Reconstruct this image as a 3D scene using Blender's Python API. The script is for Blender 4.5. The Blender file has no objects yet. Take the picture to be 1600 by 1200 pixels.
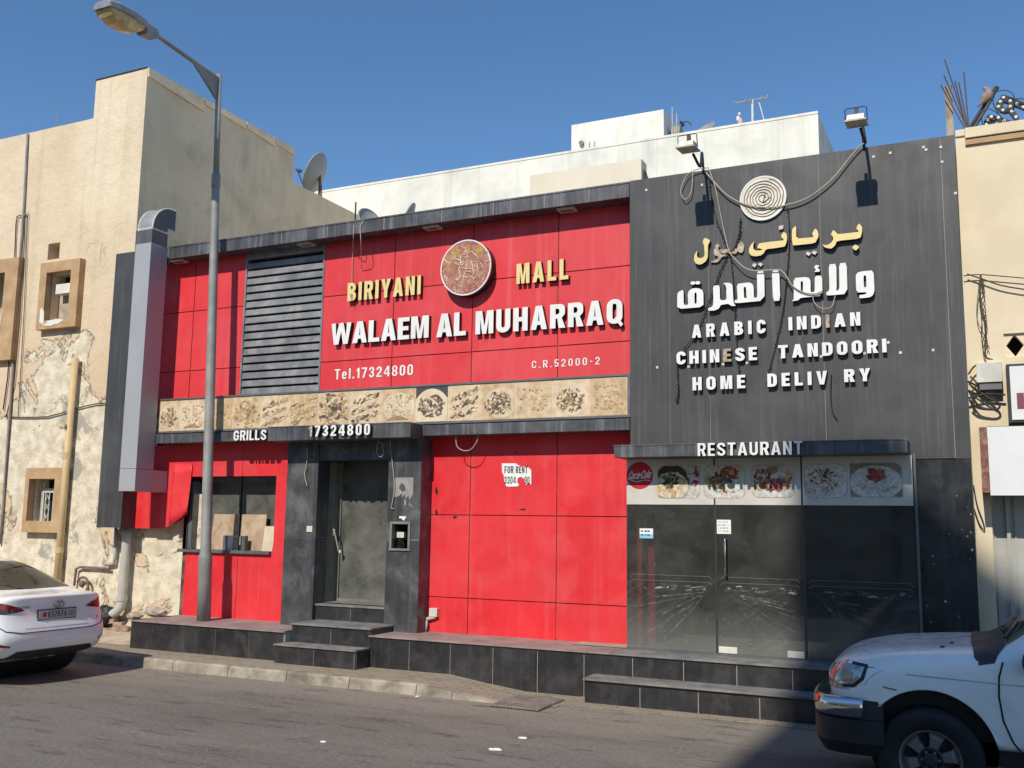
import bpy, bmesh, math, random
from math import radians, sin, cos, pi, atan2, sqrt
from mathutils import Vector, Matrix
from mathutils.geometry import tessellate_polygon
from mathutils.bvhtree import BVHTree
S = bpy.context.scene
COL = S.collection
random.seed(7)

# ------------------------------------------------------------ camera
CAMP = Vector((0.0, 0.0, 1.95))
YAW, PITCH, ROLL, FPX = radians(25.64), radians(8.074), radians(-.837), 1543.0
_f = Vector((-sin(YAW)*cos(PITCH), cos(YAW)*cos(PITCH), sin(PITCH)))
_r = Vector((cos(YAW), sin(YAW), 0)); _d = _f.cross(_r)
_R = _r*cos(ROLL) + _d*sin(ROLL); _D = _d*cos(ROLL) - _r*sin(ROLL)
cd = bpy.data.cameras.new('camera'); cam = bpy.data.objects.new('camera', cd); COL.objects.link(cam)
cd.sensor_fit = 'HORIZONTAL'; cd.sensor_width = 36.0; cd.lens = 36.0*FPX/1600.0
cd.clip_start = 0.05; cd.clip_end = 3000
m = Matrix.Identity(4)
for i in range(3):
    m[i][0] = _R[i]; m[i][1] = -_D[i]; m[i][2] = -_f[i]; m[i][3] = CAMP[i]
cam.matrix_world = m
S.camera = cam
# ------------------------------------------------------------ light
SUN_EL = radians(41.9)
SUNV = Vector((0.03, 1.0, -0.9)).normalized()           # travel direction of the light
w = bpy.data.worlds.new('World'); S.world = w; w.use_nodes = True
nt = w.node_tree; bg = nt.nodes['Background']; sky = nt.nodes.new('ShaderNodeTexSky')
sky.sky_type = 'NISHITA'; sky.sun_disc = False; sky.sun_elevation = SUN_EL
sky.sun_rotation = atan2(-SUNV.x, -SUNV.y)
sky.air_density = 1.0; sky.dust_density = 0.0; sky.ozone_density = 4.0; sky.altitude = 10
bg.inputs['Strength'].default_value = 0.125
hs = nt.nodes.new('ShaderNodeHueSaturation'); hs.inputs['Saturation'].default_value = 1.12; hs.inputs['Value'].default_value = 1.06
nt.links.new(sky.outputs[0], hs.inputs['Color']); nt.links.new(hs.outputs[0], bg.inputs[0])
sd = bpy.data.lights.new('sun', 'SUN'); sun = bpy.data.objects.new('sun', sd); COL.objects.link(sun)
sd.energy = 4.3; sd.angle = radians(0.6); sd.color = (1.0, 0.93, 0.82)
sun.location = (0, -5, 30); sun.rotation_euler = SUNV.to_track_quat('-Z', 'Y').to_euler()
S.view_settings.view_transform = 'Standard'; S.view_settings.look = 'None'
S.view_settings.gamma = 1.0; S.view_settings.exposure = 0.0; S.view_settings.use_curve_mapping = False
try:
    S.cycles.max_bounces = 8; S.cycles.transparent_max_bounces = 12
    S.cycles.caustics_reflective = False; S.cycles.caustics_refractive = False
except Exception: pass

# ------------------------------------------------------------ survey: a pixel of the photograph turned into a point on a known plane
def ray(u, v): return _f + _R*((u-800)/FPX) + _D*((v-600)/FPX)
def atY(u, v, Y):
    k = ray(u, v); return CAMP + k*((Y-CAMP.y)/k.y)
def atX(u, v, X):
    k = ray(u, v); return CAMP + k*((X-CAMP.x)/k.x)
def atZ(u, v, Z):
    k = ray(u, v); return CAMP + k*((Z-CAMP.z)/k.z)
def px(u, v, Y): return atY(u, v, Y).x
def pz(u, v, Y): return atY(u, v, Y).z

# ------------------------------------------------------------ materials
class NB:
    def __init__(s, name):
        s.m = bpy.data.materials.new(name); s.m.use_nodes = True; s.t = s.m.node_tree
        s.p = s.t.nodes['Principled BSDF']; s.out = s.t.nodes['Material Output']
        g = s.t.nodes.new('ShaderNodeNewGeometry'); s.pos = g.outputs['Position']
    def n(s, typ, **k):
        o = s.t.nodes.new(typ)
        for a, b in k.items(): setattr(o, a, b)
        return o
    def l(s, a, b): s.t.links.new(a, b)
    def scale(s, vec, loc=(0,0,0), rot=(0,0,0)):
        o = s.n('ShaderNodeMapping'); o.inputs['Scale'].default_value = vec
        o.inputs['Location'].default_value = loc; o.inputs['Rotation'].default_value = rot
        s.l(s.pos, o.inputs[0]); return o.outputs[0]
    def noise(s, sc, det=4, rough=.55, vec=None, dist=0):
        o = s.n('ShaderNodeTexNoise'); o.inputs['Scale'].default_value = sc; o.inputs['Detail'].default_value = det
        o.inputs['Roughness'].default_value = rough; o.inputs['Distortion'].default_value = dist
        s.l(vec if vec else s.pos, o.inputs['Vector']); return o.outputs['Fac']
    def vor(s, sc, vec=None, feat='F1', rnd=1):
        o = s.n('ShaderNodeTexVoronoi', feature=feat); o.inputs['Scale'].default_value = sc
        o.inputs['Randomness'].default_value = rnd
        s.l(vec if vec else s.pos, o.inputs['Vector']); return o.outputs['Distance']
    def ramp(s, fac, a, b, lo=0, hi=1):
        o = s.n('ShaderNodeMapRange'); o.inputs[1].default_value = a; o.inputs[2].default_value = b
        o.inputs[3].default_value = lo; o.inputs[4].default_value = hi; o.interpolation_type = 'SMOOTHSTEP'
        s.l(fac, o.inputs[0]); return o.outputs[0]
    def math(s, op, a, b=0.0):
        o = s.n('ShaderNodeMath', operation=op)
        for i, x in enumerate((a, b)):
            if isinstance(x, (int, float)): o.inputs[i].default_value = x
            else: s.l(x, o.inputs[i])
        return o.outputs[0]
    def mix(s, fac, a, b):
        o = s.n('ShaderNodeMix', data_type='RGBA')
        for i, x in ((0, fac), (6, a), (7, b)):
            if isinstance(x, (int, float)): o.inputs[i].default_value = x
            elif isinstance(x, tuple): o.inputs[i].default_value = (*x[:3], 1)
            else: s.l(x, o.inputs[i])
        return o.outputs[2]
    def sep(s, vec=None):
        o = s.n('ShaderNodeSeparateXYZ'); s.l(vec if vec else s.pos, o.inputs[0]); return o.outputs
    def bump(s, h, st=.2, dist=.01):
        o = s.n('ShaderNodeBump'); o.inputs['Strength'].default_value = st; o.inputs['Distance'].default_value = dist
        s.l(h, o.inputs['Height']); s.l(o.outputs[0], s.p.inputs['Normal']); return o
    def set(s, **k):
        for a, b in k.items():
            i = s.p.inputs[a.replace('_', ' ')]
            if isinstance(b, tuple): i.default_value = (*b[:3], 1)
            elif isinstance(b, (int, float)): i.default_value = b
            else: s.l(b, i)
def sc(c, k): return tuple(x*k for x in c)
def M(name, col, rough=.6, metal=0., var=.15, vs=2.5, streak=None, dust=None, bump=None, coat=0, spec=.5, island=0):
    b = NB(name)
    f = b.ramp(b.noise(vs, 5, .6), .3, .7)
    c = b.mix(f, sc(col, 1-var), tuple(min(1, x*(1+var)) for x in col))
    if dust:                                   # (colour, amount, scale)
        d = b.ramp(b.noise(dust[2], 7, .65, dist=.4), .42, .72)
        c = b.mix(b.math('MULTIPLY', d, dust[1]), c, dust[0])
    if streak:                                 # (colour, amount, width scale)
        v = b.scale((streak[2], streak[2], streak[2]*.035))
        d = b.ramp(b.noise(1.0, 5, .65, vec=v), .45, .75)
        v2 = b.scale((streak[2]*.25, streak[2]*.25, streak[2]*.02), loc=(3, 1, 7))
        d2 = b.ramp(b.noise(1.0, 3, .5, vec=v2), .3, .7, .25, 1)
        c = b.mix(b.math('MULTIPLY', b.math('MULTIPLY', d, d2), streak[1]), c, streak[0])
    if island:                                 # sheets faded unevenly
        g = b.n('ShaderNodeNewGeometry'); c = b.mix(b.math('MULTIPLY', g.outputs['Random Per Island'], island), c, dust[0])
    rr = b.ramp(b.noise(vs*3, 3), .3, .7, max(.02, rough-.08), min(1, rough+.1))
    b.set(Base_Color=c, Roughness=rr, Metallic=metal, Coat_Weight=coat, Specular_IOR_Level=spec)
    if bump: b.bump(b.noise(bump[0], 6, .6), bump[1], bump[2] if len(bump) > 2 else .01)
    return b.m

RED = M('red_panel', (.68, .033, .04), .5, var=.1, vs=.8, streak=((.74, .13, .135), .6, 10), dust=((.72, .08, .09), .6, 1.1), bump=(1.3, .25, .02), island=.3)
RED2 = M('red_panel_low', (.71, .02, .028), .5, var=.1, vs=1.2, streak=((.78, .13, .14), .32, 11), dust=((.74, .075, .08), .6, 2.2), bump=(1.5, .25, .02), island=.25)
JOINT = M('panel_joint', (.06, .035, .03), .9, var=.3, dust=((.34, .22, .15), .8, 2.3))
BLACK = M('black_cladding', (.05, .05, .051), .5, var=.12, vs=1, streak=((.18, .18, .176), .42, 22), dust=((.095, .095, .094), .6, .8))
BLACKS = M('black_fascia', (.05, .053, .06), .5, var=.15, vs=2, streak=((.36, .36, .36), .6, 16), dust=((.17, .17, .175), .5, 2))
PIER = M('black_pillar_lit', (.045, .047, .05), .4, var=.2, vs=2, streak=((.24, .24, .24), .45, 10), dust=((.19, .19, .185), .7, 2.2))  # lighter pillar copy, dust tone raised for the sunlit entrance pillars
PIERD = M('black_pillar_shaded', (.016, .018, .021), .35, var=.2, vs=2, streak=((.1, .1, .1), .3, 12), dust=((.05, .052, .055), .5, 3))  # darker copy for the end pillar, its shade put into the colour
TILE = M('black_tile', (.024, .024, .026), .32, var=.3, vs=3, dust=((.075, .073, .07), .6, 3.5), streak=((.14, .13, .12), .2, 14))
TREAD = M('dusty_tread', (.17, .165, .155), .7, var=.25, vs=3, dust=((.32, .295, .26), .7, 5), bump=(30, .15))
TREADR = M('dusty_platform', (.26, .2, .18), .8, var=.25, vs=3, dust=((.36, .27, .25), .7, 4), bump=(30, .15))
GROUT = M('grout', (.42, .4, .36), .9)
WHITEL = M('letter_white', (.8, .8, .77), .4, var=.03, dust=((.62, .6, .54), .3, 6))
YELLOWL = M('letter_yellow', (.78, .62, .26), .45, var=.05, dust=((.6, .5, .28), .3, 8))
RETURN = M('letter_return', (.025, .022, .02), .6)
BARE = M('bare_letter', (.36, .27, .19), .8, var=.3, vs=18, dust=((.7, .62, .5), .7, 20))
TANSUR = M('tan_plaster', (.46, .29, .15), .85, var=.12, vs=3, dust=((.6, .46, .3), .5, 4), bump=(20, .2))
CREAM = M('cream_wall', (.74, .63, .44), .85, var=.06, vs=1, dust=((.6, .47, .3), .45, 1.2), streak=((.5, .4, .27), .25, 4), bump=(25, .1))
CREAM2 = M('pale_cream_wall', (.72, .66, .52), .85, var=.05, vs=1, streak=((.55, .5, .4), .3, 4))
WHITEW = M('white_wall', (.76, .75, .67), .85, var=.05, vs=1, dust=((.56, .55, .5), .7, 1.2), streak=((.45, .44, .4), .6, 4.5), bump=(18, .1))
DUCT = M('grey_duct', (.36, .37, .39), .4, var=.04, vs=1)
DUCTD = M('dark_duct', (.085, .09, .1), .5, var=.1, streak=((.25, .25, .25), .4, 12))
GALV = M('old_sealant', (.62, .62, .58), .7, var=.2, vs=20)
STEEL = M('galvanised', (.3, .31, .31), .5, .3, var=.15, vs=4, streak=((.5, .5, .48), .3, 12))
POLE = M('lamp_pole_paint', (.27, .27, .255), .55, .1, var=.12, vs=3, dust=((.4, .38, .34), .5, 3), streak=((.16, .14, .12), .3, 10))
DARKM = M('dark_metal', (.03, .03, .033), .5)
BLACKP = M('black_plastic', (.018, .018, .02), .5)
LENS = M('yellowed_lens', (.55, .43, .2), .35, var=.25, vs=6, dust=((.4, .27, .09), .6, 4))
LOUV = M('louvre_slat', (.2, .203, .208), .42, .2, var=.25, vs=2, dust=((.42, .4, .37), .7, 3), streak=((.06, .06, .06), .35, 10))
LOUVD = M('louvre_dark', (.01, .01, .011), .8)
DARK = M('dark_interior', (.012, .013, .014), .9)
INTW = M('interior_wall', (.05, .052, .05), .9, dust=((.1, .1, .09), .5, 1))
INTF = M('interior_floor', (.36, .36, .28), .9, dust=((.25, .25, .2), .5, 3))
FRAMEM = M('grey_frame', (.16, .165, .17), .45, .4)
DUSTD = M('dusty_jamb', (.19, .18, .15), .8, var=.2, vs=4, streak=((.32, .3, .25), .5, 9))
PVC = M('grey_pvc', (.5, .48, .42), .5, var=.08, vs=4, dust=((.42, .37, .28), .4, 5))
PIPET = M('painted_pipe', (.6, .44, .23), .6, var=.1, vs=4, dust=((.5, .4, .26), .5, 5))
RUSTP = M('rusty_pipe', (.2, .13, .1), .7, var=.3, vs=12)
CABLEW = M('pale_cable', (.42, .38, .29), .6)
CABLEB = M('black_cable', (.015, .015, .016), .6)
CABLEBR = M('brown_cable', (.075, .05, .036), .7)
KERB = M('kerb_concrete', (.36, .31, .24), .9, var=.25, vs=4, dust=((.13, .115, .09), .85, 3.5), bump=(40, .3))
CONC = M('rough_concrete', (.4, .36, .29), .9, var=.25, vs=5, bump=(25, .4))
BRICKM = M('rubble_brick', (.33, .22, .15), .9, var=.3, vs=9, dust=((.45, .37, .28), .6, 8), bump=(30, .4))
STONE = M('rubble_stone', (.4, .34, .27), .95, var=.25, vs=8, bump=(18, .5))
BAG = M('black_bag', (.012, .012, .013), .3, bump=(14, .6, .05))
WOOD = M('stained_board', (.5, .37, .25), .8, var=.15, vs=3, dust=((.24, .13, .06), .75, 3.2))
WOODP = M('pale_board', (.66, .55, .42), .8, var=.1, dust=((.4, .3, .2), .4, 5))
WOODG = M('weathered_post', (.34, .28, .22), .9, var=.3, vs=5, streak=((.12, .1, .08), .6, 18))
PAPER = M('white_paper', (.8, .8, .76), .8, var=.04, vs=10)
INK = M('black_ink', (.03, .03, .03), .8)
INKG = M('grey_ink', (.42, .42, .42), .8)
CYAN = M('pale_blue_print', (.2, .5, .66), .7)
PINKC = M('pink_cloth', (.6, .34, .34), .8)
RUSTS = M('rusty_steel', (.2, .07, .04), .8, var=.35, vs=10, dust=((.45, .4, .36), .5, 14))
REBARM = M('rebar_rust', (.11, .07, .06), .8)
SIGNW = M('white_sign', (.72, .72, .7), .5, var=.04, vs=2, dust=((.55, .53, .5), .3, 2.5))
SIGNM = M('maroon_print', (.2, .05, .07), .6)
SHUT = M('grey_shutter', (.42, .42, .38), .6, var=.06, vs=2, dust=((.32, .3, .26), .5, 2))
MAROON = M('dark_red_return', (.3, .012, .02), .5)
BOXW = M('box_white', (.62, .6, .52), .6, dust=((.4, .37, .3), .4, 6))
TYRE = M('tyre_rubber', (.012, .012, .013), .75, bump=(60, .2))
RIM = M('dull_alloy', (.2, .19, .175), .5, .5, var=.15, vs=9)
CHROME = M('chrome', (.6, .6, .6), .12, 1., var=.03)
WINGL = M('car_glass', (.008, .01, .011), .04, var=.1, spec=.28)
TAILL = M('tail_lamp', (.22, .004, .01), .08, var=.25, vs=14, coat=1)
TAILD = M('tail_lamp_dark', (.03, .003, .005), .08, coat=1)
HEADL = M('head_lamp', (.4, .4, .38), .1, .5, var=.4, vs=18, coat=1)
AMBER = M('amber_lamp', (.42, .24, .12), .15, var=.2, vs=14, coat=1)
DOVE = M('dove_feather', (.3, .22, .17), .8, var=.2, vs=30)
PIPEB = M('sign_black', (.007, .007, .008), .6)
BULB = M('white_bulb', (.6, .58, .56), .6)
GAP = M('shut_line', (.006, .006, .007), .9)
WHITEC = M('car_white', (.92, .92, .91), .22, var=.01, coat=.8, dust=((.6, .57, .5), .2, 2))
WHITEP = M('pickup_white', (.93, .91, .87), .28, var=.03, vs=2, coat=.6, dust=((.6, .6, .58), .3, 2.5))
COKE = M('red_print', (.5, .012, .03), .5, var=.06)
CREAMP = M('cream_print', (.6, .565, .5), .6, var=.06, dust=((.45, .42, .36), .5, 4))

def plaster():
    b = NB('peeling_plaster')
    x = b.sep()
    n1 = b.noise(.9, 8, .62, dist=.3); n2 = b.noise(5, 8, .7); n3 = b.noise(.35, 4)
    base = b.mix(b.ramp(n1, .3, .7), (.62, .48, .32), (.75, .61, .43))
    base = b.mix(b.ramp(n3, .35, .7), base, (.8, .67, .48))
    v = b.scale((5, 5, .16)); st = b.ramp(b.noise(1, 4, vec=v), .5, .8)
    base = b.mix(b.math('MULTIPLY', st, .3), base, (.42, .31, .2))
    base = b.mix(b.math('MULTIPLY', b.ramp(x[2], 6.8, 3.5), .6), base, (.62, .45, .28))
    # peeled patches: more of them low on the wall
    lo = b.ramp(x[2], 2.5, 7.6, .2, -.26)
    xm = b.ramp(b.math('ABSOLUTE', b.math('ADD', x[0], 14.2)), .15, 1.5, .07, -.1)
    pe = b.math('ADD', b.math('ADD', b.noise(.75, 10, .62, dist=.6), lo), xm)
    rim = b.math('MULTIPLY', b.ramp(pe, .535, .56), b.ramp(pe, .6, .57))
    mask = b.ramp(pe, .56, .575)
    coat2 = b.mix(b.ramp(n2, .35, .65), (.84, .77, .6), (.55, .48, .36))
    c = b.mix(b.math('MULTIPLY', mask, .85), base, coat2)
    grey = b.ramp(b.math('ADD', pe, b.math('MULTIPLY', n2, .25)), .92, .95)
    c = b.mix(b.math('MULTIPLY', grey, .7), c, (.3, .29, .27))
    c = b.mix(b.math('MULTIPLY', rim, .08), c, (.3, .21, .13))
    vv = b.scale((1, 1, .6)); dn = b.n('ShaderNodeVectorMath', operation='ADD')
    nn = b.n('ShaderNodeTexNoise'); nn.inputs['Scale'].default_value = 2.5; nn.inputs['Detail'].default_value = 6
    b.l(b.pos, nn.inputs[0]); b.l(vv, dn.inputs[0]); b.l(nn.outputs['Color'], dn.inputs[1])
    cr = b.n('ShaderNodeTexVoronoi', feature='DISTANCE_TO_EDGE'); cr.inputs['Scale'].default_value = .75; b.l(dn.outputs[0], cr.inputs[0])
    ck = b.math('MULTIPLY', b.ramp(cr.outputs['Distance'], .009, .0), b.math('MULTIPLY', b.ramp(b.noise(.8, 2), .55, .66), b.ramp(x[2], 7.5, 5.5)))
    c = b.mix(b.math('MULTIPLY', ck, .3), c, (.16, .11, .07))
    b.set(Base_Color=c, Roughness=.9)
    h = b.math('ADD', b.math('MULTIPLY', mask, -.6), b.math('MULTIPLY', n2, .5))
    h = b.math('ADD', h, b.math('MULTIPLY', ck, -.5))
    b.bump(h, 1.0, .06); return b.m
PLASTER = plaster()

def asphalt():
    b = NB('asphalt')
    v = b.scale((.35, 1.6, 1)); n1 = b.noise(1, 7, .65, vec=v, dist=.4); n2 = b.noise(140, 3, .7); n3 = b.noise(.5, 5)
    c = b.mix(b.ramp(n1, .3, .72), (.115, .102, .086), (.2, .178, .15))
    c = b.mix(b.ramp(n3, .4, .65), c, (.165, .15, .13))
    x = b.sep()
    ed = b.math('MULTIPLY', b.ramp(b.math('ADD', x[1], b.math('MULTIPLY', n1, 1.6)), 9.0, 10.9), .8)
    c = b.mix(ed, c, (.27, .235, .185))                          # sand blown against the kerb
    v2 = b.scale((1.1, 5, 1), loc=(4, 2, 0)); sp = b.ramp(b.noise(1.2, 7, .68, vec=v2), .55, .64)
    c = b.mix(b.math('MULTIPLY', sp, .7), c, (.05, .046, .042))
    dn = b.n('ShaderNodeVectorMath', operation='ADD'); nn = b.n('ShaderNodeTexNoise'); nn.inputs['Scale'].default_value = 1.7; nn.inputs['Detail'].default_value = 7; b.l(b.pos, nn.inputs[0]); b.l(b.pos, dn.inputs[0]); b.l(nn.outputs['Color'], dn.inputs[1])
    vc = b.n('ShaderNodeTexVoronoi', feature='DISTANCE_TO_EDGE'); vc.inputs['Scale'].default_value = .55; b.l(dn.outputs[0], vc.inputs[0])
    ck = b.math('MULTIPLY', b.ramp(vc.outputs['Distance'], .014, .003), b.ramp(b.noise(.7, 3), .48, .58)); c = b.mix(b.math('MULTIPLY', ck, .3), c, (.05, .046, .042))
    n4 = b.noise(22, 5, .75); c = b.mix(b.math('MULTIPLY', b.ramp(n4, .52, .64), .6), c, (.27, .245, .215)); c = b.mix(b.math('MULTIPLY', b.ramp(n4, .47, .36), .6), c, (.075, .068, .06))
    c = b.mix(b.math('MULTIPLY', b.ramp(n2, .52, .7), .5), c, (.33, .3, .27))
    c = b.mix(b.math('MULTIPLY', b.ramp(n2, .48, .3), .55), c, (.05, .048, .045))
    b.set(Base_Color=c, Roughness=.9); b.bump(b.math('ADD', n2, b.math('MULTIPLY', n1, 2)), .35, .008); return b.m
ASPH = asphalt()

def pavers():
    b = NB('paving_blocks')
    br = b.n('ShaderNodeTexBrick'); br.inputs['Scale'].default_value = 1; br.inputs['Brick Width'].default_value = .2
    br.inputs['Row Height'].default_value = .1; br.inputs['Mortar Size'].default_value = .008; br.inputs['Mortar Smooth'].default_value = .3
    br.inputs['Color1'].default_value = (.27, .21, .155, 1); br.inputs['Color2'].default_value = (.36, .29, .19, 1); br.inputs['Mortar'].default_value = (.13, .11, .085, 1)
    b.l(b.pos, br.inputs[0]); d = b.ramp(b.noise(2.5, 7, .65), .4, .62)
    c = b.mix(b.math('MULTIPLY', d, .8), br.outputs[0], (.3, .255, .2))
    b.set(Base_Color=c, Roughness=.95); b.bump(b.noise(40, 5), .4, .008); return b.m
PAVE = pavers()
DIRT = M('sandy_dirt', (.46, .38, .27), 1, var=.2, vs=4, dust=((.3, .25, .18), .6, 6), bump=(25, .6, .02))

def dusty_glass(name, tint, dust, amt, gl=1.0, wp=.5, lw=.17):
    b = NB(name)
    tr = b.n('ShaderNodeBsdfTransparent'); tr.inputs[0].default_value = (*tint, 1)
    g = b.n('ShaderNodeBsdfGlossy'); g.inputs['Roughness'].default_value = .03
    fr = b.n('ShaderNodeFresnel'); fr.inputs[0].default_value = 1.45
    m1 = b.n('ShaderNodeMixShader'); b.l(b.math('MULTIPLY', fr.outputs[0], gl), m1.inputs[0]); b.l(tr.outputs[0], m1.inputs[1]); b.l(g.outputs[0], m1.inputs[2])
    df = b.n('ShaderNodeBsdfDiffuse'); df.inputs[0].default_value = (*dust, 1)
    x = b.sep()
    n1 = b.noise(2.2, 8, .7, dist=.5)
    v = b.scale((1, 1, 1), rot=(0, .55, 0)); v2 = b.n('ShaderNodeMapping'); v2.inputs['Scale'].default_value = (.9, 1, 16); b.l(v, v2.inputs[0])
    wipe = b.math('MULTIPLY', b.ramp(b.noise(1, 4, vec=v2.outputs[0]), .52, .72), b.ramp(x[2], 1.55, 1.3))
    low = b.ramp(x[2], 1.15, .5, 0, lw)
    sp = b.math('MULTIPLY', b.ramp(b.noise(30, 3, .7), .66, .72), .25)
    f = b.math('ADD', b.ramp(n1, .25, .8, amt*.45, amt*1.3), b.math('MULTIPLY', wipe, amt*wp))
    f = b.math('ADD', f, b.math('ADD', low, sp))
    m2 = b.n('ShaderNodeMixShader'); b.l(f, m2.inputs[0]); b.l(m1.outputs[0], m2.inputs[1]); b.l(df.outputs[0], m2.inputs[2])
    b.l(m2.outputs[0], b.out.inputs[0]); return b.m
GLASS = dusty_glass('dusty_glass', (.66, .69, .67), (.46, .46, .42), .085)
GLASSD = dusty_glass('very_dusty_glass', (.3, .31, .29), (.44, .45, .39), .3, 1, .2)
def smear():
    b = NB('dust_smear'); tr = b.n('ShaderNodeBsdfTransparent'); df = b.n('ShaderNodeBsdfDiffuse'); df.inputs[0].default_value = (.55, .54, .5, 1)
    m = b.n('ShaderNodeMixShader'); b.l(b.ramp(b.noise(14, 6, .75), .42, .68, .01, .24), m.inputs[0]); b.l(tr.outputs[0], m.inputs[1]); b.l(df.outputs[0], m.inputs[2]); b.l(m.outputs[0], b.out.inputs[0]); return b.m
SMEAR = smear()

# ------------------------------------------------------------ mesh building
ORG = {}
class MB:
    def __init__(s): s.v = []; s.f = []; s.mi = []
    def add(s, vs, fs, mi=0):
        o = len(s.v); s.v += [Vector(p) for p in vs]
        for f in fs: s.f.append([i+o for i in f]); s.mi.append(mi)
        return s
    def quad(s, a, b, c, d, mi=0): return s.add([a, b, c, d], [(0, 1, 2, 3)], mi)
    def box(s, x0, x1, y0, y1, z0, z1, mi=0):
        v = [(x, y, z) for z in (z0, z1) for y in (y0, y1) for x in (x0, x1)]
        return s.add(v, [(0,2,3,1), (4,5,7,6), (0,1,5,4), (2,6,7,3), (0,4,6,2), (1,3,7,5)], mi)
    def obox(s, c, size, rot, mi=0):
        R = Matrix.Rotation(rot[2], 3, 'Z') @ Matrix.Rotation(rot[1], 3, 'Y') @ Matrix.Rotation(rot[0], 3, 'X')
        v = [Vector(c) + R @ Vector((x*size[0]/2, y*size[1]/2, z*size[2]/2)) for z in (-1, 1) for y in (-1, 1) for x in (-1, 1)]
        return s.add(v, [(0,2,3,1), (4,5,7,6), (0,1,5,4), (2,6,7,3), (0,4,6,2), (1,3,7,5)], mi)
    def tube(s, pts, r, n=8, mi=0, cap=True):
        pts = [Vector(p) for p in pts]; k = len(pts); rs = r if isinstance(r, (list, tuple)) else [r]*k
        o = len(s.v); prev = None
        for i, p in enumerate(pts):
            t = (pts[min(i+1, k-1)] - pts[max(i-1, 0)])
            if t.length < 1e-9: t = Vector((0, 0, 1))
            t.normalize()
            a = prev if prev is not None else (Vector((1, 0, 0)) if abs(t.x) < .8 else Vector((0, 1, 0)))
            a = (a - t*a.dot(t)).normalized(); b = t.cross(a); prev = a
            for j in range(n):
                an = 2*pi*j/n; s.v.append(p + (a*cos(an) + b*sin(an))*rs[i])
        for i in range(k-1):
            for j in range(n):
                s.f.append([o+i*n+j, o+i*n+(j+1) % n, o+(i+1)*n+(j+1) % n, o+(i+1)*n+j]); s.mi.append(mi)
        if cap:
            s.f.append([o+j for j in range(n)][::-1]); s.mi.append(mi)
            s.f.append([o+(k-1)*n+j for j in range(n)]); s.mi.append(mi)
        return s
    def lathe(s, prof, c, ax, n=24, mi=0):              # prof: (radius, height along ax)
        ax = Vector(ax).normalized(); a = Vector((1, 0, 0)) if abs(ax.x) < .8 else Vector((0, 1, 0))
        a = (a - ax*a.dot(ax)).normalized(); b = ax.cross(a); c = Vector(c); o = len(s.v); k = len(prof)
        for (r, h) in prof:
            for j in range(n):
                an = 2*pi*j/n; s.v.append(c + ax*h + (a*cos(an) + b*sin(an))*max(r, 1e-4))
        for i in range(k-1):
            for j in range(n):
                s.f.append([o+i*n+j, o+i*n+(j+1) % n, o+(i+1)*n+(j+1) % n, o+(i+1)*n+j]); s.mi.append(mi)
        return s
    def ball(s, c, r, n=10, mi=0):
        r = r if isinstance(r, (list, tuple)) else (r, r, r)
        o = len(s.v); c = Vector(c)
        for i in range(n+1):
            th = pi*i/n
            for j in range(n*2):
                ph = pi*j/n; s.v.append(c + Vector((r[0]*sin(th)*cos(ph), r[1]*sin(th)*sin(ph), r[2]*cos(th))))
        for i in range(n):
            for j in range(2*n):
                s.f.append([o+i*2*n+j, o+(i+1)*2*n+j, o+(i+1)*2*n+(j+1) % (2*n), o+i*2*n+(j+1) % (2*n)]); s.mi.append(mi)
        return s
    def prism(s, loops, y0, y1, mi=0, mside=None, back=False):   # loops of (x, z): outline then holes; front face at y0
        mside = mi if mside is None else mside
        loops = [[Vector((p[0], p[1], 0)) for p in l] for l in loops]
        tris = tessellate_polygon(loops); flat = [p for l in loops for p in l]; o = len(s.v)
        s.v += [Vector((p.x, y0, p.y)) for p in flat] + [Vector((p.x, y1, p.y)) for p in flat]; N = len(flat)
        for t in tris:
            a, b, c = [flat[i] for i in t]
            if (b-a).cross(c-a).z < 0: t = (t[0], t[2], t[1])
            s.f.append([o+i for i in t]); s.mi.append(mi)
            if back: s.f.append([o+N+i for i in reversed(t)]); s.mi.append(mside)
        i0 = 0
        for q, l in enumerate(loops):
            n = len(l); area = sum(l[i].x*l[(i+1) % n].y - l[(i+1) % n].x*l[i].y for i in range(n))
            rev = (area < 0) != (q > 0)
            for i in range(n):
                a, b = o+i0+i, o+i0+(i+1) % n
                fc = [a, a+N, b+N, b]
                s.f.append(fc[::-1] if rev else fc); s.mi.append(mside)
            i0 += n
        return s
    def build(s, name, mats, parent=None, smooth=False, bevel=0, sub=0, auto=None, fix=False):
        if not isinstance(mats, (list, tuple)): mats = [mats]
        me = bpy.data.meshes.new(name)
        if parent is not None: org = ORG[parent.name]
        else:
            xs = [p.x for p in s.v]; ys = [p.y for p in s.v]; zs = [p.z for p in s.v]
            org = Vector(((min(xs)+max(xs))/2, (min(ys)+max(ys))/2, min(zs)))
        me.from_pydata([p-org for p in s.v], [], s.f)
        for mt in mats: me.materials.append(mt)
        for i, p in enumerate(me.polygons): p.material_index = s.mi[i]; p.use_smooth = smooth
        if fix:
            bm = bmesh.new(); bm.from_mesh(me); bmesh.ops.recalc_face_normals(bm, faces=bm.faces); bm.to_mesh(me); bm.free()
        me.update()
        o = bpy.data.objects.new(name, me); COL.objects.link(o)
        if parent is not None: o.parent = parent
        else: o.location = org
        ORG[o.name] = org
        if bevel:
            b = o.modifiers.new('bevel', 'BEVEL'); b.width = bevel; b.segments = 2; b.limit_method = 'ANGLE'; b.angle_limit = radians(40)
        if sub:
            q = o.modifiers.new('sub', 'SUBSURF'); q.levels = sub; q.render_levels = sub
        return o
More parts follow.
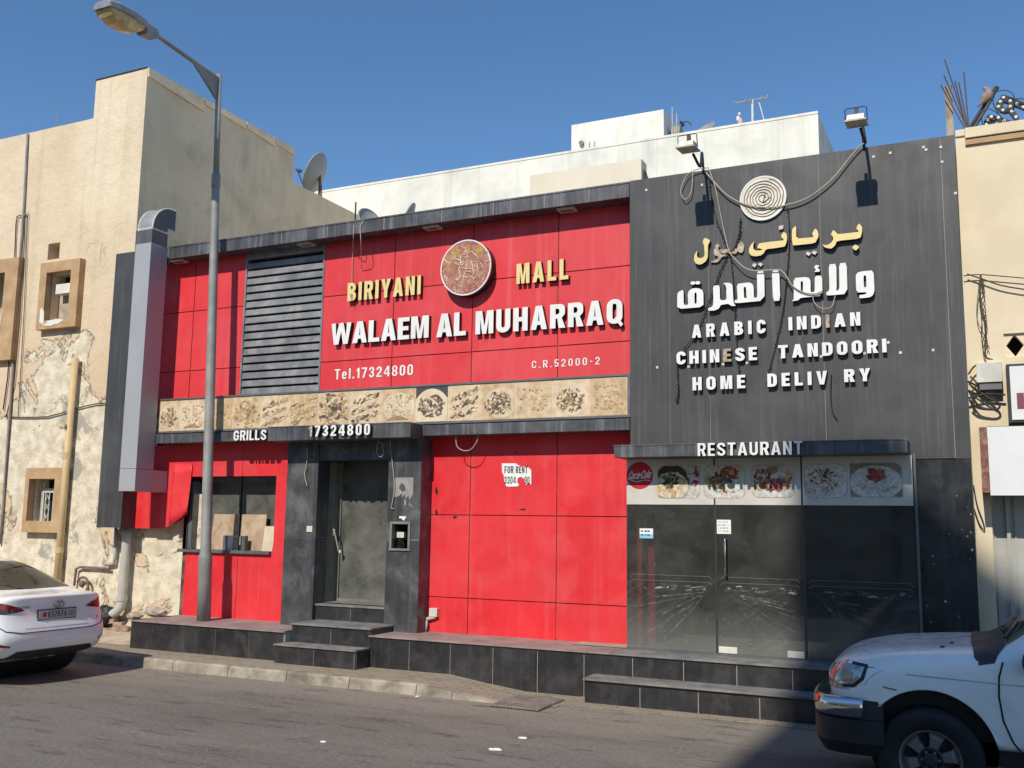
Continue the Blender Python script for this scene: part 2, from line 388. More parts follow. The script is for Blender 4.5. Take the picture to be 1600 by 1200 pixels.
def thing(name, label, cat, loc, group=None):
    o = bpy.data.objects.new(name, None); COL.objects.link(o); o.location = loc; o.empty_display_size = .2
    o['label'] = label; o['category'] = cat
    if group: o['group'] = group
    ORG[o.name] = Vector(loc); return o
def tag(o, label, cat, group=None):
    o['label'] = label; o['category'] = cat
    if group: o['group'] = group
    return o
def struct(o): o['kind'] = 'structure'; return o
def lab(o, t): o['label'] = t; return o

def wall_holes(mb, x0, x1, z0, z1, y, holes, depth, mi=0, mrev=None):
    """front face at y, facing -Y, with rectangular openings and their reveals"""
    mrev = mi if mrev is None else mrev
    xs = sorted({x0, x1, *[h[0] for h in holes], *[h[1] for h in holes]}); zs = sorted({z0, z1, *[h[2] for h in holes], *[h[3] for h in holes]})
    for a, b in zip(xs, xs[1:]):
        for c, d in zip(zs, zs[1:]):
            mx, mz = (a+b)/2, (c+d)/2
            if any(h[0] < mx < h[1] and h[2] < mz < h[3] for h in holes): continue
            mb.quad((a, y, c), (b, y, c), (b, y, d), (a, y, d), mi)
    for a, b, c, d in holes:
        Y = y+depth
        mb.quad((a, y, c), (a, y, d), (a, Y, d), (a, Y, c), mrev); mb.quad((b, y, d), (b, y, c), (b, Y, c), (b, Y, d), mrev)
        mb.quad((a, y, d), (b, y, d), (b, Y, d), (a, Y, d), mrev); mb.quad((b, y, c), (a, y, c), (a, Y, c), (b, Y, c), mrev)
def inset_rect(mb, x0, x1, z0, z1, y, gaps_x, gaps_z, g=.014, th=.02, mi=0, mj=1, holes=()):
    """cladding of flat cassettes with open joints over a dark backing"""
    xs = [x0, *sorted(gaps_x), x1]; zs = [z0, *sorted(gaps_z), z1]
    wall_holes(mb, x0, x1, z0, z1, y+th*.8, holes, .05, mj)
    for i, (a, b) in enumerate(zip(xs, xs[1:])):
        for j, (c, d) in enumerate(zip(zs, zs[1:])):
            aa = a + (g/2 if i else 0); bb = b - (g/2 if i < len(xs)-2 else 0)
            cc = c + (g/2 if j else 0); dd = d - (g/2 if j < len(zs)-2 else 0)
            hh = [(max(aa, h[0]), min(bb, h[1]), max(cc, h[2]), min(dd, h[3])) for h in holes if h[0] < bb and h[1] > aa and h[2] < dd and h[3] > cc]
            wall_holes(mb, aa, bb, cc, dd, y, hh, .02, mi)
            for (p, q, r_, s_) in ((aa, aa, cc, dd), (bb, bb, cc, dd)):
                mb.quad((p, y, r_), (p, y, s_), (p, y+th, s_), (p, y+th, r_), mi)
            mb.quad((aa, y, cc), (bb, y, cc), (bb, y+th, cc), (aa, y+th, cc), mi); mb.quad((aa, y, dd), (bb, y, dd), (bb, y+th, dd), (aa, y+th, dd), mi)
def curve(pts, n=24):
    """Catmull-Rom through the points"""
    P = [Vector(p) for p in pts]; P = [P[0]*2-P[1]] + P + [P[-1]*2-P[-2]]; out = []
    k = len(P)-3; per = max(2, n//k)
    for i in range(k):
        a, b, c, d = P[i:i+4]
        for j in range(per):
            t = j/per
            out.append(.5*((2*b) + (c-a)*t + (2*a-5*b+4*c-d)*t*t + (3*b-a-3*c+d)*t**3))
    out.append(P[-2]); return out
def ell(cx, cz, rx, rz, n=28, rot=0, jit=0, seed=0):
    R = random.Random(seed); o = []
    for i in range(n):
        a = 2*pi*i/n; k = 1 + (R.random()-.5)*jit
        x, z = rx*cos(a)*k, rz*sin(a)*k
        o.append((cx + x*cos(rot) - z*sin(rot), cz + x*sin(rot) + z*cos(rot)))
    return o

# ------------------------------------------------------------ lettering: a condensed bold sans drawn as outlines, capitals one unit tall
def rr_(x0, x1, z0, z1, r, n=7):
    rx = min(r, (x1-x0)/2-1e-4); rz = min(r*1.05, (z1-z0)/2-1e-4); o = []
    for cx, cz, a0 in ((x1-rx, z1-rz, 0), (x0+rx, z1-rz, pi/2), (x0+rx, z0+rz, pi), (x1-rx, z0+rz, 1.5*pi)):
        o += [(cx+rx*cos(a0+pi/2*i/n), cz+rz*sin(a0+pi/2*i/n)) for i in range(n+1)]
    return o
def stroke_(pts, t):
    P = [Vector((a, b, 0)) for a, b in pts]; L_, R2_ = [], []
    for i, p in enumerate(P):
        d0 = (p-P[i-1]).normalized() if i else (P[1]-P[0]).normalized(); d1 = (P[i+1]-p).normalized() if i < len(P)-1 else d0
        n0 = Vector((-d0.y, d0.x, 0)); n1 = Vector((-d1.y, d1.x, 0)); n = (n0+n1)
        n = n/max(.35, n.dot(n0)) if n.length > 1e-6 else n0
        L_.append((p.x+n.x*t/2, p.y+n.y*t/2)); R2_.append((p.x-n.x*t/2, p.y-n.y*t/2))
    return L_ + R2_[::-1]
def arc_(cx, cz, rx, rz, a0, a1, n=9): return [(cx+rx*cos(radians(a0+(a1-a0)*i/n)), cz+rz*sin(radians(a0+(a1-a0)*i/n))) for i in range(n+1)]
def bx_(x0, x1, z0, z1): return [[(x0, z0), (x1, z0), (x1, z1), (x0, z1)]]
def glyph(ch, t=.2):
    key = (ch, round(t, 3))
    if key in glyph.c: return glyph.c[key]
    h = t*.84; w = .58 + (t-.2)*.6; q = t/2; k = h/2; m = (t+h)/2
    def bowl(z0, z1, x0, x1, ht=h):          # right half bowl outline pieces
        r = min((z1-z0)/2, (x1-x0)*.55); return [(x1, z0+r)], r
    def dbody(z0, z1, wd):                    # D-shaped outer contour from the stem to the bowl
        r = min((z1-z0)/2-.001, wd*.5); return [(0, z0)] + arc_(wd-r, z0+r, r, r, -90, 0, 7) + arc_(wd-r, z1-r, r, r, 0, 90, 7) + [(0, z1)]
    def dhole(z0, z1, wd):
        r = min((z1-z0)/2-.001, .1, (wd-2*t)*.6); return [(t, z0)] + arc_(wd-t-r, z0+r, r, r, -90, 0, 5) + arc_(wd-t-r, z1-r, r, r, 0, 90, 5) + [(t, z1)]
    cpath = lambda z0, z1, wd, e0, e1: [(wd-q, e1)] + arc_(wd/2, z1-m/2-(wd/2-q), wd/2-q, wd/2-q, 0, 180) + arc_(wd/2, z0+m/2+(wd/2-q), wd/2-q, wd/2-q, 180, 360) + [(wd-q, e0)]
    G = None
    if ch == 'A': w += .07; a = t*.58; G = [[[(0, 0), (t, 0), (t+.045, .2), (w-t-.045, .2), (w-t, 0), (w, 0), (w/2+a, 1), (w/2-a, 1)], [(t+.085, .2+h*.85), (w-t-.085, .2+h*.85), (w/2, .8)]]]
    elif ch == 'B': G = [[dbody(0, .545, w), dhole(h, .545-h*.9, w)], [dbody(.455, 1, w*.96), dhole(.455+h*.9, 1-h, w*.96)]]
    elif ch == 'C': G = [[stroke_(cpath(0, 1, w, .34, .66), t*.97)]]
    elif ch == 'G': G = [[stroke_(cpath(0, 1, w, .4, .68), t*.97)], bx_(w*.52, w, .4, .4+h)]
    elif ch == 'D': G = [[dbody(0, 1, w), dhole(h, 1-h, w)]]
    elif ch in 'EF':
        w *= .86; G = [[[(0, 0), (w, 0), (w, h), (t, h), (t, .5-k), (w*.92, .5-k), (w*.92, .5+k), (t, .5+k), (t, 1-h), (w, 1-h), (w, 1), (0, 1)]]] if ch == 'E' else [[[(0, 0), (t, 0), (t, .46-k), (w*.92, .46-k), (w*.92, .46+k), (t, .46+k), (t, 1-h), (w, 1-h), (w, 1), (0, 1)]]]
    elif ch == 'H': G = [[[(0, 0), (t, 0), (t, .5-k), (w-t, .5-k), (w-t, 0), (w, 0), (w, 1), (w-t, 1), (w-t, .5+k), (t, .5+k), (t, 1), (0, 1)]]]
    elif ch == 'I': w = t; G = [bx_(0, t, 0, 1)]
    elif ch == 'L': w *= .84; G = [[[(0, 0), (w, 0), (w, h), (t, h), (t, 1), (0, 1)]]]
    elif ch == 'M': w = .76; s = t*.92; G = [[[(0, 0), (s, 0), (s, .66), (w/2-s*.42, 0), (w/2+s*.42, 0), (w-s, .66), (w-s, 0), (w, 0), (w, 1), (w-s*1.35, 1), (w/2, .32), (s*1.35, 1), (0, 1)]]]
    elif ch == 'N': s = t*.95; G = [[[(0, 0), (s, 0), (s, .62), (w-s*1.08, 0), (w, 0), (w, 1), (w-s, 1), (w-s, .38), (s*1.08, 1), (0, 1)]]]
    elif ch in 'OQ0':
        w = w if ch != '0' else w*.92; G = [[rr_(0, w, 0, 1, w*.47), rr_(t, w-t, h, 1-h, (w-2*t)*.5)]]
        if ch == 'Q': G.append([[(w*.5, .22), (w*.66, .3), (w*1.04, -.04), (w*.9, -.14)]])
    elif ch == 'R':
        r = .2; G = [[[(0, 0), (t, 0), (t, .4), (t+.07, .4), (w-t*1.12, 0), (w+.02, 0), (w-.13, .42)] + arc_(w-r, .44+r, r, r, -55, 0, 5) + arc_(w-r, 1-r, r, r, 0, 90, 7) + [(0, 1)], dhole(.4+h*.95, 1-h, w)]]
    elif ch == 'S':
        x0, x1 = q, w-q; G = [[stroke_([(x1, .70)] + arc_(w/2, 1-m/2-.16, w/2-q, .16, 10, 180, 8) + [(q, .70), (w*.3, .585), (w*.7, .43), (x1, .315)] + arc_(w/2, m/2+.16, w/2-q, .16, 0, -170, 8) + [(q, .3)], t*.93)]]
    elif ch == 'T': w *= .95; G = [[[(w/2-q, 0), (w/2+q, 0), (w/2+q, 1-h), (w, 1-h), (w, 1), (0, 1), (0, 1-h), (w/2-q, 1-h)]]]
    elif ch == 'U': G = [[stroke_([(q, 1)] + arc_(w/2, m/2+w/2-q, w/2-q, w/2-q, 180, 360, 12) + [(w-q, 1)], t*.97)]]
    elif ch == 'V': w += .05; G = [[[(w/2-t*.55, 0), (w/2+t*.55, 0), (w, 1), (w-t, 1), (w/2, .27), (t, 1), (0, 1)]]]
    elif ch == 'W': w = .92; s = t*.92; G = [[[(.14, 0), (.14+s*1.05, 0), (w/2, .62), (w-.14-s*1.05, 0), (w-.14, 0), (w, 1), (w-s, 1), (w-.14-s*.42, .36), (w/2+s*.48, 1), (w/2-s*.48, 1), (.14+s*.42, .36), (s, 1), (0, 1)]]]
    elif ch == 'Y': w += .04; G = [[[(w/2-q, 0), (w/2+q, 0), (w/2+q, .4), (w, 1), (w-t*1.08, 1), (w/2, .6), (t*1.08, 1), (0, 1), (w/2-q, .4)]]]
    elif ch == '1': w = t*1.75; G = [[[(w-t, 0), (w, 0), (w, 1), (w-t*.8, 1), (0, .8), (0, .8-h), (w-t, .8-h*.6)]]]
    elif ch == '2': w *= .92; G = [[stroke_([(q, .68)] + arc_(w/2, 1-m/2-.2, w/2-q, .2, 175, 0, 9) + [(w-q, .62), (w*.66, .44), (w*.32, .26), (q*1.15, .1), (q*1.15, .06)], t*.95)], bx_(0, w, 0, h)]
    elif ch == '3': w *= .92; G = [[stroke_([(q, .70)] + arc_(w/2, .5+(.5-m/2)/2+.02, w/2-q, (.5-m/2)/2-.01, 165, -75, 12) + [(w*.42, .53)], t*.92)], [stroke_([(w*.42, .51)] + arc_(w/2, .27, w/2-q, .27-m/2, 75, -165, 12) + [(q, .29)], t*.92)]]
    elif ch == '4': w *= 1.0; G = [[[(w-t*1.35, 0), (w-t*.35, 0), (w-t*.35, .22), (w, .22), (w, .22+h), (w-t*.35, .22+h), (w-t*.35, 1), (w-t*1.45, 1), (0, .22+h*1.05), (0, .22), (w-t*1.35, .22)], [(t*.75, .22+h), (w-t*1.35, .22+h), (w-t*1.35, .74)]]]
    elif ch == '5': w *= .92; G = [[stroke_([(w*.95, 1-k), (q*1.2, 1-k), (q, .5)], h)], [stroke_([(q*1.1, .52)] + arc_(w/2, .32, w/2-q, .32-m/2, 130, -165, 14) + [(q, .28)], t*.95)]]
    elif ch in '69':
        w *= .92; G = [[rr_(0, w, 0, .62, w*.46), rr_(t, w-t, h, .62-h, .1)], [stroke_([(q, .3), (q, .62)] + arc_(w/2, 1-m/2-(w/2-q), w/2-q, w/2-q, 180, 10, 10) + [(w-q, .70)], t*.95)]]
        if ch == '9': G = [[[(w-a, 1-b) for a, b in l] for l in pc] for pc in G]
    elif ch == '7': w *= .92; G = [[[(w*.16, 0), (w*.16+t*1.05, 0), (w, 1-h), (w, 1), (0, 1), (0, 1-h), (w-t*1.02, 1-h)]]]
    elif ch == '8': w *= .95; G = [[rr_(0, w, 0, .545, w*.46), rr_(t, w-t, h*.95, .545-h*.85, .1)], [rr_(w*.03, w*.97, .455, 1, w*.45), rr_(t, w-t, .455+h*.85, 1-h*.95, .1)]]
    elif ch == 'e': w *= .85; z = .74; G = [[stroke_([(w-q, .37)] + arc_(w/2, z-m/2-(w/2-q), w/2-q, w/2-q, 0, 180) + arc_(w/2, m/2+w/2-q, w/2-q, w/2-q, 180, 345) , t*.9)], bx_(t*.8, w-t*.2, .33, .33+h*.8)]
    elif ch == 'l': w = t; G = [bx_(0, t, 0, 1.0)]
    elif ch == '.': w = t*1.05; G = [bx_(0, w, 0, t)]
    elif ch == '-': w = .3; G = [bx_(0, w, .4, .4+h)]
    elif ch in 'oc': w *= .85; z = .7; G = [[rr_(0, w, 0, z, w*.47), rr_(t, w-t, h, z-h, .1)]] if ch == 'o' else [[stroke_(cpath(0, z, w, .2, z-.2), t*.95)]]
    elif ch == 'a': w *= .85; z = .7; G = [[rr_(0, w, 0, z, w*.47), rr_(t, w-t, h, z-h, .1)], bx_(w-t, w+.06, 0, z)]
    glyph.c[key] = (w, G); return glyph.c[key]
glyph.c = {}
def put_glyph(mb, ch, t, x0, x1, z0, z1, y0, y1, mi=0, ms=1, T=None):
    w, G = glyph(ch, t); tmp = MB(); kx, kz = (x1-x0)/w, z1-z0
    for i, pc in enumerate(G):
        tmp.prism([[(x0+a*kx, z0+b*kz) for a, b in l] for l in pc], y0-i*.0005, y1 if y1 > y0 else y0-i*.0005+.0004, mi, ms)
    if T: tmp.v = [T(p) for p in tmp.v]
    o = len(mb.v); mb.v += tmp.v; mb.f += [[i+o for i in f] for f in tmp.f]; mb.mi += tmp.mi
def layout(text, t, track=.12):
    """letter boxes of a line, in capital heights"""
    x = 0; out = []
    for ch in text:
        if ch == ' ': x += .3; continue
        wd = glyph(ch, t)[0]; out.append((ch, x, x+wd)); x += wd + track
    return out, x-track
def word(text, x0, x1, z0, z1, yface, depth, mats, parent, t=.2, track=.12, bare=(), part='letter'):
    """one line of raised letters, each letter a mesh of its own"""
    L, W = layout(text, t, track); k = (x1-x0)/W; obs = []
    for i, (ch, a, b) in enumerate(L):
        mb = MB(); put_glyph(mb, ch, t, x0+a*k, x0+b*k, z0, z1, yface, yface+depth, 0, 1)
        o = mb.build(part, mats if i not in bare else [BARE, RETURN], parent); obs.append(o)
        if i in bare: lab(o, 'letter whose face has fallen off, bare brown core left')
    return obs
# ============================================================ SETTING
YT, YR, YB, ZP = 11.40, 11.68, 11.85, .525
mb = MB(); mb.quad((-300, -200, -.03), (300, -200, -.03), (300, 400, -.03), (-300, 400, -.03)); struct(mb.build('ground', M('dusty_ground', (.2, .175, .14), 1, var=.2, vs=.5)))
mb = MB(); mb.quad((-60, -14, 0), (60, -14, 0), (60, 10.6, 0), (-60, 10.6, 0)); struct(mb.build('road', ASPH))
# pavement: raised on the left, ramping down to the road at the grate
mb = MB()
PX = [(-40, .12), (-11.2, .12), (-6.0, .125), (-5.5, .06), (-5.0, .008), (-4.3, .006)]
for (a, za), (b, zb) in zip(PX, PX[1:]):
    mb.quad((a, 10.16, za), (b, 10.16, zb), (b, 11.0, zb), (a, 11.0, za))
mb.quad((-4.3, 10.3, .012), (.4, 10.3, .012), (.4, 11, .012), (-4.3, 11, .012)); mb.quad((-4.3, 10.3, -.02), (.4, 10.3, -.02), (.4, 10.3, .012), (-4.3, 10.3, .012))
struct(mb.build('pavement', PAVE))
mb = MB(); mb.quad((-40, 10.9, .125), (-11.1, 10.9, .125), (-11.1, 12.0, .27), (-40, 12.0, .27)); struct(mb.build('bare_earth', DIRT))
mb = MB(); L = .92; x = -5.98-26*L
while x < -5.99:
    mb.add([(x+.004, 10.04, -.02), (x+L-.004, 10.04, -.02), (x+L-.004, 10.055, .105), (x+.004, 10.055, .105), (x+.004, 10.075, .128), (x+L-.004, 10.075, .128), (x+L-.004, 10.17, .128), (x+.004, 10.17, .128)],
           [(0, 1, 2, 3), (3, 2, 5, 4), (4, 5, 6, 7), (0, 3, 4, 7), (1, 6, 5, 2)]); x += L
x1 = x
for (a, za, b, zb) in ((x1, .128, x1+.46, .075), (x1+.465, .074, x1+1.0, .006)):
    mb.add([(a+.004, 10.04, -.02), (b, 10.04, -.02), (b, 10.06, zb), (a+.004, 10.06, za), (b, 10.17, zb), (a+.004, 10.17, za)], [(0, 1, 2, 3), (3, 2, 4, 5), (0, 3, 5), (1, 4, 2)])
struct(mb.build('kerb', KERB))
# ============================================================ RESTAURANT BUILDING
XL, XT0, XT1 = -11.56, -3.87, -.13
B = thing('restaurant_building', 'abandoned two storey restaurant clad in red and black panels, filling the middle of the photo', 'building', (-6.0, YT, 0))
# body behind the cladding
mb = MB()
mb.box(-12.2, XT0, YR+.9, 19.0, 2.3, 6.0); mb.box(XT0, XT1-.02, 15.4, 19.0, 0, 6.1); mb.box(-12.2, XT0, 14, 19, 0, 2.3)
mb.box(XL, XT0-.01, YR+.06, YR+.88, 6.0, 6.12); mb.box(XT0+.01, XT1-.03, YT+.1, 15.4, 5.4, 6.1)
b_ = mb.build('wall', CONC, B)
# --- upper red cladding
gz = [pz(305, 486, YR), pz(300, 579, YR)]
xl0, xl1 = px(383, 450, YR), px(506.5, 450, YR)
mb = MB(); inset_rect(mb, -12.0, xl0, 3.62, 6.06, YR, [px(305, 450, YR)], gz, mi=0, mj=1)
mb.quad((xl0, YR, 3.62), (xl0, YR+.1, 3.62), (xl0, YR+.1, 6.06), (xl0, YR, 6.06)); mb.build('upper_cladding', [RED, JOINT], B)
gx = [px(617.5, 400, YR), px(740, 400, YR), px(872.5, 420, YR)]
gz2 = [pz(507.5, 464, YR), pz(503, 566, YR)]
mb = MB(); inset_rect(mb, xl1, XT0+.3, 3.62, 6.06, YR, gx, gz2, mi=0, mj=1)
mb.quad((xl1, YR, 3.62), (xl1, YR, 6.06), (xl1, YR+.1, 6.06), (xl1, YR+.1, 3.62)); mb.build('sign_cladding', [RED, JOINT], B)
# --- louvre
mb = MB(); mb.box(xl0, xl1, YR+.1, YR+.2, 3.62, 6.06, 1)
nsl = 18; zt, zb = 5.93, 3.72; st = (zt-zb)/nsl
for i in range(nsl):
    z = zb + i*st
    mb.add([(xl0+.03, YR+.0, z), (xl1-.03, YR+.0, z), (xl1-.03, YR+.012, z+st*.72), (xl0+.03, YR+.012, z+st*.72), (xl0+.03, YR+.09, z+st*.9), (xl1-.03, YR+.09, z+st*.9), (xl0+.03, YR+.03, z-.004), (xl1-.03, YR+.03, z-.004)],
           [(0, 1, 2, 3), (3, 2, 5, 4), (6, 7, 1, 0)])
lv = mb.build('louvre', [LOUV, LOUVD], B)
mb = MB()
for a, b in ((xl0, xl0+.03), (xl1-.03, xl1)): mb.box(a, b, YR-.012, YR+.1, 3.62, 6.06)
mb.box(xl0+.03, xl1-.03, YR-.012, YR+.1, 5.95, 6.06); mb.build('louvre_frame', LOUV, lv)
# --- roof overhang (fascia)
mb = MB(); mb.box(XL, XT0-.004, YT, YR+.05, 6.045, 6.235)
mb.box(XL, XT0-.004, YT-.008, YT, 6.222, 6.243)
for u in (340, 441, 512, 600, 690, 770, 850, 920): mb.box(px(u, 350, YT)-.003, px(u, 350, YT)+.003, YT-.002, YT, 6.05, 6.22, 1)
mb.build('roof_fascia', [BLACKS, GROUT], B)
# --- band holding the pictures and the cornice under it
mb = MB(); mb.box(XL-.03, XT0-.004, YT+.03, YR+.06, 3.262, 3.80); mb.box(XL-.03, XT0-.004, YT+.012, YT+.032, 3.775, 3.80); mb.box(XL-.03, XT0-.004, YT+.012, YT+.032, 3.262, 3.29); mb.box(XT0-.04, XT0-.004, YT+.012, YT+.03, 3.29, 3.775)
bd = mb.build('picture_band', [FRAMEM], B)
mb = MB()
xe0, xe1 = -9.125, -6.78
mb.box(XL-.02, xe0, YT-.02, YR+.05, 3.105, 3.245); mb.build('cornice', BLACKS, B)
mb = MB(); mb.box(xe1, XT0-.004, YT-.02, YR+.05, 3.105, 3.245); mb.build('cornice', BLACKS, B)
mb = MB(); mb.box(xe0, xe1, 11.065, YR+.02, 3.06, 3.255); mb.box(xe0-.004, xe1+.004, 11.06, 11.07, 3.245, 3.262); mb.build('entrance_canopy', BLACKS, B, bevel=.004)
# --- lower red, left, with service window
sx0, sx1, sz0, sz1 = px(291, 750, YR), px(432, 745, YR), pz(430, 862, YR), pz(380, 744, YR)
XRl = px(450, 700, YR)+.1
def lower_left():
    mb = MB()
    hole = [(sx0, sx1, sz0, sz1)]
    zlow = .49
    inset_rect(mb, px(288, 900, YR), -8.9, zlow, 3.12, YR, [px(370, 905, YR)], [], mi=0, mj=1, holes=hole, g=.008)
    return mb.build('window_surround_cladding', [RED2, JOINT], B)
lower_left()
# torn upper part left of the window: panels end in a ragged bent lower edge
mb = MB(); xa = px(288, 900, YR)
prof = [(-12.22, 1.80), (-11.93, 1.80), (-11.6, 1.80), (-11.45, 1.86), (-11.25, 1.93), (-11.1, 2.03), (xa, 2.12)]
for (a, za), (b, zb) in zip(prof, prof[1:]): mb.quad((a, YR+.004, za), (b, YR+.004, zb), (b, YR+.004, 3.1), (a, YR+.004, 3.1))
mb.build('torn_cladding', [RED2], B)
mb = MB(); n = 12                       # the curled sheet
cl = []
for i in range(n+1):
    t = i/n; x = -11.43 + .37*t
    cl.append([(x, YR-.02-.10*(s/6)**2*(0.4+t*.2), 2.80-(2.80-(1.86+.2*t**1.5))*s/6) for s in range(7)])
mb.add([q for c in cl for q in c], [(i*7+s, i*7+s+1, (i+1)*7+s+1, (i+1)*7+s) for i in range(n) for s in range(6)])
o = mb.build('curled_sheet', [RED2], B, smooth=True); mo = o.modifiers.new('solid', 'SOLIDIFY'); mo.thickness = .004
# service window box
mb = MB()
Yw = YR+.30
mb.quad((sx0, YR, sz0), (sx0, YR, sz1), (sx0, Yw, sz1), (sx0, Yw, sz0), 0); mb.quad((sx1, YR, sz0), (sx1, Yw, sz0), (sx1, Yw, sz1), (sx1, YR, sz1), 0)
mb.quad((sx0, YR, sz1), (sx1, YR, sz1), (sx1, Yw, sz1), (sx0, Yw, sz1), 1)
wr = mb.build('service_window', [MAROON, DARK], B)
mb = MB(); mb.quad((sx0, Yw, sz0), (sx1, Yw, sz0), (sx1, Yw, sz1), (sx0, Yw, sz1)); mb.build('pane', GLASSD, wr)
mb = MB(); mb.box(sx0, sx1, Yw+.5, Yw+.52, sz0, sz1); mb.box(sx0-.1, sx0, Yw+.01, Yw+.52, sz0, sz1); mb.box(sx1, sx1+.1, Yw+.01, Yw+.52, sz0, sz1); mb.build('interior', DARK, wr)
mb = MB()
for xx, ww in ((sx0+.02, .05), (sx1-.05, .05)): mb.box(xx, xx+ww, Yw-.03, Yw-.004, sz0, sz1)
mb.box(sx0, sx1, Yw-.03, Yw-.004, sz1-.07, sz1); mb.box(sx0+.02, sx0+.12, YR+.05, Yw-.03, sz0+.01, sz1-.07); mb.build('frame', FRAMEM, wr)
mb = MB(); mb.box(sx0-.05, sx1-.03, YR-.05, Yw, sz0-.045, sz0); mb.build('sill', FRAMEM, wr, bevel=.003)
# --- lower red, centre
xc0 = -6.80
mb = MB(); inset_rect(mb, xc0-.1, px(1003, 850, YR), .5, 3.12, YR, [px(733, 850, YR), px(869.5, 850, YR)], [pz(733, 935, YR), pz(800, 805.5, YR)], mi=0, mj=1, g=.012)
mb.build('lower_cladding', [RED2, JOINT], B)
for (u, v, a, b_) in ((682, 767, .022, .05), (682, 801, .018, .04), (711, 808, .03, .02), (817, 796, .05, .012), (805, 707, .014, .014)):
    c = atY(u, v, YR-.003); mb = MB(); mb.prism([ell(c.x, c.z, a, b_, 12, 0, .7, u)], YR-.004, YR-.001); mb.build('cladding_hole', BLACKP, B)
# --- pillars and entrance
PLx0, PLx1, PRx0, PRx1 = -9.02, -8.48, -7.31, -6.795
mb = MB()
for a, b in ((PLx0, PLx1), (PRx0, PRx1)):
    if a == PLx0: mb.box(a, b, YT, YT+.28, .5, 1.72); mb.box(a, b, YT, YT+.28, 1.73, 3.08); mb.box(a+.01, b-.01, YT+.01, YT+.27, 1.72, 1.73, 1)
pl = mb.build('entrance_pillar', [PIER, GROUT], B)
hx0, hx1, hz0, hz1 = px(612, 830, YT), px(639.5, 830, YT), pz(625, 857, YT), pz(625, 818, YT)
mb = MB(); wall_holes(mb, PRx0, PRx1, .5, 1.72, YT, [(hx0, hx1, hz0, 1.72)], .25, 0, 0); wall_holes(mb, PRx0, PRx1, 1.73, 3.08, YT, [(hx0, hx1, 1.73, hz1)], .25, 0, 0)
mb.quad((PRx0, YT, .5), (PRx0, YT, 3.08), (PRx0, YT+.32, 3.08), (PRx0, YT+.32, .5)); mb.quad((PRx1, YT, 3.08), (PRx1, YT, .5), (PRx1, YR+.02, .5), (PRx1, YR+.02, 3.08), 0)  # right return coloured black rather than maroon to stand for its shade
mb.box(PRx0+.01, hx0, YT+.004, YT+.2, 1.715, 1.735, 1); mb.box(hx1, PRx1-.01, YT+.004, YT+.2, 1.715, 1.735, 1)
mb.quad((hx0-.02, YT+.25, hz0-.02), (hx1+.02, YT+.25, hz0-.02), (hx1+.02, YT+.25, hz1+.02), (hx0-.02, YT+.25, hz1+.02), 3)
mb.build('entrance_pillar', [PIER, GROUT, MAROON, DARK], B)
mb = MB()
for a, b, c, d in ((hx0-.02, hx0+.012, hz0, hz1+.025), (hx1-.012, hx1+.022, hz0, hz1+.025), (hx0+.012, hx1-.012, hz1-.008, hz1+.025), (hx0-.03, hx1+.03, hz0-.03, hz0)): mb.box(a, b, YT-.02, YT+.05, c, d)
mb.build('recess_frame', DUSTD, B, bevel=.004)
mb = MB(); mb.box(PLx1+.001, PRx0-.001, YT+.01, YT+.28, 2.80, 3.08); mb.build('lintel', PIER, B)
YD = 11.97
mb = MB(); zf = .828                        # entrance recess
mb.quad((-8.82, YT+.2, zf), (PRx0+.02, YT+.2, zf), (PRx0+.02, YD+.1, zf), (-8.82, YD+.1, zf), 0)
mb.quad((PLx1-.01, YT+.28, zf), (PLx1-.01, YD, zf), (PLx1-.01, YD, 2.8), (PLx1-.01, YT+.28, 2.8), 1)
mb.quad((PRx0+.03, YD, zf), (PRx0+.03, YT+.3, zf), (PRx0+.03, YT+.3, 2.8), (PRx0+.03, YD, 2.8), 1)
mb.quad((-8.82, YT+.28, 2.82), (PRx0+.03, YT+.28, 2.82), (PRx0+.03, YD+.1, 2.82), (-8.82, YD+.1, 2.82), 2)
mb.build('entrance_recess', [TREAD, DUSTD, DARK], B)
dr = MB(); dr.quad((-8.49, YD, zf), (PRx0+.03, YD, zf), (PRx0+.03, YD, 2.82), (-8.49, YD, 2.82)); dr = dr.build('entrance_door', GLASSD, B)
mb = MB(); mb.box(-8.49, -8.45, YD-.03, YD+.03, zf, 2.82); mb.box(-8.45, PRx0+.03, YD-.03, YD+.03, zf, zf+.035); mb.build('frame', DUSTD, dr)
mb = MB(); mb.box(-8.9, PRx0+.1, YD+.9, YD+.92, zf, 2.82, 0); mb.quad((-8.9, YD+.04, zf-.002), (PRx0+.1, YD+.04, zf-.002), (PRx0+.1, YD+.9, zf-.002), (-8.9, YD+.9, zf-.002), 1); mb.build('interior', [INTW, INTF], dr)
mb = MB()
p0, p1 = atY(519, 820, YD-.16), atY(530, 866, YD-.1)
mb.tube(curve([p0+Vector((-.02, 0, .35)), p0, p0+Vector((.06, -.01, -.12)), p1]), .012, 6); mb.build('loose_wire', CABLEW, dr, smooth=True)
mb = MB(); c = atY(521, 832, YD-.15); mb.obox(c, (.035, .015, .10), (0, .15, 0)); mb.build('hanging_tag', PAPER, dr)
mb = MB(); c = atY(531, 862, YD-.1); mb.obox(c, (.03, .015, .04), (0, .4, 0)); mb.build('hanging_tag', PAPER, dr)
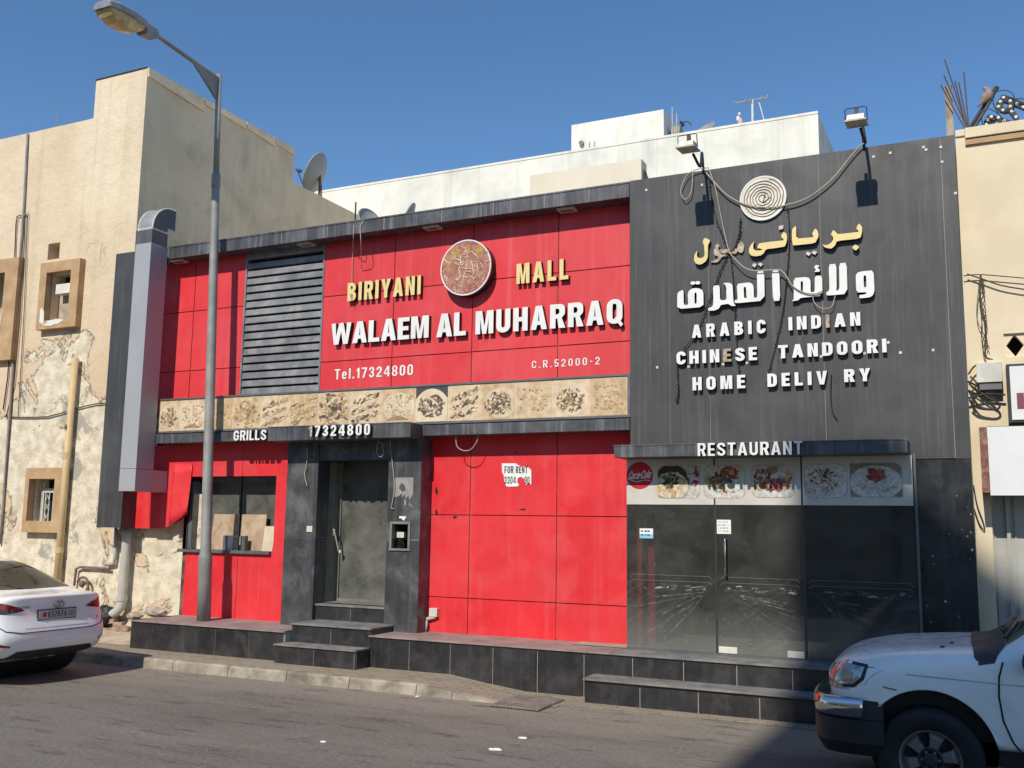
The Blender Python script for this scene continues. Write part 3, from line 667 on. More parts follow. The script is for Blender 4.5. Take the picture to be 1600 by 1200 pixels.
# steps and plinth
def tiles(mb, x0, x1, y, z0, z1, w=.6, off=0., side=None):
    mb.box(x0+.004, x1-.004, y+.008, y+.3, z0, z1-.004, 1)
    a = x0
    first = True
    while a < x1-.01:
        b = min(x1, a + (w-off if first and off else w)); first = False
        mb.box(a+.004, b-.004, y, y+.012, z0, z1-.006, 0); a = b
def slab(mb, x0, x1, y0, y1, z, mi=2, lip=.02, t=.022): mb.box(x0-lip*.5, x1+lip*.5, y0-lip, y1, z-t, z, mi)
mb = MB()
tiles(mb, -11.16, -8.43, 10.75, .05, ZP-.02, .58, .18); mb.box(-11.16, -8.43, 10.77, 12.4, .05, ZP-.03, 1); slab(mb, -11.16, -8.43, 10.75, 12.3, ZP-.012, 3)
tiles(mb, -7.19, XT1, 10.90, -.02, ZP-.02, .585); mb.box(-7.19, XT1, 10.92, 12.4, -.02, ZP-.03, 1); slab(mb, -7.19, -3.95, 10.90, 12.3, ZP-.004, 3); slab(mb, -3.94, XT1, 10.90, 15.4, ZP-.004, 2)
mb.box(-8.43, -7.19, 11.1, 12.4, .05, .5, 1)
mb.box(-11.172, -11.16, 10.76, 12.0, .05, ZP-.035, 0)
mb.build('plinth', [TILE, GROUT, TREAD, TREADR], B, bevel=.002)
mb = MB(); tiles(mb, -8.46, -7.19, 10.60, .1, .345, .62); mb.box(-8.46, -7.19, 10.62, 10.9, .1, .345, 0); slab(mb, -8.46, -7.19, 10.60, 10.90, .365); mb.build('entrance_step', [TILE, GROUT, TREAD], B, bevel=.002)
mb = MB(); tiles(mb, -8.42, -7.165, 10.885, .36, .585, .63); mb.box(-8.42, -7.165, 10.9, 11.5, .36, .59, 0); slab(mb, -8.42, -7.165, 10.885, 11.5, .608); mb.build('entrance_step', [TILE, GROUT, TREAD], B, bevel=.002)
mb = MB(); tiles(mb, PLx1, PRx0, 11.47, .6, .795, .58); slab(mb, PLx1, PRx0, 11.47, 11.7, .817, lip=.015); mb.build('threshold', [TILE, GROUT, TREAD], B, bevel=.002)
mb = MB(); tiles(mb, -4.12, XT1, 10.55, -.02, .255, .64); mb.box(-4.12, XT1, 10.57, 10.9, -.02, .25, 0); slab(mb, -4.12, XT1, 10.55, 10.92, .275, lip=.03); mb.build('shop_step', [TILE, GROUT, TREAD], B, bevel=.002)
# --- black tower
mb = MB()
tx = [px(1046, 500, YT), px(1107, 450, YT), px(1284, 450, YT), px(1480, 450, YT)]
xs = [XT0, *tx, XT1]
for i, (a, b) in enumerate(zip(xs, xs[1:])): mb.box(a+.0025, b-.0025, YT, YT+.03, 2.72 if i < 4 else 2.70, 6.25, 0)
mb.box(XT0+.01, XT1-.01, YT+.008, YT+.12, 2.71, 6.235, 1)
mb.quad((XT1-.002, YT, .5), (XT1-.002, YR+3.7, .5), (XT1-.002, YR+3.7, 6.24), (XT1-.002, YT, 6.24), 0); mb.quad((XT0, YT, 2.72), (XT0, YT, 6.25), (XT0, YR+1.2, 6.25), (XT0, YR+1.2, 2.72), 0)
tw = mb.build('tower_cladding', [BLACK, GROUT], B)
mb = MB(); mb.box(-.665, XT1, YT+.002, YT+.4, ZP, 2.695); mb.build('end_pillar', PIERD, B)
R = random.Random(3)
for i in range(30):
    u, v = R.uniform(1436, 1524), R.uniform(735, 980); c = atY(u, v, YT); r = R.choice((.004, .005, .007, .012))
    mb = MB(); mb.prism([ell(c.x, c.z, r, r*R.uniform(.7, 1.2), 8, 0, .5, i)], YT-.003, YT+.001); mb.build('paint_spot', DUSTD if i % 3 else BOXW, B)
for (u, v) in ((1388, 535), (1407, 551), (1458, 547), (1283, 557), (1222, 559), (1351, 552), (1027, 574), (1076, 573), (1130, 569), (1167, 567), (1010, 297), (1097, 289), (1365, 245), (1391, 239), (1443, 230), (1447, 234), (1470, 230), (1472, 253), (1493, 302)):
    c = atY(u, v, YT); mb = MB(); mb.box(c.x-.014, c.x+.014, YT-.006, YT+.002, c.z-.014, c.z+.014); mb.build('fixing_block', BOXW, tw)
# glazed shop front
xg = [-3.9, px(1119, 900, 11.34), px(1257, 900, 11.34), -.69]; zg0, zg1 = .535, 2.75
g = MB()
for a, b in zip(xg, xg[1:]):
    o = MB(); o.box(a+.004, b-.004, 11.34, 11.35, zg0+.008, zg1); o = o.build('shop_window', GLASS, B)
    if a == xg[1]: DOORP = o
o = MB(); o.box(xg[0], xg[0]+.01, 11.352, YR, zg0, zg1); o.build('side_window', GLASS, B)
mb = MB(); mb.box(xg[0], xg[-1], 11.32, 11.365, zg0-.012, zg0+.006); mb.box(-.69, -.665, 11.32, YT+.05, zg0, zg1); mb.build('shop_window_frame', FRAMEM, B)
mb = MB()
for a in xg[1:3]: mb.box(a-.012, a+.012, 11.336, 11.354, zg0+.01, zg1)
mb.build('glazing_joint', DARKM, B)
for a, b in ((xg[1]+.02, xg[1]+.23), (xg[2]-.2, xg[2]-.02)): mb = MB(); mb.box(a, b, 11.325, 11.365, zg0+.012, zg0+.085); mb.build('door_clamp', BOXW, DOORP, bevel=.006)
hx = px(1133, 870, 11.28); h0, h1 = pz(1133, 843, 11.28), pz(1133, 898, 11.28)
mb = MB(); mb.tube(curve([(hx, 11.34, h0), (hx, 11.30, h0), (hx, 11.275, h0-.04), (hx, 11.275, h1+.04), (hx, 11.30, h1), (hx, 11.34, h1)], 30), .013, 10); mb.build('door_handle', CHROME, DOORP, smooth=True)
mb = MB()
for dz in (.03, .22): mb.lathe([(0, 0), (.05, 0), (.05, -.008), (0, -.008)], (hx+.06, 11.34, h0-dz-.1), (0, 1, 0), 20)
# interior
mb = MB()
mb.box(-4.6, XT1, 14.9, 14.95, .5, 3.0, 0); mb.box(-4.62, -4.6, YR+.1, 14.9, .5, 3.0, 0); mb.box(XT1-.1, XT1-.05, YT+.4, 14.9, .5, 3.0, 0)
mb.quad((-4.6, YR+.05, 3.0), (XT1, YR+.05, 3.0), (XT1, 14.9, 3.0), (-4.6, 14.9, 3.0), 0); mb.quad((-4.6, 11.36, ZP+.003), (XT1-.06, 11.36, ZP+.003), (XT1-.06, 14.9, ZP+.003), (-4.6, 14.9, ZP+.003), 1)
mb.build('shop_interior', [INTW, INTF], B)
mb = MB(); xq = px(1008, 950, 11.9); mb.box(xq, xq+.13, 11.9, 11.97, ZP, 2.0); mb.build('inner_post', RED2, B)
mb = MB(); mb.box(-3.93, -.72, 10.985, YT-.002, 2.742, 2.882); mb.box(-3.935, -.715, 10.98, 10.99, 2.872, 2.888); mb.build('shop_canopy', BLACKS, B, bevel=.004)
# left fin
mb = MB(); mb.box(-12.72, -12.2, YT, YB, 1.805, 6.25); mb.build('side_fin', BLACK, B)
mb = MB(); mb.box(-12.2, XL-.3, YR+.06, YB, 2.35, 6.2); mb.build('side_return', DARK, B)
# ============================================================ LETTERING
SIGNF = 'raised sign letters on the shop front'
def line(name, lb, text, u0, u1, vt, vb, uref, Y, depth, mats, bold=.2, track=.12, bare=(), group=SIGNF):
    """vt, vb: top and foot of the capitals measured at column uref"""
    x0, x1 = px(u0, (vt+vb)/2, Y), px(u1, (vt+vb)/2, Y)
    z1, z0 = pz(uref, vt, Y), pz(uref, vb, Y)
    t = thing(name, lb, 'sign lettering', ((x0+x1)/2, Y, z0), group)
    word(text, x0, x1, z0, z1, Y, depth, mats, t, bold, track, bare); return t
WL, YL = [WHITEL, RETURN], [YELLOWL, RETURN]
Yf = YR-.07
line('sign_lettering', 'raised yellow word BIRIYANI on the red panels left of the round emblem', 'BIRIYANI', 543, 657, 442.5, 471, 543, Yf, .07, YL, .22, .17)
line('sign_lettering', 'raised yellow word MALL on the red panels right of the round emblem', 'MALL', 807, 888, 412.5, 444, 807, Yf, .07, YL, .22, .19)
line('sign_lettering', 'large white word WALAEM on the red sign', 'WALAEM', 517.5, 669.5, 506, 539, 519, Yf, .07, WL, .22, .07)
line('sign_lettering', 'large white word AL on the red sign', 'AL', 682, 728, 491, 527, 684, Yf, .07, WL, .22, .07)
line('sign_lettering', 'large white word MUHARRAQ on the red sign', 'MUHARRAQ', 743, 972.5, 486.5, 522.5, 745, Yf, .07, WL, .22, .12)
line('sign_lettering', 'white telephone line Tel. 17324800 low on the red sign', 'Tel.17324800', 523, 645, 577, 593, 525, YR-.006, .005, WL, .17, .2)
line('sign_lettering', 'small white registration line C.R. 52000-2 at the right foot of the red sign', 'C.R.52000-2', 831, 937, 564, 575.5, 832, YR-.006, .005, WL, .15, .33)
line('sign_lettering', 'white word GRILLS on the thin black cornice by the lamp post', 'GRILLS', 365, 416, 673, 688.5, 366, YT-.08, .06, WL, .19, .12)
line('sign_lettering', 'white number 17324800 with ruined first digit on the entrance canopy', '17324800', 482, 578, 665, 682, 490, 11.0, .06, WL, .2, .22, bare=(0,))
line('sign_lettering', 'white word RESTAURANT on the canopy over the shop window', 'RESTAURANT', 1090, 1254, 692.5, 712.5, 1092, 10.93, .05, WL, .18, .16)
Yg = YT-.06
line('sign_lettering', 'white word ARABIC on the black tower', 'ARABIC', 1081, 1196.5, 507.5, 528, 1084, Yg, .06, WL, .24, .34)
line('sign_lettering', 'white word INDIAN on the black tower, one letter stripped to its core', 'INDIAN', 1232, 1344.5, 495.5, 516, 1234, Yg, .06, WL, .24, .28, bare=(3,))
line('sign_lettering', 'white word CHINESE on the black tower, one letter stripped brown', 'CHINESE', 1057, 1183, 549.5, 569.5, 1060, Yg, .06, WL, .24, .24, bare=(4,))
line('sign_lettering', 'white word TANDOORI on the black tower', 'TANDOORI', 1216, 1385.5, 539.5, 560, 1218, Yg, .06, WL, .24, .24)
line('sign_lettering', 'white word HOME on the black tower', 'HOME', 1082, 1164.5, 589.5, 610, 1084, Yg, .06, WL, .24, .3)
t = line('sign_lettering', 'white word DELIV RY on the black tower with its second E missing', 'DELIV', 1199, 1292.5, 584, 604.5, 1200, Yg, .06, WL, .24, .3)
word('RY', px(1319, 590, Yg), px(1360, 590, Yg), pz(1322, 597, Yg), pz(1322, 577, Yg), Yg, .06, WL, t, .24, .28)
def trace(pts, ou, ov, Y): return [(px(ou+x/10, ov+y/10, Y), pz(ou+x/10, ov+y/10, Y)) for x, y in pts]
def smooth_loop(l, it=1):
    for _ in range(it):
        o = []
        for i in range(len(l)):
            a, b = l[i], l[(i+1) % len(l)]
            o += [(a[0]*.85+b[0]*.15, a[1]*.85+b[1]*.15), (a[0]*.15+b[0]*.85, a[1]*.15+b[1]*.85)]
        l = o
    return l
def arab(parts, name, mats, t, Y, dep, sm=1):
    for loops in parts:
        mb = MB(); mb.prism([smooth_loop(l, sm) for l in loops], Y, Y+dep, 0, 1); mb.build(name, mats, t)
P1, P2, P3, P4 = (1050, 340), (1200, 330), (1050, 400), (1210, 390)
T = lambda pts, P: trace(pts, P[0], P[1], Yg)
t = thing('arabic_lettering', 'yellow raised arabic words at the top of the black tower, one word stripped', 'sign lettering', (px(1215, 390, Yg), Yg, pz(1215, 415, Yg)), SIGNF)
arab([[T([(515,315),(597,352),(580,400),(562,425),(560,620),(530,680),(470,725),(420,735),(370,715),(342,660),(350,590),(370,545),(400,515),(390,560),(390,600),(410,628),(440,632),(480,625),(505,600),(510,560),(500,420),(480,395),(490,345)], P1)],
      [T([(1290,370),(1268,430),(1272,490),(1310,517),(1380,512),(1420,495),(1335,475),(1340,440),(1365,400),(1600,370),(1740,355),(1745,340),(1705,295),(1710,270),(1745,220),(1785,250),(1800,310),(1790,380),(1765,445),(1745,455),(1600,478),(1490,490),(1455,510),(1440,550),(1390,590),(1310,605),(1240,595),(1200,540),(1205,480),(1235,420)], P1)],
      [T([(440,220),(440,430),(715,405),(705,385),(690,345),(735,270),(775,300),(790,370),(785,405),(735,500),(400,535),(385,525),(375,430),(375,280)], P2)],
      [T([(1425,190),(1470,245),(1470,330),(1440,425),(1075,465),(1050,530),(1000,580),(950,582),(890,565),(845,520),(880,528),(940,525),(1000,480),(1020,430),(1010,390),(980,360),(1020,290),(1060,330),(1090,360),(1400,325),(1420,320),(1380,265),(1395,225)], P2)],
      [T([(1365,518),(1428,560),(1372,618),(1310,568)], P2)]], 'letter', YL, t, Yg, .06)
arab([[T([(1240,738),(1268,702),(1318,718),(1284,772)], P1)], [T([(1335,720),(1365,690),(1412,715),(1380,758)], P1)], [T([(160,222),(235,205),(228,265),(162,280)], P2)], [T([(580,655),(610,620),(665,645),(632,690)], P2)], [T([(672,640),(705,605),(765,625),(730,672)], P2)]], 'letter_dot', [CREAMP, RETURN], t, Yg+.03, .03, 0)
for o in arab([[T([(690,395),(725,410),(733,445),(705,455),(735,520),(755,565),(850,568),(865,590),(770,600),(735,660),(690,690),(580,690),(650,662),(690,640),(722,602),(660,582),(640,540),(650,480),(672,470),(660,430)], P1)],
      [T([(740,490),(870,485),(990,480),(1035,380),(1085,358),(1118,430),(1110,500),(1080,545),(1035,530),(1020,510),(985,560),(880,545),(760,548)], P1)]], 'bare_letter', [BARE, BARE], t, Yg+.03, .03) or []: pass
t = thing('arabic_lettering', 'large white raised arabic name across the middle of the black tower', 'sign lettering', (px(1215, 450, Yg), Yg, pz(1215, 490, Yg)), SIGNF)
arab([[T([(80,830),(82,590),(110,555),(180,525),(183,765),(255,762),(245,600),(262,545),(310,510),(370,500),(430,508),(475,535),(490,580),(492,795)], P3), T([(350,580),(368,568),(385,582),(387,740),(352,745)], P3)],
      [T([(565,812),(615,800),(640,770),(648,700),(640,465),(745,455),(750,693),(852,685),(848,500),(835,455),(795,425),(860,417),(920,425),(948,465),(958,700),(970,750),(1000,778),(930,782),(880,745),(760,765),(745,800),(720,830),(660,852),(565,855)], P3)],
      [T([(975,690),(1028,682),(1010,435),(1200,412),(1250,430),(1275,480),(1280,655),(1335,645),(1325,235),(1440,232),(1448,695),(985,740)], P3), T([(1120,485),(1155,480),(1162,600),(1172,655),(1125,658)], P3)],
      [T([(-40,328),(75,316),(92,795),(-20,805)], P4)],
      [T([(298,445),(480,428),(540,440),(565,490),(565,668),(632,660),(630,412),(745,405),(752,722),(410,752),(372,792),(270,808),(305,770)], P4), T([(410,500),(430,488),(447,500),(447,670),(412,665)], P4)],
      [T([(848,230),(968,222),(972,610),(960,638),(1000,635),(1018,590),(1010,213),(1130,203),(1142,690),(812,720),(812,665),(862,635)], P4)],
      [T([(1270,400),(1300,360),(1370,338),(1548,322),(1565,640),(1540,710),(1490,745),(1330,762),(1325,710),(1420,700),(1450,665),(1280,670)], P4), T([(1392,415),(1415,398),(1432,410),(1440,585),(1398,590)], P4)]], 'letter', WL, t, Yg, .06)
arab([[T(ell(328, 422, 40, 26, 14), P3)], [T(ell(402, 418, 40, 26, 14), P3)], [T([(620,270),(650,238),(700,250),(700,270),(665,280),(712,312),(700,345),(620,350),(650,320)], P4)]], 'letter_dot', WL, t, Yg, .06, 0)
# ============================================================ EMBLEMS
def cracked():
    b = NB('cracked_emblem_print')
    dn = b.n('ShaderNodeVectorMath', operation='ADD'); nn = b.n('ShaderNodeTexNoise'); nn.inputs['Scale'].default_value = 5; b.l(b.pos, nn.inputs[0])
    s1 = b.n('ShaderNodeVectorMath', operation='SCALE'); s1.inputs['Scale'].default_value = .25; b.l(nn.outputs['Color'], s1.inputs[0]); b.l(b.pos, dn.inputs[0]); b.l(s1.outputs[0], dn.inputs[1])
    v = b.n('ShaderNodeTexVoronoi', feature='DISTANCE_TO_EDGE'); v.inputs['Scale'].default_value = 9; b.l(dn.outputs[0], v.inputs[0])
    n = b.noise(6, 6, .7)
    c = b.mix(b.ramp(n, .35, .65), (.3, .07, .06), (.45, .24, .17))
    g = b.ramp(b.noise(3.2, 3), .55, .68); c = b.mix(b.math('MULTIPLY', g, .5), c, (.42, .25, .05))
    ck = b.math('MULTIPLY', b.ramp(v.outputs['Distance'], .045, .01), b.ramp(b.noise(3.5, 2), .5, .62)); c = b.mix(b.math('MULTIPLY', ck, .6), c, (.8, .7, .48))
    b.set(Base_Color=c, Roughness=.5); return b.m
ce = atY(727.5, 418, YR-.16)
rad = .385
t = thing('round_emblem', 'round brown cracked emblem with white rim between BIRIYANI and MALL', 'emblem', (ce.x, YR, ce.z-rad))
mb = MB(); mb.lathe([(rad, 0), (rad, .16)], ce, (0, 1, 0), 64); mb.build('drum', [RETURN], t, smooth=True)
mb = MB(); mb.lathe([(0, 0), (rad-.012, 0)], ce-Vector((0, .002, 0)), (0, 1, 0), 64); mb.build('emblem_face', cracked(), t)
mb = MB(); mb.lathe([(rad-.013, -.006), (rad+.004, -.006), (rad+.004, .02), (rad-.013, .02)], ce, (0, 1, 0), 64); mb.build('rim', WHITEL, t, smooth=False)
R = random.Random(5); OCH = M('ochre_print', (.42, .25, .05), .6, var=.3, vs=25); PKP = M('pale_pink_print', (.55, .33, .26), .6)
cq = lambda x, y: ((lambda p: (p.x, ce.y-.004, p.z))(atY(680+x/10, 360+y/10, ce.y)))
for i, (x, y, rx, rz, ro) in enumerate(((330, 350, .07, .035, -.9), (515, 300, .03, .075, 0), (690, 290, .055, .075, -.5), (270, 330, .025, .06, .4), (380, 330, .022, .05, -.3))):
    p = cq(x, y); mb = MB(); mb.prism([ell(p[0], p[2], rx, rz, 14, ro, .5, i)], ce.y-.003-.0003*i, ce.y-.002); mb.build('gold_leaf', OCH, t)
mb = MB()
CR = [[(120,430),(180,490),(240,510),(280,400)],[(85,660),(150,625),(200,590),(240,520)],[(380,770),(390,690),(370,600),(400,540),(400,420),(450,340),(520,350),(580,340),(650,400)],[(430,830),(460,680),(490,600),(480,500),(430,560),(440,470),(480,420),(530,430)],[(520,840),(560,740),(600,680),(590,600),(580,540),(560,480)],[(600,780),(640,700),(670,620),(660,520),(700,480),(640,490),(580,490)],[(320,770),(370,780),(410,720),(460,730),(520,740),(560,720),(620,760)],[(380,590),(480,600),(580,600)],[(300,500),(370,540),(410,490),(330,450)],[(700,500),(740,560),(690,600)],[(140,700),(190,780),(170,850)],[(650,400),(680,440),(640,480)],[(300,380),(320,440),(380,460),(420,510)],[(800,500),(870,480)],[(740,370),(850,320)],[(450,720),(500,650),(570,660)],[(360,800),(340,740)],[(600,540),(640,580)]]
for i, c_ in enumerate(CR): mb.tube(curve([Vector(cq(x, y))-Vector((0, .0004*i, 0)) for x, y in c_], 20), .0075 if i in (2, 3, 4, 6) else .005, 4)
mb.build('pale_crack', M('pale_crack', (.8, .68, .46), .7), t)
mb = MB()
for i in range(46):
    a = R.uniform(-pi*1.02, .02*pi); q = R.choice((.25, .3, .33))+R.random()*.02
    mb.prism([ell(ce.x+q*cos(a), ce.z+q*sin(a), .015, .009, 7, a+pi/2, .6, i)], ce.y-.0032-.00002*i, ce.y-.002, 0)
mb.build('faded_border', PKP, t)
c2 = atY(1192, 309.5, YT-.03); r2 = .268
t = thing('round_emblem', 'white disc with spiral lines at the top of the black tower', 'emblem', (c2.x, YT, c2.z-r2))
mb = MB(); mb.lathe([(0, 0), (r2, 0), (r2, .03)], c2, (0, 1, 0), 56); mb.build('disc', [M('disc_cream', (.74, .69, .58), .6, dust=((.6, .45, .38), .5, 9))], t)
mb = MB(); R = random.Random(8); pts = []
for i in range(150):
    q = i/149; a = q*2*pi*6.2; rr = .03 + .215*q + R.uniform(-.005, .005)
    pts.append((c2.x+rr*cos(a), c2.y-.004, c2.z+rr*sin(a)*.98))
mb.tube(pts, .0042, 5); mb.tube([(c2.x, c2.y-.004, c2.z-.06), (c2.x+.03, c2.y-.004, c2.z+.06)], .005, 5); mb.tube([(c2.x, c2.y-.004, c2.z-.06), (c2.x+.09, c2.y-.004, c2.z)], .005, 5); mb.build('spiral_line', CABLEBR, t)
mb = MB(); mb.lathe([(r2-.012, -.004), (r2+.003, -.004), (r2+.003, .01), (r2-.012, .01)], c2, (0, 1, 0), 56); mb.build('rim', WHITEL, t)
# ============================================================ PICTURES OF DISHES
PT = [M('print_tan_%d' % i, c, .7, var=.2, vs=11, dust=((.68, .54, .37), .5, 7)) for i, c in enumerate([(.6, .45, .28), (.64, .5, .33), (.55, .39, .22)])]
PP = M('print_plate', (.68, .56, .4), .7, dust=((.5, .34, .17), .4, 6)); PB1 = M('print_brown', (.16, .12, .085), .8, var=.3, vs=20); PB2 = M('print_dark', (.08, .068, .058), .8, var=.3, vs=20); PB3 = M('print_mid', (.33, .22, .12), .8, var=.3, vs=20)
PTD = M('print_ochre', (.46, .31, .15), .8, var=.3, vs=20); PGREY = M('print_grey', (.06, .06, .065), .8)
def clipped(mb, loop, x0, x1, z0, z1, y, mi, th=.0012):
    l = [(min(max(a, x0), x1), min(max(b, z0), z1)) for a, b in loop]
    o = []
    for p in l:
        if not o or (abs(p[0]-o[-1][0]) + abs(p[1]-o[-1][1])) > 1e-5: o.append(p)
    if len(o) > 2:
        ar = abs(sum(o[i][0]*o[(i+1) % len(o)][1]-o[(i+1) % len(o)][0]*o[i][1] for i in range(len(o))))
        if ar > 2e-6: mb.prism([o], y-th, y, mi)
def dish_picture(name, parent, x0, x1, z0, z1, y, seed, mats, style, label=None):
    """flat print: ground, plate, heap of irregular flakes (mats: ground, plate, flakes...)"""
    R = random.Random(seed); mb = MB(); w_, h_ = x1-x0, z1-z0; cx, cz = (x0+x1)/2, (z0+z1)/2
    mb.box(x0, x1, y-.002, y, z0, z1, 0); yy = y-.0022; nf = len(mats)-2
    if style in (1, 3): clipped(mb, ell(cx+R.uniform(-.1, .1)*w_, cz-.05*h_, .5*w_, .42*h_, 30), x0, x1, z0, z1, yy, 1); yy -= .0013
    if style == 4:
        mb.prism([[(x0, z1-h_*.32), (x0, z1), (x1, z1), (x1, z1-h_*.32)]], yy-.001, yy, 1+nf); nf -= 1; yy -= .0013
        clipped(mb, ell(cx, cz-.14*h_, .56*w_, .58*h_, 36), x0, x1, z0, z1, yy, 1); yy -= .0013
    N = {0: 110, 1: 150, 2: 150, 3: 90, 4: 200, 5: 80}[style]
    for i in range(N):
        if style in (1, 4):
            a = R.uniform(0, 2*pi); q = R.random()**.6*.4; fx, fz = cx+q*w_*cos(a), cz-.06*h_+q*h_*sin(a)*.8
            rx, rz, ro = R.uniform(.015, .075)*w_, R.uniform(.01, .05)*h_, R.uniform(0, pi)
        elif style == 2:
            k = R.randrange(3); tpos = R.random(); fx = x0+(.08+.84*tpos)*w_; fz = z0+h_*(.2+.26*k)+(tpos-.5)*h_*.25+R.gauss(0, .035)*h_
            rx, rz, ro = R.uniform(.02, .10)*w_, R.uniform(.012, .05)*h_, R.uniform(-.2, .9)
        elif style == 0:
            fx = cx+R.gauss(0, .22)*w_; fz = cz+R.gauss(-.02, .2)*h_; rx, rz, ro = R.uniform(.02, .12)*w_, R.uniform(.01, .07)*h_, R.uniform(-.8, .8)
        else:
            fx = cx+R.uniform(-.4, .4)*w_; fz = cz+R.uniform(-.36, .3)*h_; rx, rz, ro = R.uniform(.012, .05)*w_, R.uniform(.008, .03)*h_, R.uniform(-.8, .8)
        clipped(mb, ell(fx, fz, rx, rz, R.choice((7, 8, 9)), ro, .9, i+seed*100), x0+.004, x1-.004, z0+.004, z1-.004, yy, 2+R.randrange(nf)); yy -= .00002
    if style == 3:
        clipped(mb, [(cx+.18*w_*cos(a)*1.9, cz-.3*h_+.5*h_*abs(sin(a))*.0-.12*h_*cos(a)**2) for a in [pi*k/20 for k in range(21)]], x0, x1, z0, z1, yy, 2)
    return mb.build(name, mats, parent)
t = thing('picture_banner', 'faded sepia strip of food photos running under the red sign', 'sign', (-7.7, YT+.02, 3.29), None)
Yp = YT+.02
us = [243, 281, 322, 363.5, 407, 452, 497, 545.5, 595, 648, 700, 751, 805, 863, 920, 984]
sty = [1, 3, 5, 0, 2, 2, 0, 2, 3, 4, 2, 1, 5, 1, 5]
for i, (a, b) in enumerate(zip(us, us[1:])):
    xa, xb = px(a, 640, Yp), px(b, 640, Yp)
    xa = max(xa, XL-.02); xb = min(xb, XT0-.045)
    fl = [PB1, PB2, PB3, PTD, PP] if i in (0, 6, 7, 9, 10, 11, 13) else ([PB1, PB3, PTD, PTD, PP] if i in (3, 4, 5) else [PB3, PTD, PTD, PP, PTD])
    dish_picture('picture', t, xa+.012, xb-.012, 3.296, 3.77, Yp+.008, 11+i, [PT[i % 3], PP, *fl], sty[i]) if sty[i] != 4 else dish_picture('picture', t, xa+.012, xb-.012, 3.296, 3.77, Yp+.008, 11+i, [PT[0], PP, PB1, PB2, PB3, PP, PB1, PGREY], 4)
mb = MB(); mb.box(XL-.02, XT0-.042, Yp+.0085, Yp+.0095, 3.291, 3.774); mb.build('backing', PT[1], t)
# picture strip on the shop window
t = thing('window_banner', 'white strip of coloured food photos stuck along the top of the shop window', 'sign', (-2.3, 11.335, 2.2))
Yq = 11.337
mb = MB(); zs0 = pz(978, 788, Yq)
for a, b in zip(xg, xg[1:]): mb.box(a+.006, b-.014, Yq-.002, Yq, zs0, 2.74)
mb.build('backing', CREAMP, t)
def roundrect(x0, x1, z0, z1, r, n=6, only=None):
    o = []
    for k, (cx, cz, a0) in enumerate(((x1-r, z1-r, 0), (x0+r, z1-r, pi/2), (x0+r, z0+r, pi), (x1-r, z0+r, 3*pi/2))):
        if only and k not in only: o.append(((x1, x0, x0, x1)[k], (z1, z1, z0, z0)[k])); continue
        o += [(cx+r*cos(a0+pi/2*i/n), cz+r*sin(a0+pi/2*i/n)) for i in range(n+1)]
    return o
FD = {k: M('food_'+k, c, .6, var=.25, vs=25) for k, c in dict(dark=(.05, .03, .02), green=(.1, .14, .06), lime=(.36, .4, .17), red=(.28, .05, .05), brown=(.28, .13, .05), cream=(.54, .5, .43), orange=(.6, .3, .1), yellow=(.45, .36, .17), white=(.56, .55, .52), rice=(.62, .52, .36), shade=(.36, .35, .33), deep=(.2, .02, .03), glass=(.5, .58, .52), olive=(.22, .21, .13)).items()}
fm = list(FD.keys()); FM = list(FD.values())
def tile(u0, u1, v0, v1, uc, seed, plate, heaps, only=None):
    R = random.Random(seed); x0, x1, z1, z0 = px(u0, v0, Yq), px(u1, v0, Yq), pz(uc, v0, Yq), pz(uc, v1, Yq)
    mb = MB(); y = Yq-.0024
    mb.prism([roundrect(x0-.008, x1+.008, z0-.008, z1+.008, .085, 6, only)], y-.0005, y, fm.index('shade')); y -= .0008
    mb.prism([roundrect(x0, x1, z0, z1, .08, 6, only)], y-.001, y, fm.index(plate[0])); y -= .0012
    w_, h_ = x1-x0, z1-z0
    for (cx, cz, rx, rz, k) in plate[1]:
        clipped(mb, ell(x0+cx*w_, z0+cz*h_, rx*w_, rz*h_, 32), x0, x1, z0, z1, y, fm.index(k)); y -= .0012
    for (cx, cz, rx, rz, n, size, cols) in heaps:
        for i in range(n):
            a = R.uniform(0, 2*pi); q = sqrt(R.random())
            fx, fz = x0+(cx+q*rx*cos(a))*w_, z0+(cz+q*rz*sin(a))*h_
            s_ = size*R.uniform(.5, 1.4)
            clipped(mb, ell(fx, fz, s_*w_, s_*w_*R.uniform(.3, .8), 7, R.uniform(0, pi), .7, i+seed), x0+.003, x1-.003, z0+.003, z1-.003, y, fm.index(R.choice(cols))); y -= .00002
    return mb.build('picture', FM, t)
tile(1028, 1093, 728, 778, 1060, 1, ('cream', [(.33, .46, .46, .62, 'shade'), (.33, .5, .42, .55, 'dark'), (.33, .38, .4, .42, 'rice')]), [(.32, .42, .34, .36, 90, .05, ['rice', 'orange', 'brown', 'rice', 'yellow']), (.3, .55, .2, .22, 50, .05, ['green', 'dark', 'dark']), (.85, .7, .1, .3, 16, .07, ['red', 'deep', 'cream'])])
tile(1100, 1163, 728, 778, 1130, 2, ('cream', [(.5, .4, .47, .4, 'white'), (.12, .55, .11, .22, 'lime'), (.62, .78, .22, .2, 'red'), (.85, .5, .12, .25, 'glass')]), [(.4, .5, .26, .28, 70, .06, ['dark', 'olive', 'brown', 'green', 'deep']), (.7, .75, .16, .18, 24, .07, ['red', 'red', 'orange']), (.55, .3, .3, .12, 30, .06, ['brown', 'rice', 'cream'])])
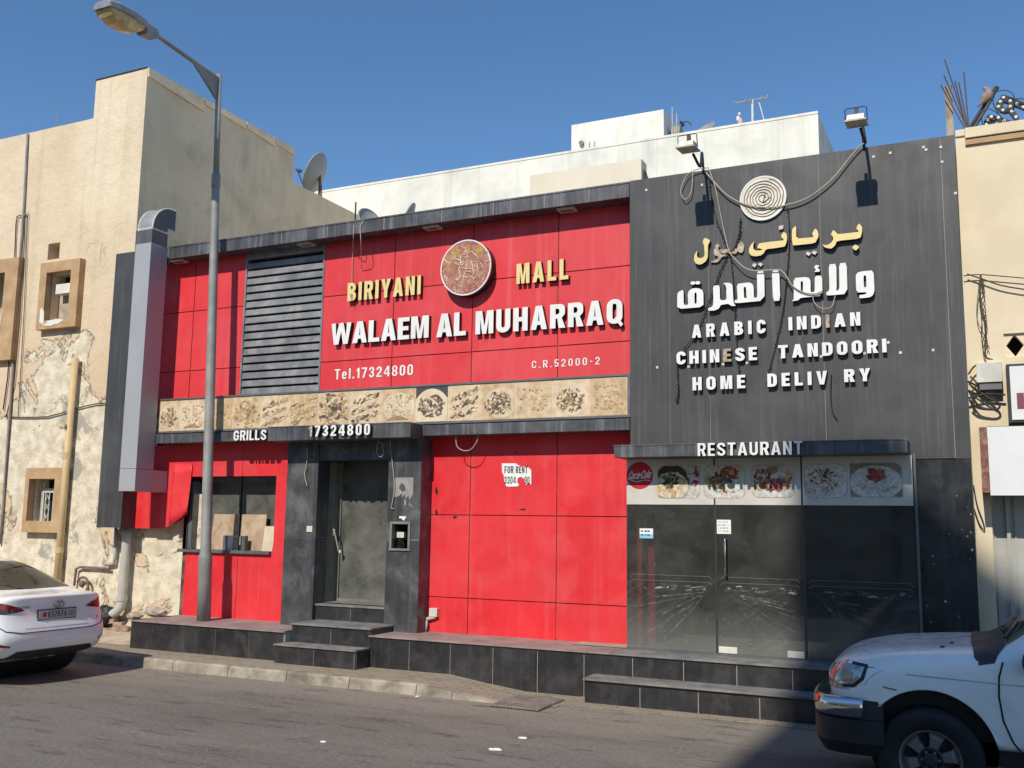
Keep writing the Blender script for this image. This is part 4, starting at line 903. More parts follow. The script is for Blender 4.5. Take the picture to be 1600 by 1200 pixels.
tile(1175, 1240, 727, 777, 1208, 3, ('cream', [(.5, .42, .48, .48, 'white'), (.5, .86, .14, .12, 'olive')]), [(.28, .7, .2, .18, 50, .055, ['deep', 'red', 'cream', 'brown']), (.22, .4, .2, .14, 26, .06, ['yellow', 'olive', 'brown']), (.55, .38, .3, .16, 44, .07, ['deep', 'brown', 'cream', 'red']), (.85, .5, .12, .3, 22, .07, ['brown', 'orange', 'yellow'])])
tile(1257, 1322, 726, 777, 1290, 4, ('white', [(.45, .5, .5, .48, 'cream')]), [(.4, .5, .4, .36, 120, .045, ['dark', 'rice', 'cream', 'shade', 'brown', 'green']), (.3, .28, .3, .2, 40, .05, ['white', 'cream', 'shade'])])
tile(1328, 1408, 724, 776, 1368, 5, ('olive', [(.5, .42, .52, .52, 'white')]), [(.5, .32, .38, .26, 170, .035, ['white', 'shade', 'white', 'cream']), (.5, .66, .2, .18, 60, .05, ['deep', 'red', 'brown', 'red'])], only=(0,))
c = atY(999.5, 743, Yq-.0024); rr = .165
mb = MB(); mb.prism([ell(c.x, c.z, rr, rr*.98, 48)], Yq-.0036, Yq-.0024, 0)
L, W = layout('Coca-Cola', .15, .04); k = .27/W
def slant(p): return Vector((p.x + (p.z-c.z)*.35, p.y, p.z + (p.x-c.x)*.06))
for ch, a, b in L: put_glyph(mb, ch, .15, c.x-.135+a*k, c.x-.135+b*k, c.z-.04, c.z+.06, Yq-.0046, Yq-.0046, 1, 1, slant)
mb.tube(curve([(c.x-.12, Yq-.004, c.z-.05), (c.x-.04, Yq-.004, c.z-.075), (c.x+.05, Yq-.004, c.z-.055), (c.x+.13, Yq-.004, c.z-.06)]), .004, 4, 1)
mb.build('drink_logo', [COKE, WHITEL], t)
# dust wiped and smeared on the shop glass: traces of old tape, a caked line and fanned cloth strokes
R = random.Random(77); Ys = 11.3385
for a, b, uc in zip(xg, xg[1:], (1048, 1190, 1345)):
    mb = MB(); ztop, zlo = pz(uc, 899 + (uc-1048)*.035, Ys), pz(uc, 908 + (uc-1048)*.035, Ys)
    for zz in (ztop, zlo):
        P = curve([(a+.05, Ys, zz-.035), (a+.075, Ys, zz-.006), (a+.12, Ys, zz), ((a+b)/2, Ys, zz), (b-.12, Ys, zz), (b-.075, Ys, zz-.006), (b-.05, Ys, zz-.035)], 36); mb.tube(P, .0016, 4, 1)
    for k in range(46):
        xx = R.uniform(a+.1, b-.08); zz = zlo-.055+R.gauss(0, .012) - .03*(k % 2); mb.prism([ell(xx, zz, R.uniform(.01, .06), R.uniform(.003, .012), 8, R.uniform(-.1, .1), .8, k)], Ys-.0002*(k % 7)-.0003, Ys, 1 if k % 9 == 0 else 0)
    cx = b-.12 if uc < 1100 else a+.12; sg = -1 if uc < 1100 else 1
    for k in range(15):
        a0 = radians(R.uniform(12, 58)); l0, l1 = R.uniform(.0, .25), R.uniform(.45, .95); p = Vector((cx+sg*l0*cos(a0), 0, zlo-.1-l0*sin(a0))); q = Vector((cx+sg*l1*cos(a0-.1), 0, zlo-.1-l1*sin(a0-.1)))
        q.x = min(max(q.x, a+.02), b-.02); p.x = min(max(p.x, a+.02), b-.02); q.z = max(q.z, .6); wd = R.uniform(.004, .022); n_ = Vector((-(q-p).z, 0, (q-p).x)).normalized()*wd
        mb.prism([[(p.x, p.z), (q.x, q.z), (q.x+n_.x, q.z+n_.z), (p.x+n_.x*.5, p.z+n_.z*.5)]], Ys-.0003*(k % 9)-.0004, Ys+.0002, 0)
    for k in range(8): mb.prism([ell(R.uniform(a+.05, b-.05), R.uniform(.65, 1.15), R.uniform(.003, .007), R.uniform(.003, .006), 6, 0, .8, k)], Ys-.001, Ys, 1)
    mb.build('dust_smear', [SMEAR, M('dust_trace', (.3, .29, .27), .9)], B)
# papers
n1 = thing('rent_notice', 'torn white FOR RENT paper with a telephone number stuck on the red wall', 'notice', (px(808, 760, YR-.005), YR, pz(808, 760, YR-.005)))
Yn = YR-.006
mb = MB(); mb.prism([[ (px(750+x/10, 700+y/10, Yn), pz(750+x/10, 700+y/10, Yn)) for x, y in [(340,240),(560,240),(590,265),(640,285),(740,290),(800,345),(800,570),(780,560),(770,530),(730,560),(715,580),(700,530),(690,480),(640,450),(590,470),(580,540),(610,570),(590,600),(440,605),(405,590),(380,520),(370,420),(345,380)]]], Yn, Yn+.004); mb.build('paper', PAPER, n1)
mb = MB()
def small(mb, txt, u0, u1, v0, v1, Y, bold=.2, tr=.14):
    L, W = layout(txt, bold, tr); xa, xb = px(u0, v0, Y), px(u1, v0, Y); k = (xb-xa)/W; za, zb_ = pz((u0+u1)/2, v1, Y), pz((u0+u1)/2, v0, Y)
    for ch, a, b in L: put_glyph(mb, ch, bold, xa+a*k, xa+b*k, za, zb_, Y, Y, 0, 0)
small(mb, 'FOR', 788.3, 802.5, 728.3, 739.5, Yn-.001); small(mb, 'RENT', 806, 824.5, 728.5, 739.5, Yn-.001); small(mb, '3304', 788, 806, 744.5, 756, Yn-.001, .17); small(mb, '90', 819.5, 827.5, 744.5, 756, Yn-.001, .17)
mb.build('notice_text', INK, n1)
def note(lb, u0, u1, v0, v1, Y, marks, mat=PAPER, cat='notice', nm='paper_notice'):
    x0, x1, z0, z1 = px(u0, v0, Y), px(u1, v0, Y), pz(u0, v1, Y), pz(u0, v0, Y); R = random.Random(int(u0))
    q = thing(nm, lb, cat, ((x0+x1)/2, Y, z0)); mb = MB(); mb.box(x0, x1, Y-.003, Y, z0, z1); mb.build('paper', mat, q)
    if marks:
        mb = MB(); rows, mi2 = marks
        for r_ in range(rows):
            zz = z1-(z1-z0)*(r_+.7)/(rows+.6); xx = x0+.015
            while xx < x1-.03:
                wd = R.uniform(.01, .035); h = (z1-z0)/(rows+.6)*R.uniform(.3, .6); mb.box(xx, min(xx+wd, x1-.01), Y-.0045, Y-.003, zz-h/2, zz+h/2); xx += wd+R.uniform(.006, .02)
        mb.build('print_mark', mi2, q)
    return q
q = note('small blue and white printed sticker on the left shop window', 999.5, 1020.5, 825.5, 841, 11.337, (2, INK)); mb = MB(); x0, x1 = px(999.5, 830, 11.337), px(1020.5, 830, 11.337); z0 = pz(1000, 841, 11.337); mb.box(x0+.001, x1-.001, 11.3325, 11.334, z0, z0+.05); mb.build('print_band', CYAN, q)
note('square white paper with grey print on the glass door above the handle', 1120, 1142, 812, 834, 11.337, (4, INKG))
n2 = thing('torn_poster', 'remains of a torn grey poster on the right entrance pillar', 'poster', (px(630, 790, YT), YT, pz(630, 790, YT)))
mb = MB(); f = lambda pts: [(px(590+x*.1835, 680+y*.1835, YT), pz(590+x*.1835, 680+y*.1835, YT)) for x, y in pts]
mb.prism([f([(145,360),(305,360),(303,500),(270,550),(265,510),(240,540),(235,500),(205,530),(215,490),(180,520),(140,530)]), f([(205,405),(235,430),(240,470),(215,485),(180,450)])], YT-.003, YT)
for s_ in ([(232,545),(245,560),(240,590),(225,605)], [(268,575),(285,590),(270,605)], [(290,590),(300,600),(288,618)]): mb.prism([f(s_)], YT-.003, YT)
mb.build('poster_remains', M('old_poster', (.3, .29, .27), .8, var=.15, vs=8), n2)
mb = MB(); mb.prism([f([(185,690),(240,690),(242,705),(232,710),(230,725),(212,722),(208,708),(185,708)])], YT-.004, YT); tag(mb.build('paper_scrap', PAPER), 'small bright white paper scrap just above the square pillar recess', 'paper')
mb = MB(); a, b_ = px(626, 840, YT+.2), px(637, 840, YT+.2); mb.box(a, b_, YT+.1, YT+.16, pz(630, 840, YT+.15), pz(630, 831, YT+.15)); mb.box(a+.0, b_-.05, YT+.12, YT+.2, hz0+.005, pz(630, 845, YT+.15), 1); mb.tube(curve([(b_-.02, YT+.12, hz0+.02), (b_+.01, YT+.08, hz0+.07), (b_-.04, YT+.06, hz0+.11), (b_-.08, YT+.1, hz0+.09)]), .008, 6, 2)
tag(mb.build('wiring_box', [BOXW, DUSTD, CABLEW]), 'pale electric box with wires inside the square pillar recess', 'wiring box')
mb = MB(); c = atY(484, 826.5, YT); mb.box(c.x-.05, c.x+.05, YT-.012, YT, c.z-.042, c.z+.042); tag(mb.build('switch_plate', BOXW, bevel=.003), 'small white switch plate on the left entrance pillar', 'switch')
mb = MB(); c = atY(677, 957, YR-.05); mb.box(c.x-.06, c.x+.06, YR-.06, YR, c.z-.055, c.z+.055, 0); mb.tube(curve([(c.x-.12, YR-.05, ZP), (c.x-.1, YR-.05, c.z-.15), (c.x-.12, YR-.05, c.z-.1)]), .022, 8, 1); mb.tube([(c.x-.14, YR-.04, c.z-.1), (c.x+.02, YR-.03, c.z-.06)], .024, 8, 1)
tag(mb.build('outdoor_socket', [BOXW, PVC], bevel=.003), 'white outdoor socket on a bent pipe at the foot of the red wall', 'socket')
# ============================================================ EXHAUST DUCT
dx0, dx1, dy = -11.9, -11.57, 11.03
t = thing('exhaust_duct', 'grey square exhaust duct climbing the front left of the restaurant to a hooded elbow', 'duct', (-11.73, dy, 2.36))
mb = MB(); mb.box(dx0, dx1, dy, YT-.02, 2.70, 6.22); mb.build('shaft', DUCT, t, bevel=.004)
mb = MB(); mb.prism([[(0, 0)]*3], 0, 0) if False else None
mb.add([(dx0, dy, 2.36), (dx1, dy, 2.36), (dx1, dy, 2.695), (dx0, dy, 2.695), (dx0, YR, 2.36), (dx1, YR, 2.36), (dx1, YR, 2.695), (dx0, YR, 2.695)], [(0, 1, 2, 3), (1, 5, 6, 2), (0, 4, 5, 1), (3, 2, 6, 7), (0, 3, 7, 4)])
mb.build('lower_elbow', DUCT, t, bevel=.004)
mb = MB(); mb.box(dx0+.02, dx1-.01, dy+.015, YT-.03, 6.22, 6.46); mb.box(dx0+.012, dx1-.004, dy+.008, YT-.022, 6.44, 6.465, 1); mb.box(dx0-.14, dx0-.02, dy+.12, YT+.1, 6.0, 6.5, 0); mb.build('neck', [DUCTD, GALV], t)
mb = MB(); n = 12; yo = YT+.02; R_ = yo-dy-.015; Z0 = 6.465; A = []
for i in range(n+1):
    a = pi/2*i/n; A.append((dy+.015 + R_*(1-cos(a)), Z0 + .40*sin(a)))
A.append((yo+.1, Z0+.40)); lo = [(yo+.1, Z0+.06), (yo-.06, Z0+.06), (yo-.06, Z0)]
P = A+lo
for i in range(len(A)-1): mb.quad((dx0+.02, *A[i]), (dx1-.01, *A[i]), (dx1-.01, *A[i+1]), (dx0+.02, *A[i+1]), 0)
for X, fl in ((dx0+.02, 1), (dx1-.01, 0)):
    tr = tessellate_polygon([[Vector((p[0], p[1], 0)) for p in P]])
    mb.add([(X, *p) for p in P], [list(q) for q in tr], 1)
mb.build('hood', [STEEL, DUCTD], t, fix=False)
mb = MB()
for X in (dx0+.02, dx1-.01): mb.tube([(X, *p) for p in A], .012, 6)
mb.tube([(dx1-.01, *A[-1]), (dx1-.01, *lo[0])], .014, 6); mb.tube([(dx1-.01, *lo[0]), (dx1-.01, *lo[1])], .012, 6); mb.tube([(dx0+.02, dy+.012, Z0-.004), (dx1-.01, dy+.012, Z0-.004)], .012, 6)
mb.build('sealant_edge', GALV, t)
# ============================================================ STREET LAMP
lb_ = Vector((-10.23, 11.2, ZP-.01)); lt = Vector((-10.55, 11.2, 8.83)); ax = (lt-lb_)
def lp(z): return lb_ + ax*((z-lb_.z)/(lt.z-lb_.z))
t = thing('street_lamp', 'tall grey street lamp rising from the plinth in front of the red facade', 'street lamp', lb_)
mb = MB(); mb.tube([lp(ZP-.01), lp(1.40), lp(1.42), lp(1.50), lp(7.08), lp(7.1), lp(7.16)], [.098, .096, .094, .076, .062, .062, .05], 24); mb.build('pole', POLE, t, smooth=True)
mb = MB(); mb.tube([lp(7.0), lp(7.03), lp(7.2), lp(7.26)], [.063, .07, .068, .05], 24); mb.tube([lp(7.2), lp(8.86)], [.048, .043], 20); mb.build('upper_pole', POLE, t, smooth=True)
XA = lt.x
A0 = lp(8.8); A1 = atX(240, 52, XA); A2 = atX(160, 12, XA)
mb = MB(); mb.tube([A0 + Vector((0, .03, -.02)), A1], [.034, .03], 14)
g1, g2, g3 = A0+Vector((0, -.03, -.04)), A0 + (A1-A0)*.42, A0 + Vector((0, -.04, -.36))
mb.add([g1+Vector((.02, 0, 0)), g2+Vector((.02, 0, -.02)), g3+Vector((.02, 0, 0)), g1-Vector((.02, 0, 0)), g2+Vector((-.02, 0, -.02)), g3-Vector((.02, 0, 0))], [(0, 1, 2), (5, 4, 3), (1, 4, 5, 2), (0, 3, 4, 1)])
mb.build('bracket_arm', POLE, t, smooth=False)
D = (A2-A1); Ln = D.length; D.normalize(); Wd = Vector((1, 0, 0)); Up = Wd.cross(D)*-1
if Up.z < 0: Up = -Up
lum = MB()                              # housing: lofted rings along the arm direction (s, half width, up, down)
ST = [(-.06, .05, .045, -.05), (.0, .075, .075, -.09), (.22, .085, .10, -.10), (.26, .125, .115, -.03), (.55, .17, .14, -.015), (.85, .19, .13, -.01), (1.0, .165, .10, -.01), (1.02, .15, .08, -.01)]
k_ = Ln/1.0
rings = []
for s_, w_, u_, d_ in ST:
    c = A1 + D*(s_*k_)
    rings.append([c + Wd*a*w_ + Up*b for a, b in ((-1, d_), (-1, u_*.55), (-.72, u_*.92), (0, u_), (.72, u_*.92), (1, u_*.55), (1, d_))])
o = 0
for r_ in rings: lum.v += r_
for i in range(len(rings)-1):
    for j in range(7):
        jn = (j+1) % 7; lum.f.append([i*7+j, i*7+jn, (i+1)*7+jn, (i+1)*7+j]); lum.mi.append(0)
lum.f.append(list(range(7))); lum.mi.append(0); lum.f.append([(len(rings)-1)*7+j for j in range(7)][::-1]); lum.mi.append(0)
hd = lum.build('lamp_head', STEEL, t, fix=True)
bw = MB(); rings = []
for s_, w_, d_ in ((.29, .10, -.02), (.30, .115, -.09), (.42, .14, -.15), (.62, .155, -.185), (.82, .16, -.165), (.94, .15, -.11), (.985, .14, -.03)):
    c = A1 + D*(s_*k_); rings.append([c + Wd*a*w_ + Up*b for a, b in ((-1, -.005), (-1, max(-.085, d_*.75)), (-.7, d_*.93), (0, d_), (.7, d_*.93), (1, max(-.085, d_*.75)), (1, -.005))])
for r_ in rings: bw.v += r_
for i in range(len(rings)-1):
    for j in range(6): bw.f.append([i*7+j, i*7+j+1, (i+1)*7+j+1, (i+1)*7+j]); bw.mi.append(0)
bw.f.append(list(range(7))); bw.mi.append(0); bw.f.append([(len(rings)-1)*7+j for j in range(7)]); bw.mi.append(0)
bw.build('lens', LENS, hd, fix=True, smooth=False)
# ============================================================ LEFT BUILDING
XC = -12.79
L = thing('plaster_building', 'old beige plaster building at the left edge with peeling patches and a stepped roofline', 'building', (-14.5, YB, 0))
zs_, zt_ = 8.99, 9.70; xs_ = px(148, 160, YB)
def rectp(u0, u1, v0, v1, Y): return (px(u0, (v0+v1)/2, Y), px(u1, (v0+v1)/2, Y), pz((u0+u1)/2, v1, Y), pz((u0+u1)/2, v0, Y))
h_hole = rectp(75, 93, 380, 405, YB)
YS = YB-.12
def surround(u0, u1, v0, v1, iu0, iu1, iv0, iv1): return rectp(u0, u1, v0, v1, YS), rectp(iu0, iu1, iv0, iv1, YS)
W2 = surround(60, 121, 408, 512, 70, 108, 424, 499); W3 = surround(37, 94, 731, 832, 43, 83, 748, 814)
W1 = ((-16.4, px(23, 480, YS), pz(10, 562, YS), pz(10, 404, YS)), (-16.2, px(3, 480, YS), pz(10, 535, YS), pz(10, 425, YS)))
W0 = ((-17.6, -16.7, 1.72, 2.85), (-17.45, -16.85, 1.9, 2.65))
holes = [h_hole, W2[1], W3[1], W1[1], W0[1]]
mb = MB(); wall_holes(mb, -19.0, xs_, 0, zs_, YB, holes, .3, 0, 0); wall_holes(mb, xs_, XC, 0, zt_, YB, [], .3, 0, 0)
mb.quad((xs_, YB, zs_), (xs_, YB, zt_), (xs_, YB+4, zt_), (xs_, YB+4, zs_))
mb.quad((-19, YB, 0), (-19, YB, zs_), (-19, YB+8, zs_), (-19, YB+8, 0)); mb.quad((-19, YB+.25, zs_-.02), (xs_, YB+.25, zs_-.02), (xs_, YB+8, zs_-.02), (-19, YB+8, zs_-.02)); mb.quad((-19, YB, zs_), (xs_, YB, zs_), (xs_, YB+.25, zs_), (-19, YB+.25, zs_))
ys1 = atX(460, 232, XC).y; zl = atX(460, 286, XC).z
mb.quad((XC, YB, 0), (XC, ys1, 0), (XC, ys1, zt_), (XC, YB, zt_), 1); mb.quad((XC, ys1, 0), (XC, 21.5, 0), (XC, 21.5, zl), (XC, ys1, zl), 1)
mb.quad((XC, ys1, zl), (XC-.2, ys1, zl), (XC-.2, ys1, zt_), (XC, ys1, zt_), 1); mb.quad((XC, ys1, zl), (XC, 21.5, zl), (XC-.2, 21.5, zl), (XC-.2, ys1, zl), 1)
mb.quad((xs_, YB, zt_), (XC, YB, zt_), (XC, ys1, zt_), (xs_, ys1, zt_), 1); mb.quad((xs_-4, ys1+.0, zl-.1), (XC-.15, ys1, zl-.1), (XC-.15, 21.5, zl-.1), (xs_-4, 21.5, zl-.1), 1)
SIDEP = M('side_plaster', (.78, .64, .45), .9, var=.07, vs=1, dust=((.42, .34, .25), .6, .9), streak=((.32, .2, .14), .35, 2.2), bump=(12, .25, .02))
mb.build('wall', [PLASTER, SIDEP], L)
mb = MB(); mb.box(xs_-.012, XC-.02, YB-.012, YB+.12, zt_, zt_+.022); mb.build('coping', INK, L)
mb = MB()                       # broken parapet render on the side
for (ua, va, ub, vb, hh, off) in ((232, 107, 318, 155, .26, .03), (319, 156, 384, 191, .16, .025), (386, 193, 428, 216, .2, .03), (429, 217, 459, 232, .17, .02)):
    a, b = atX(ua, va, XC), atX(ub, vb, XC); mb.add([(XC, a.y, zt_-hh*.6), (XC+off, a.y, zt_-hh*.6), (XC, b.y, zt_-hh), (XC+off*1.6, b.y, zt_-hh), (XC, a.y, zt_+.01), (XC+off*.5, a.y, zt_+.01), (XC, b.y, zt_+.01), (XC+off*.5, b.y, zt_+.01)], [(1, 3, 7, 5), (0, 2, 3, 1), (0, 1, 5, 4), (2, 6, 7, 3), (4, 5, 7, 6)])
mb.build('parapet_render', SIDEP, L)
def window(S_, kind):
    o, i = S_; mb = MB(); wall_holes(mb, *o, YS, [i], .13)
    for a in (o[0], o[1]): mb.quad((a, YS, o[2]), (a, YS, o[3]), (a, YB, o[3]), (a, YB, o[2]))
    for c in (o[2], o[3]): mb.quad((o[0], YS, c), (o[1], YS, c), (o[1], YB, c), (o[0], YB, c))
    wn = mb.build('window', TANSUR, L)
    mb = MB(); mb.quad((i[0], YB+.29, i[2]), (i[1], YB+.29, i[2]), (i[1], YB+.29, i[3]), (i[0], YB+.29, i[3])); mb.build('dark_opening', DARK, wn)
    w_, h_ = i[1]-i[0], i[3]-i[2]
    if kind == 'broken':
        mb = MB(); mb.box(i[0]+.02, i[0]+w_*.62, YB+.18, YB+.28, i[2], i[3]-h_*.28, 0); mb.box(i[0]+w_*.15, i[1], YB+.02, YB+.2, i[3]-h_*.42, i[3]-h_*.22, 1); mb.box(i[0]+w_*.6, i[0]+w_*.64, YB+.1, YB+.16, i[2], i[3]-h_*.4, 2)
        mb.prism([ell(i[0]-.03, i[2]+.08, .06, .15, 12, .1, .5, 3)], YS-.006, YS+.01, 1); mb.prism([ell(i[0]+w_*.45, i[2]-.05, .22, .045, 14, .05, .6, 5)], YS-.007, YS+.01, 1)
        mb.build('broken_blockwork', [STONE, WHITEW, FRAMEM], wn)
    elif kind == 'grille':
        mb = MB(); mb.box(i[0]+w_*.2, i[1], YB+.1, YB+.14, i[3]-h_*.32, i[3]-h_*.22); mb.box(i[0]+w_*.14, i[0]+w_*.2, YB+.1, YB+.15, i[2], i[3]-.06); mb.build('frame', BOXW, wn)
        mb = MB(); n = 6
        for k in range(n): xx = i[0]+w_*(.22+.76*k/(n-1)); mb.tube([(xx, YB+.05, i[2]), (xx, YB+.05, i[3]-h_*.3)], .008, 6)
        for k in (1.5, 3.5):
            xx = i[0]+w_*(.22+.76*k/(n-1)); zc = i[2]+h_*.34
            for sg in (-1, 1):
                mb.tube(curve([(xx, YB+.05, zc-.2), (xx+sg*.05, YB+.05, zc-.07), (xx+sg*.01, YB+.05, zc), (xx+sg*.05, YB+.05, zc+.08), (xx, YB+.05, zc+.2)], 20), .006, 5)
        mb.build('grille', GALV, wn)
    else:
        mb = MB(); mb.box(i[0]+.03, i[1]-.03, YB+.1, YB+.2, i[2]+h_*.3, i[2]+h_*.55); mb.build('frame', BOXW, wn)
window(W2, 'broken'); window(W3, 'grille'); window(W1, 'plain'); window(W0, 'grille')
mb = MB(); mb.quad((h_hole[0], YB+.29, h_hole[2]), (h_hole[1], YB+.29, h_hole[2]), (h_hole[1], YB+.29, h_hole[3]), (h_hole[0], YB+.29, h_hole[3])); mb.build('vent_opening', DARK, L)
# strip of the same wall showing left under the torn cladding
mb = MB(); mb.quad((XC, YB+.002, 0), (-10.9, YB+.002, 0), (-10.9, YB+.002, 2.34), (XC, YB+.002, 2.34)); mb.build('lower_wall', PLASTER, L)
# pipes and conduits
Yd = YB-.1
q0, q1, q2 = atY(112, 560, Yd), atY(103, 725, Yd), atY(94, 905, Yd)
t = thing('drainpipe', 'thick tan drainpipe beside the small barred window', 'drainpipe', (q2.x, Yd, .1))
xd = q1.x; mb = MB(); mb.tube([(xd+.03, Yd, q0.z), (xd, Yd, .1)], .058, 14); mb.build('pipe', PIPET, t, smooth=True)
for v in (712, 860): c = atY(103, v, Yd); mb = MB(); mb.lathe([(.058, -.05), (.066, -.05), (.066, .05), (.058, .05)], (xd+.01, Yd, c.z), (0, 0, 1), 14); mb.build('collar', PIPET, t)
mb = MB(); c = atY(103, 666, Yd); mb.tube([(xd, Yd, c.z), (xd-.16, Yd-.02, c.z)], .042, 10); mb.tube([(xd-.01, Yd-.05, c.z), (xd-.01, Yd-.11, c.z)], .04, 10)
mb.build('pipe_branch', PIPET, t, smooth=False)
Yk = YB-.03
def vpipe(name, lb, cat, pts, r, mat, Y=Yk, group=None, n=8):
    mb = MB(); mb.tube([atY(u, v, Y) for u, v in pts], r, n); return tag(mb.build(name, mat, smooth=True), lb, cat, group)
vpipe('conduit', 'grey conduit running up the beige wall over its roof edge', 'conduit', [(43, 208), (42, 230), (37.5, 320), (33, 380), (18, 600), (5, 790), (0, 850)], .021, POLE)
G = 'cables running down the beige wall'
vpipe('wall_cable', 'dark brown cable looping at the top, leftmost of the bundle beside the conduit', 'cable', [(33, 336), (27, 338), (25, 350), (22, 430), (12, 590), (5, 640)], .011, CABLEBR, group=G)
vpipe('wall_cable', 'rusty conduit looping at the top, second of the bundle beside the conduit', 'cable', [(40, 334), (36, 340), (34, 360), (28, 470), (17, 640), (6, 780)], .013, RUSTP, group=G)
vpipe('wall_cable', 'brown cable, third of the bundle beside the conduit', 'cable', [(41, 334), (39, 342), (38, 380), (31, 500), (22, 600), (10, 650)], .009, CABLEBR, group=G)
vpipe('wall_cable', 'thin brown cable clipped to the wall, rightmost of the bundle', 'cable', [(44, 332), (43, 345), (38, 480), (29, 640), (28, 652)], .007, CABLEBR, group=G)
vpipe('wall_cable', 'dark cable sagging sideways to the tan drainpipe', 'cable', curve([(8, 651, 0), (40, 652, 0), (75, 651, 0), (103, 643, 0)], 16) and [(8, 651), (30, 652), (55, 652), (75, 651), (90, 647), (103, 643)], .011, CABLEBR)
vpipe('wall_cable', 'dark cable sagging from the tan drainpipe to the black fin', 'cable', [(117, 639), (135, 634), (150, 631), (164, 630)], .01, CABLEBR)
Yv = YB-.13
t = thing('drainpipe', 'fat grey plastic drainpipe with a bend at its foot under the grey duct', 'drainpipe', (px(190, 950, Yv), Yv, .3))
mb = MB(); xv = px(193, 900, Yv); zb_ = pz(190, 955, Yv); mb.tube(curve([(xv+.02, Yv, 1.8), (xv, Yv, zb_+.35), (xv, Yv, zb_+.12), (xv-.06, Yv-.02, zb_), (xv-.17, Yv-.03, zb_-.06)], 24), .072, 16); mb.build('pipe', PVC, t, smooth=True)
mb = MB(); mb.lathe([(.072, -.04), (.084, -.04), (.084, .04), (.072, .04)], (xv, Yv, zb_+.2), (0, 0, 1), 16); mb.build('collar', PVC, t)
vpipe('water_pipe', 'thin grey pipe with an elbow beside the fat grey drainpipe', 'pipe', [(181, 824), (180, 865), (178, 880), (165, 882)], .032, PVC, YB-.06, n=10)
vpipe('water_pipe', 'rusty brown pipe bending down to the meter behind the white sedan', 'pipe', [(172, 889), (150, 887), (124, 886), (119, 889), (117, 905), (116, 915)], .02, RUSTP, YB-.06)
mb = MB(); c = [atY(u, v, YB-.1) for u, v in ((121, 909), (126, 903), (133, 903), (137, 910), (137, 921))]; mb.tube(curve(c), .022, 8); mb.ball(atY(128, 912, YB-.12), (.05, .05, .06), 8); tag(mb.build('water_meter', RUSTP, smooth=True), 'small rusty water meter and tap on the beige wall behind the sedan', 'water meter')
# rubble
R = random.Random(21)
def rock(lb, u, v, z, s, mat, cat='rubble', nm='rubble_stone', grp='rubble at the foot of the beige wall'):
    c = atZ(u, v, z); mb = MB(); mb.ball((c.x, c.y, z+s[2]*.7), s, 6)
    for p in mb.v: p += Vector((R.uniform(-1, 1)*s[0], R.uniform(-1, 1)*s[1], R.uniform(-1, 1)*s[2]))*.16
    return tag(mb.build(nm, mat), lb, cat, grp)
rock('flat grey stone lying on the plinth corner near the fat drainpipe', 210, 966, ZP, (.13, .1, .05), STONE)
rock('long pointed grey stone lying on the plinth against the beige wall', 244, 962, ZP, (.2, .1, .075), STONE)
bk = 'broken brick lying in the rubble, %s'
for i, (u, v, rz, d) in enumerate(((163, 985, .3, 'leftmost of the small pile'), (173, 985, .1, 'second from left of the small pile'), (183, 984, -.2, 'middle of the small pile'), (191, 983, .5, 'fourth from left of the small pile'), (197, 982, 0, 'rightmost of the small pile by the plinth'), (186, 976, .2, 'upright one on top of the small pile'), (174, 971, .1, 'topmost left of the small pile'))):
    c = atY(u, v, 11.62 if i < 5 else 11.68); mb = MB(); mb.obox((c.x, c.y, c.z), (.17, .1, .08), (R.uniform(-.15, .15), R.uniform(-.15, .15), rz)); tag(mb.build('rubble_brick', BRICKM, bevel=.01), bk % d, 'brick', 'bricks in the rubble pile')
mb = MB(); c = atY(163, 963, 11.68); mb.ball(c, (.2, .12, .17), 8)
for p in mb.v: p += Vector((R.uniform(-1, 1), R.uniform(-1, 1), R.uniform(-1, 1)))*.03
tag(mb.build('rubbish_bag', BAG, smooth=True), 'crumpled black rubbish bag behind the corner of the white sedan', 'bag')
# ============================================================ WHITE BUILDING BEHIND
Yw1 = 19.2
xw1 = px(1278, 175, Yw1); zw = pz(1278, 175, Yw1); zwl = zw
V = thing('white_building', 'flat roofed white building standing behind the restaurant', 'building', (-8, Yw1, 0))
mb = MB(); mb.box(-17, xw1, Yw1, 26, 4, zw); mb.box(-17, xw1, Yw1-.012, Yw1, zw-.03, zw+.02); mb.build('wall', WHITEW, V)
Yp2 = 21.2; a = px(893, 200, Yp2); b_ = px(1037, 172, Yp2); zp = pz(960, 184, Yp2)
mb = MB(); mb.box(a, b_, Yp2, 23.5, zw-.2, zp); mb.build('stair_room', WHITEW, V)
mb = MB(); c0, c1 = px(1043, 200, Yp2), px(1056, 200, Yp2); mb.box(c0, c1, Yp2+.3, Yp2+.8, zw-.2, pz(1050, 190, Yp2)); mb.build('roof_block', CONC, V)
mb = MB(); c = atY(909, 224, Yp2-.02); mb.lathe([(.06, 0), (.06, -.05), (0, -.05)], c, (0, 1, 0), 12); mb.build('wall_lamp', DUSTD, V)
G = 'thin rods standing on the white roof'
for u, v0, v1, d in ((1050.5, 167, 206, 'taller of two thin rods beside the stair room'), (1057.5, 177, 210, 'shorter of two thin rods beside the stair room'), (921, 222, 234, 'left stub of rod below the stair room wall'), (929, 221, 232, 'right stub of rod below the stair room wall')):
    y_ = Yp2-.2; mb = MB(); p = atY(u, v0, y_); mb.tube([(p.x, y_, p.z), (p.x, y_, atY(u, v1, y_).z-.3)], .018, 6); tag(mb.build('roof_rod', STEEL), d+' of the white building', 'rod', G)
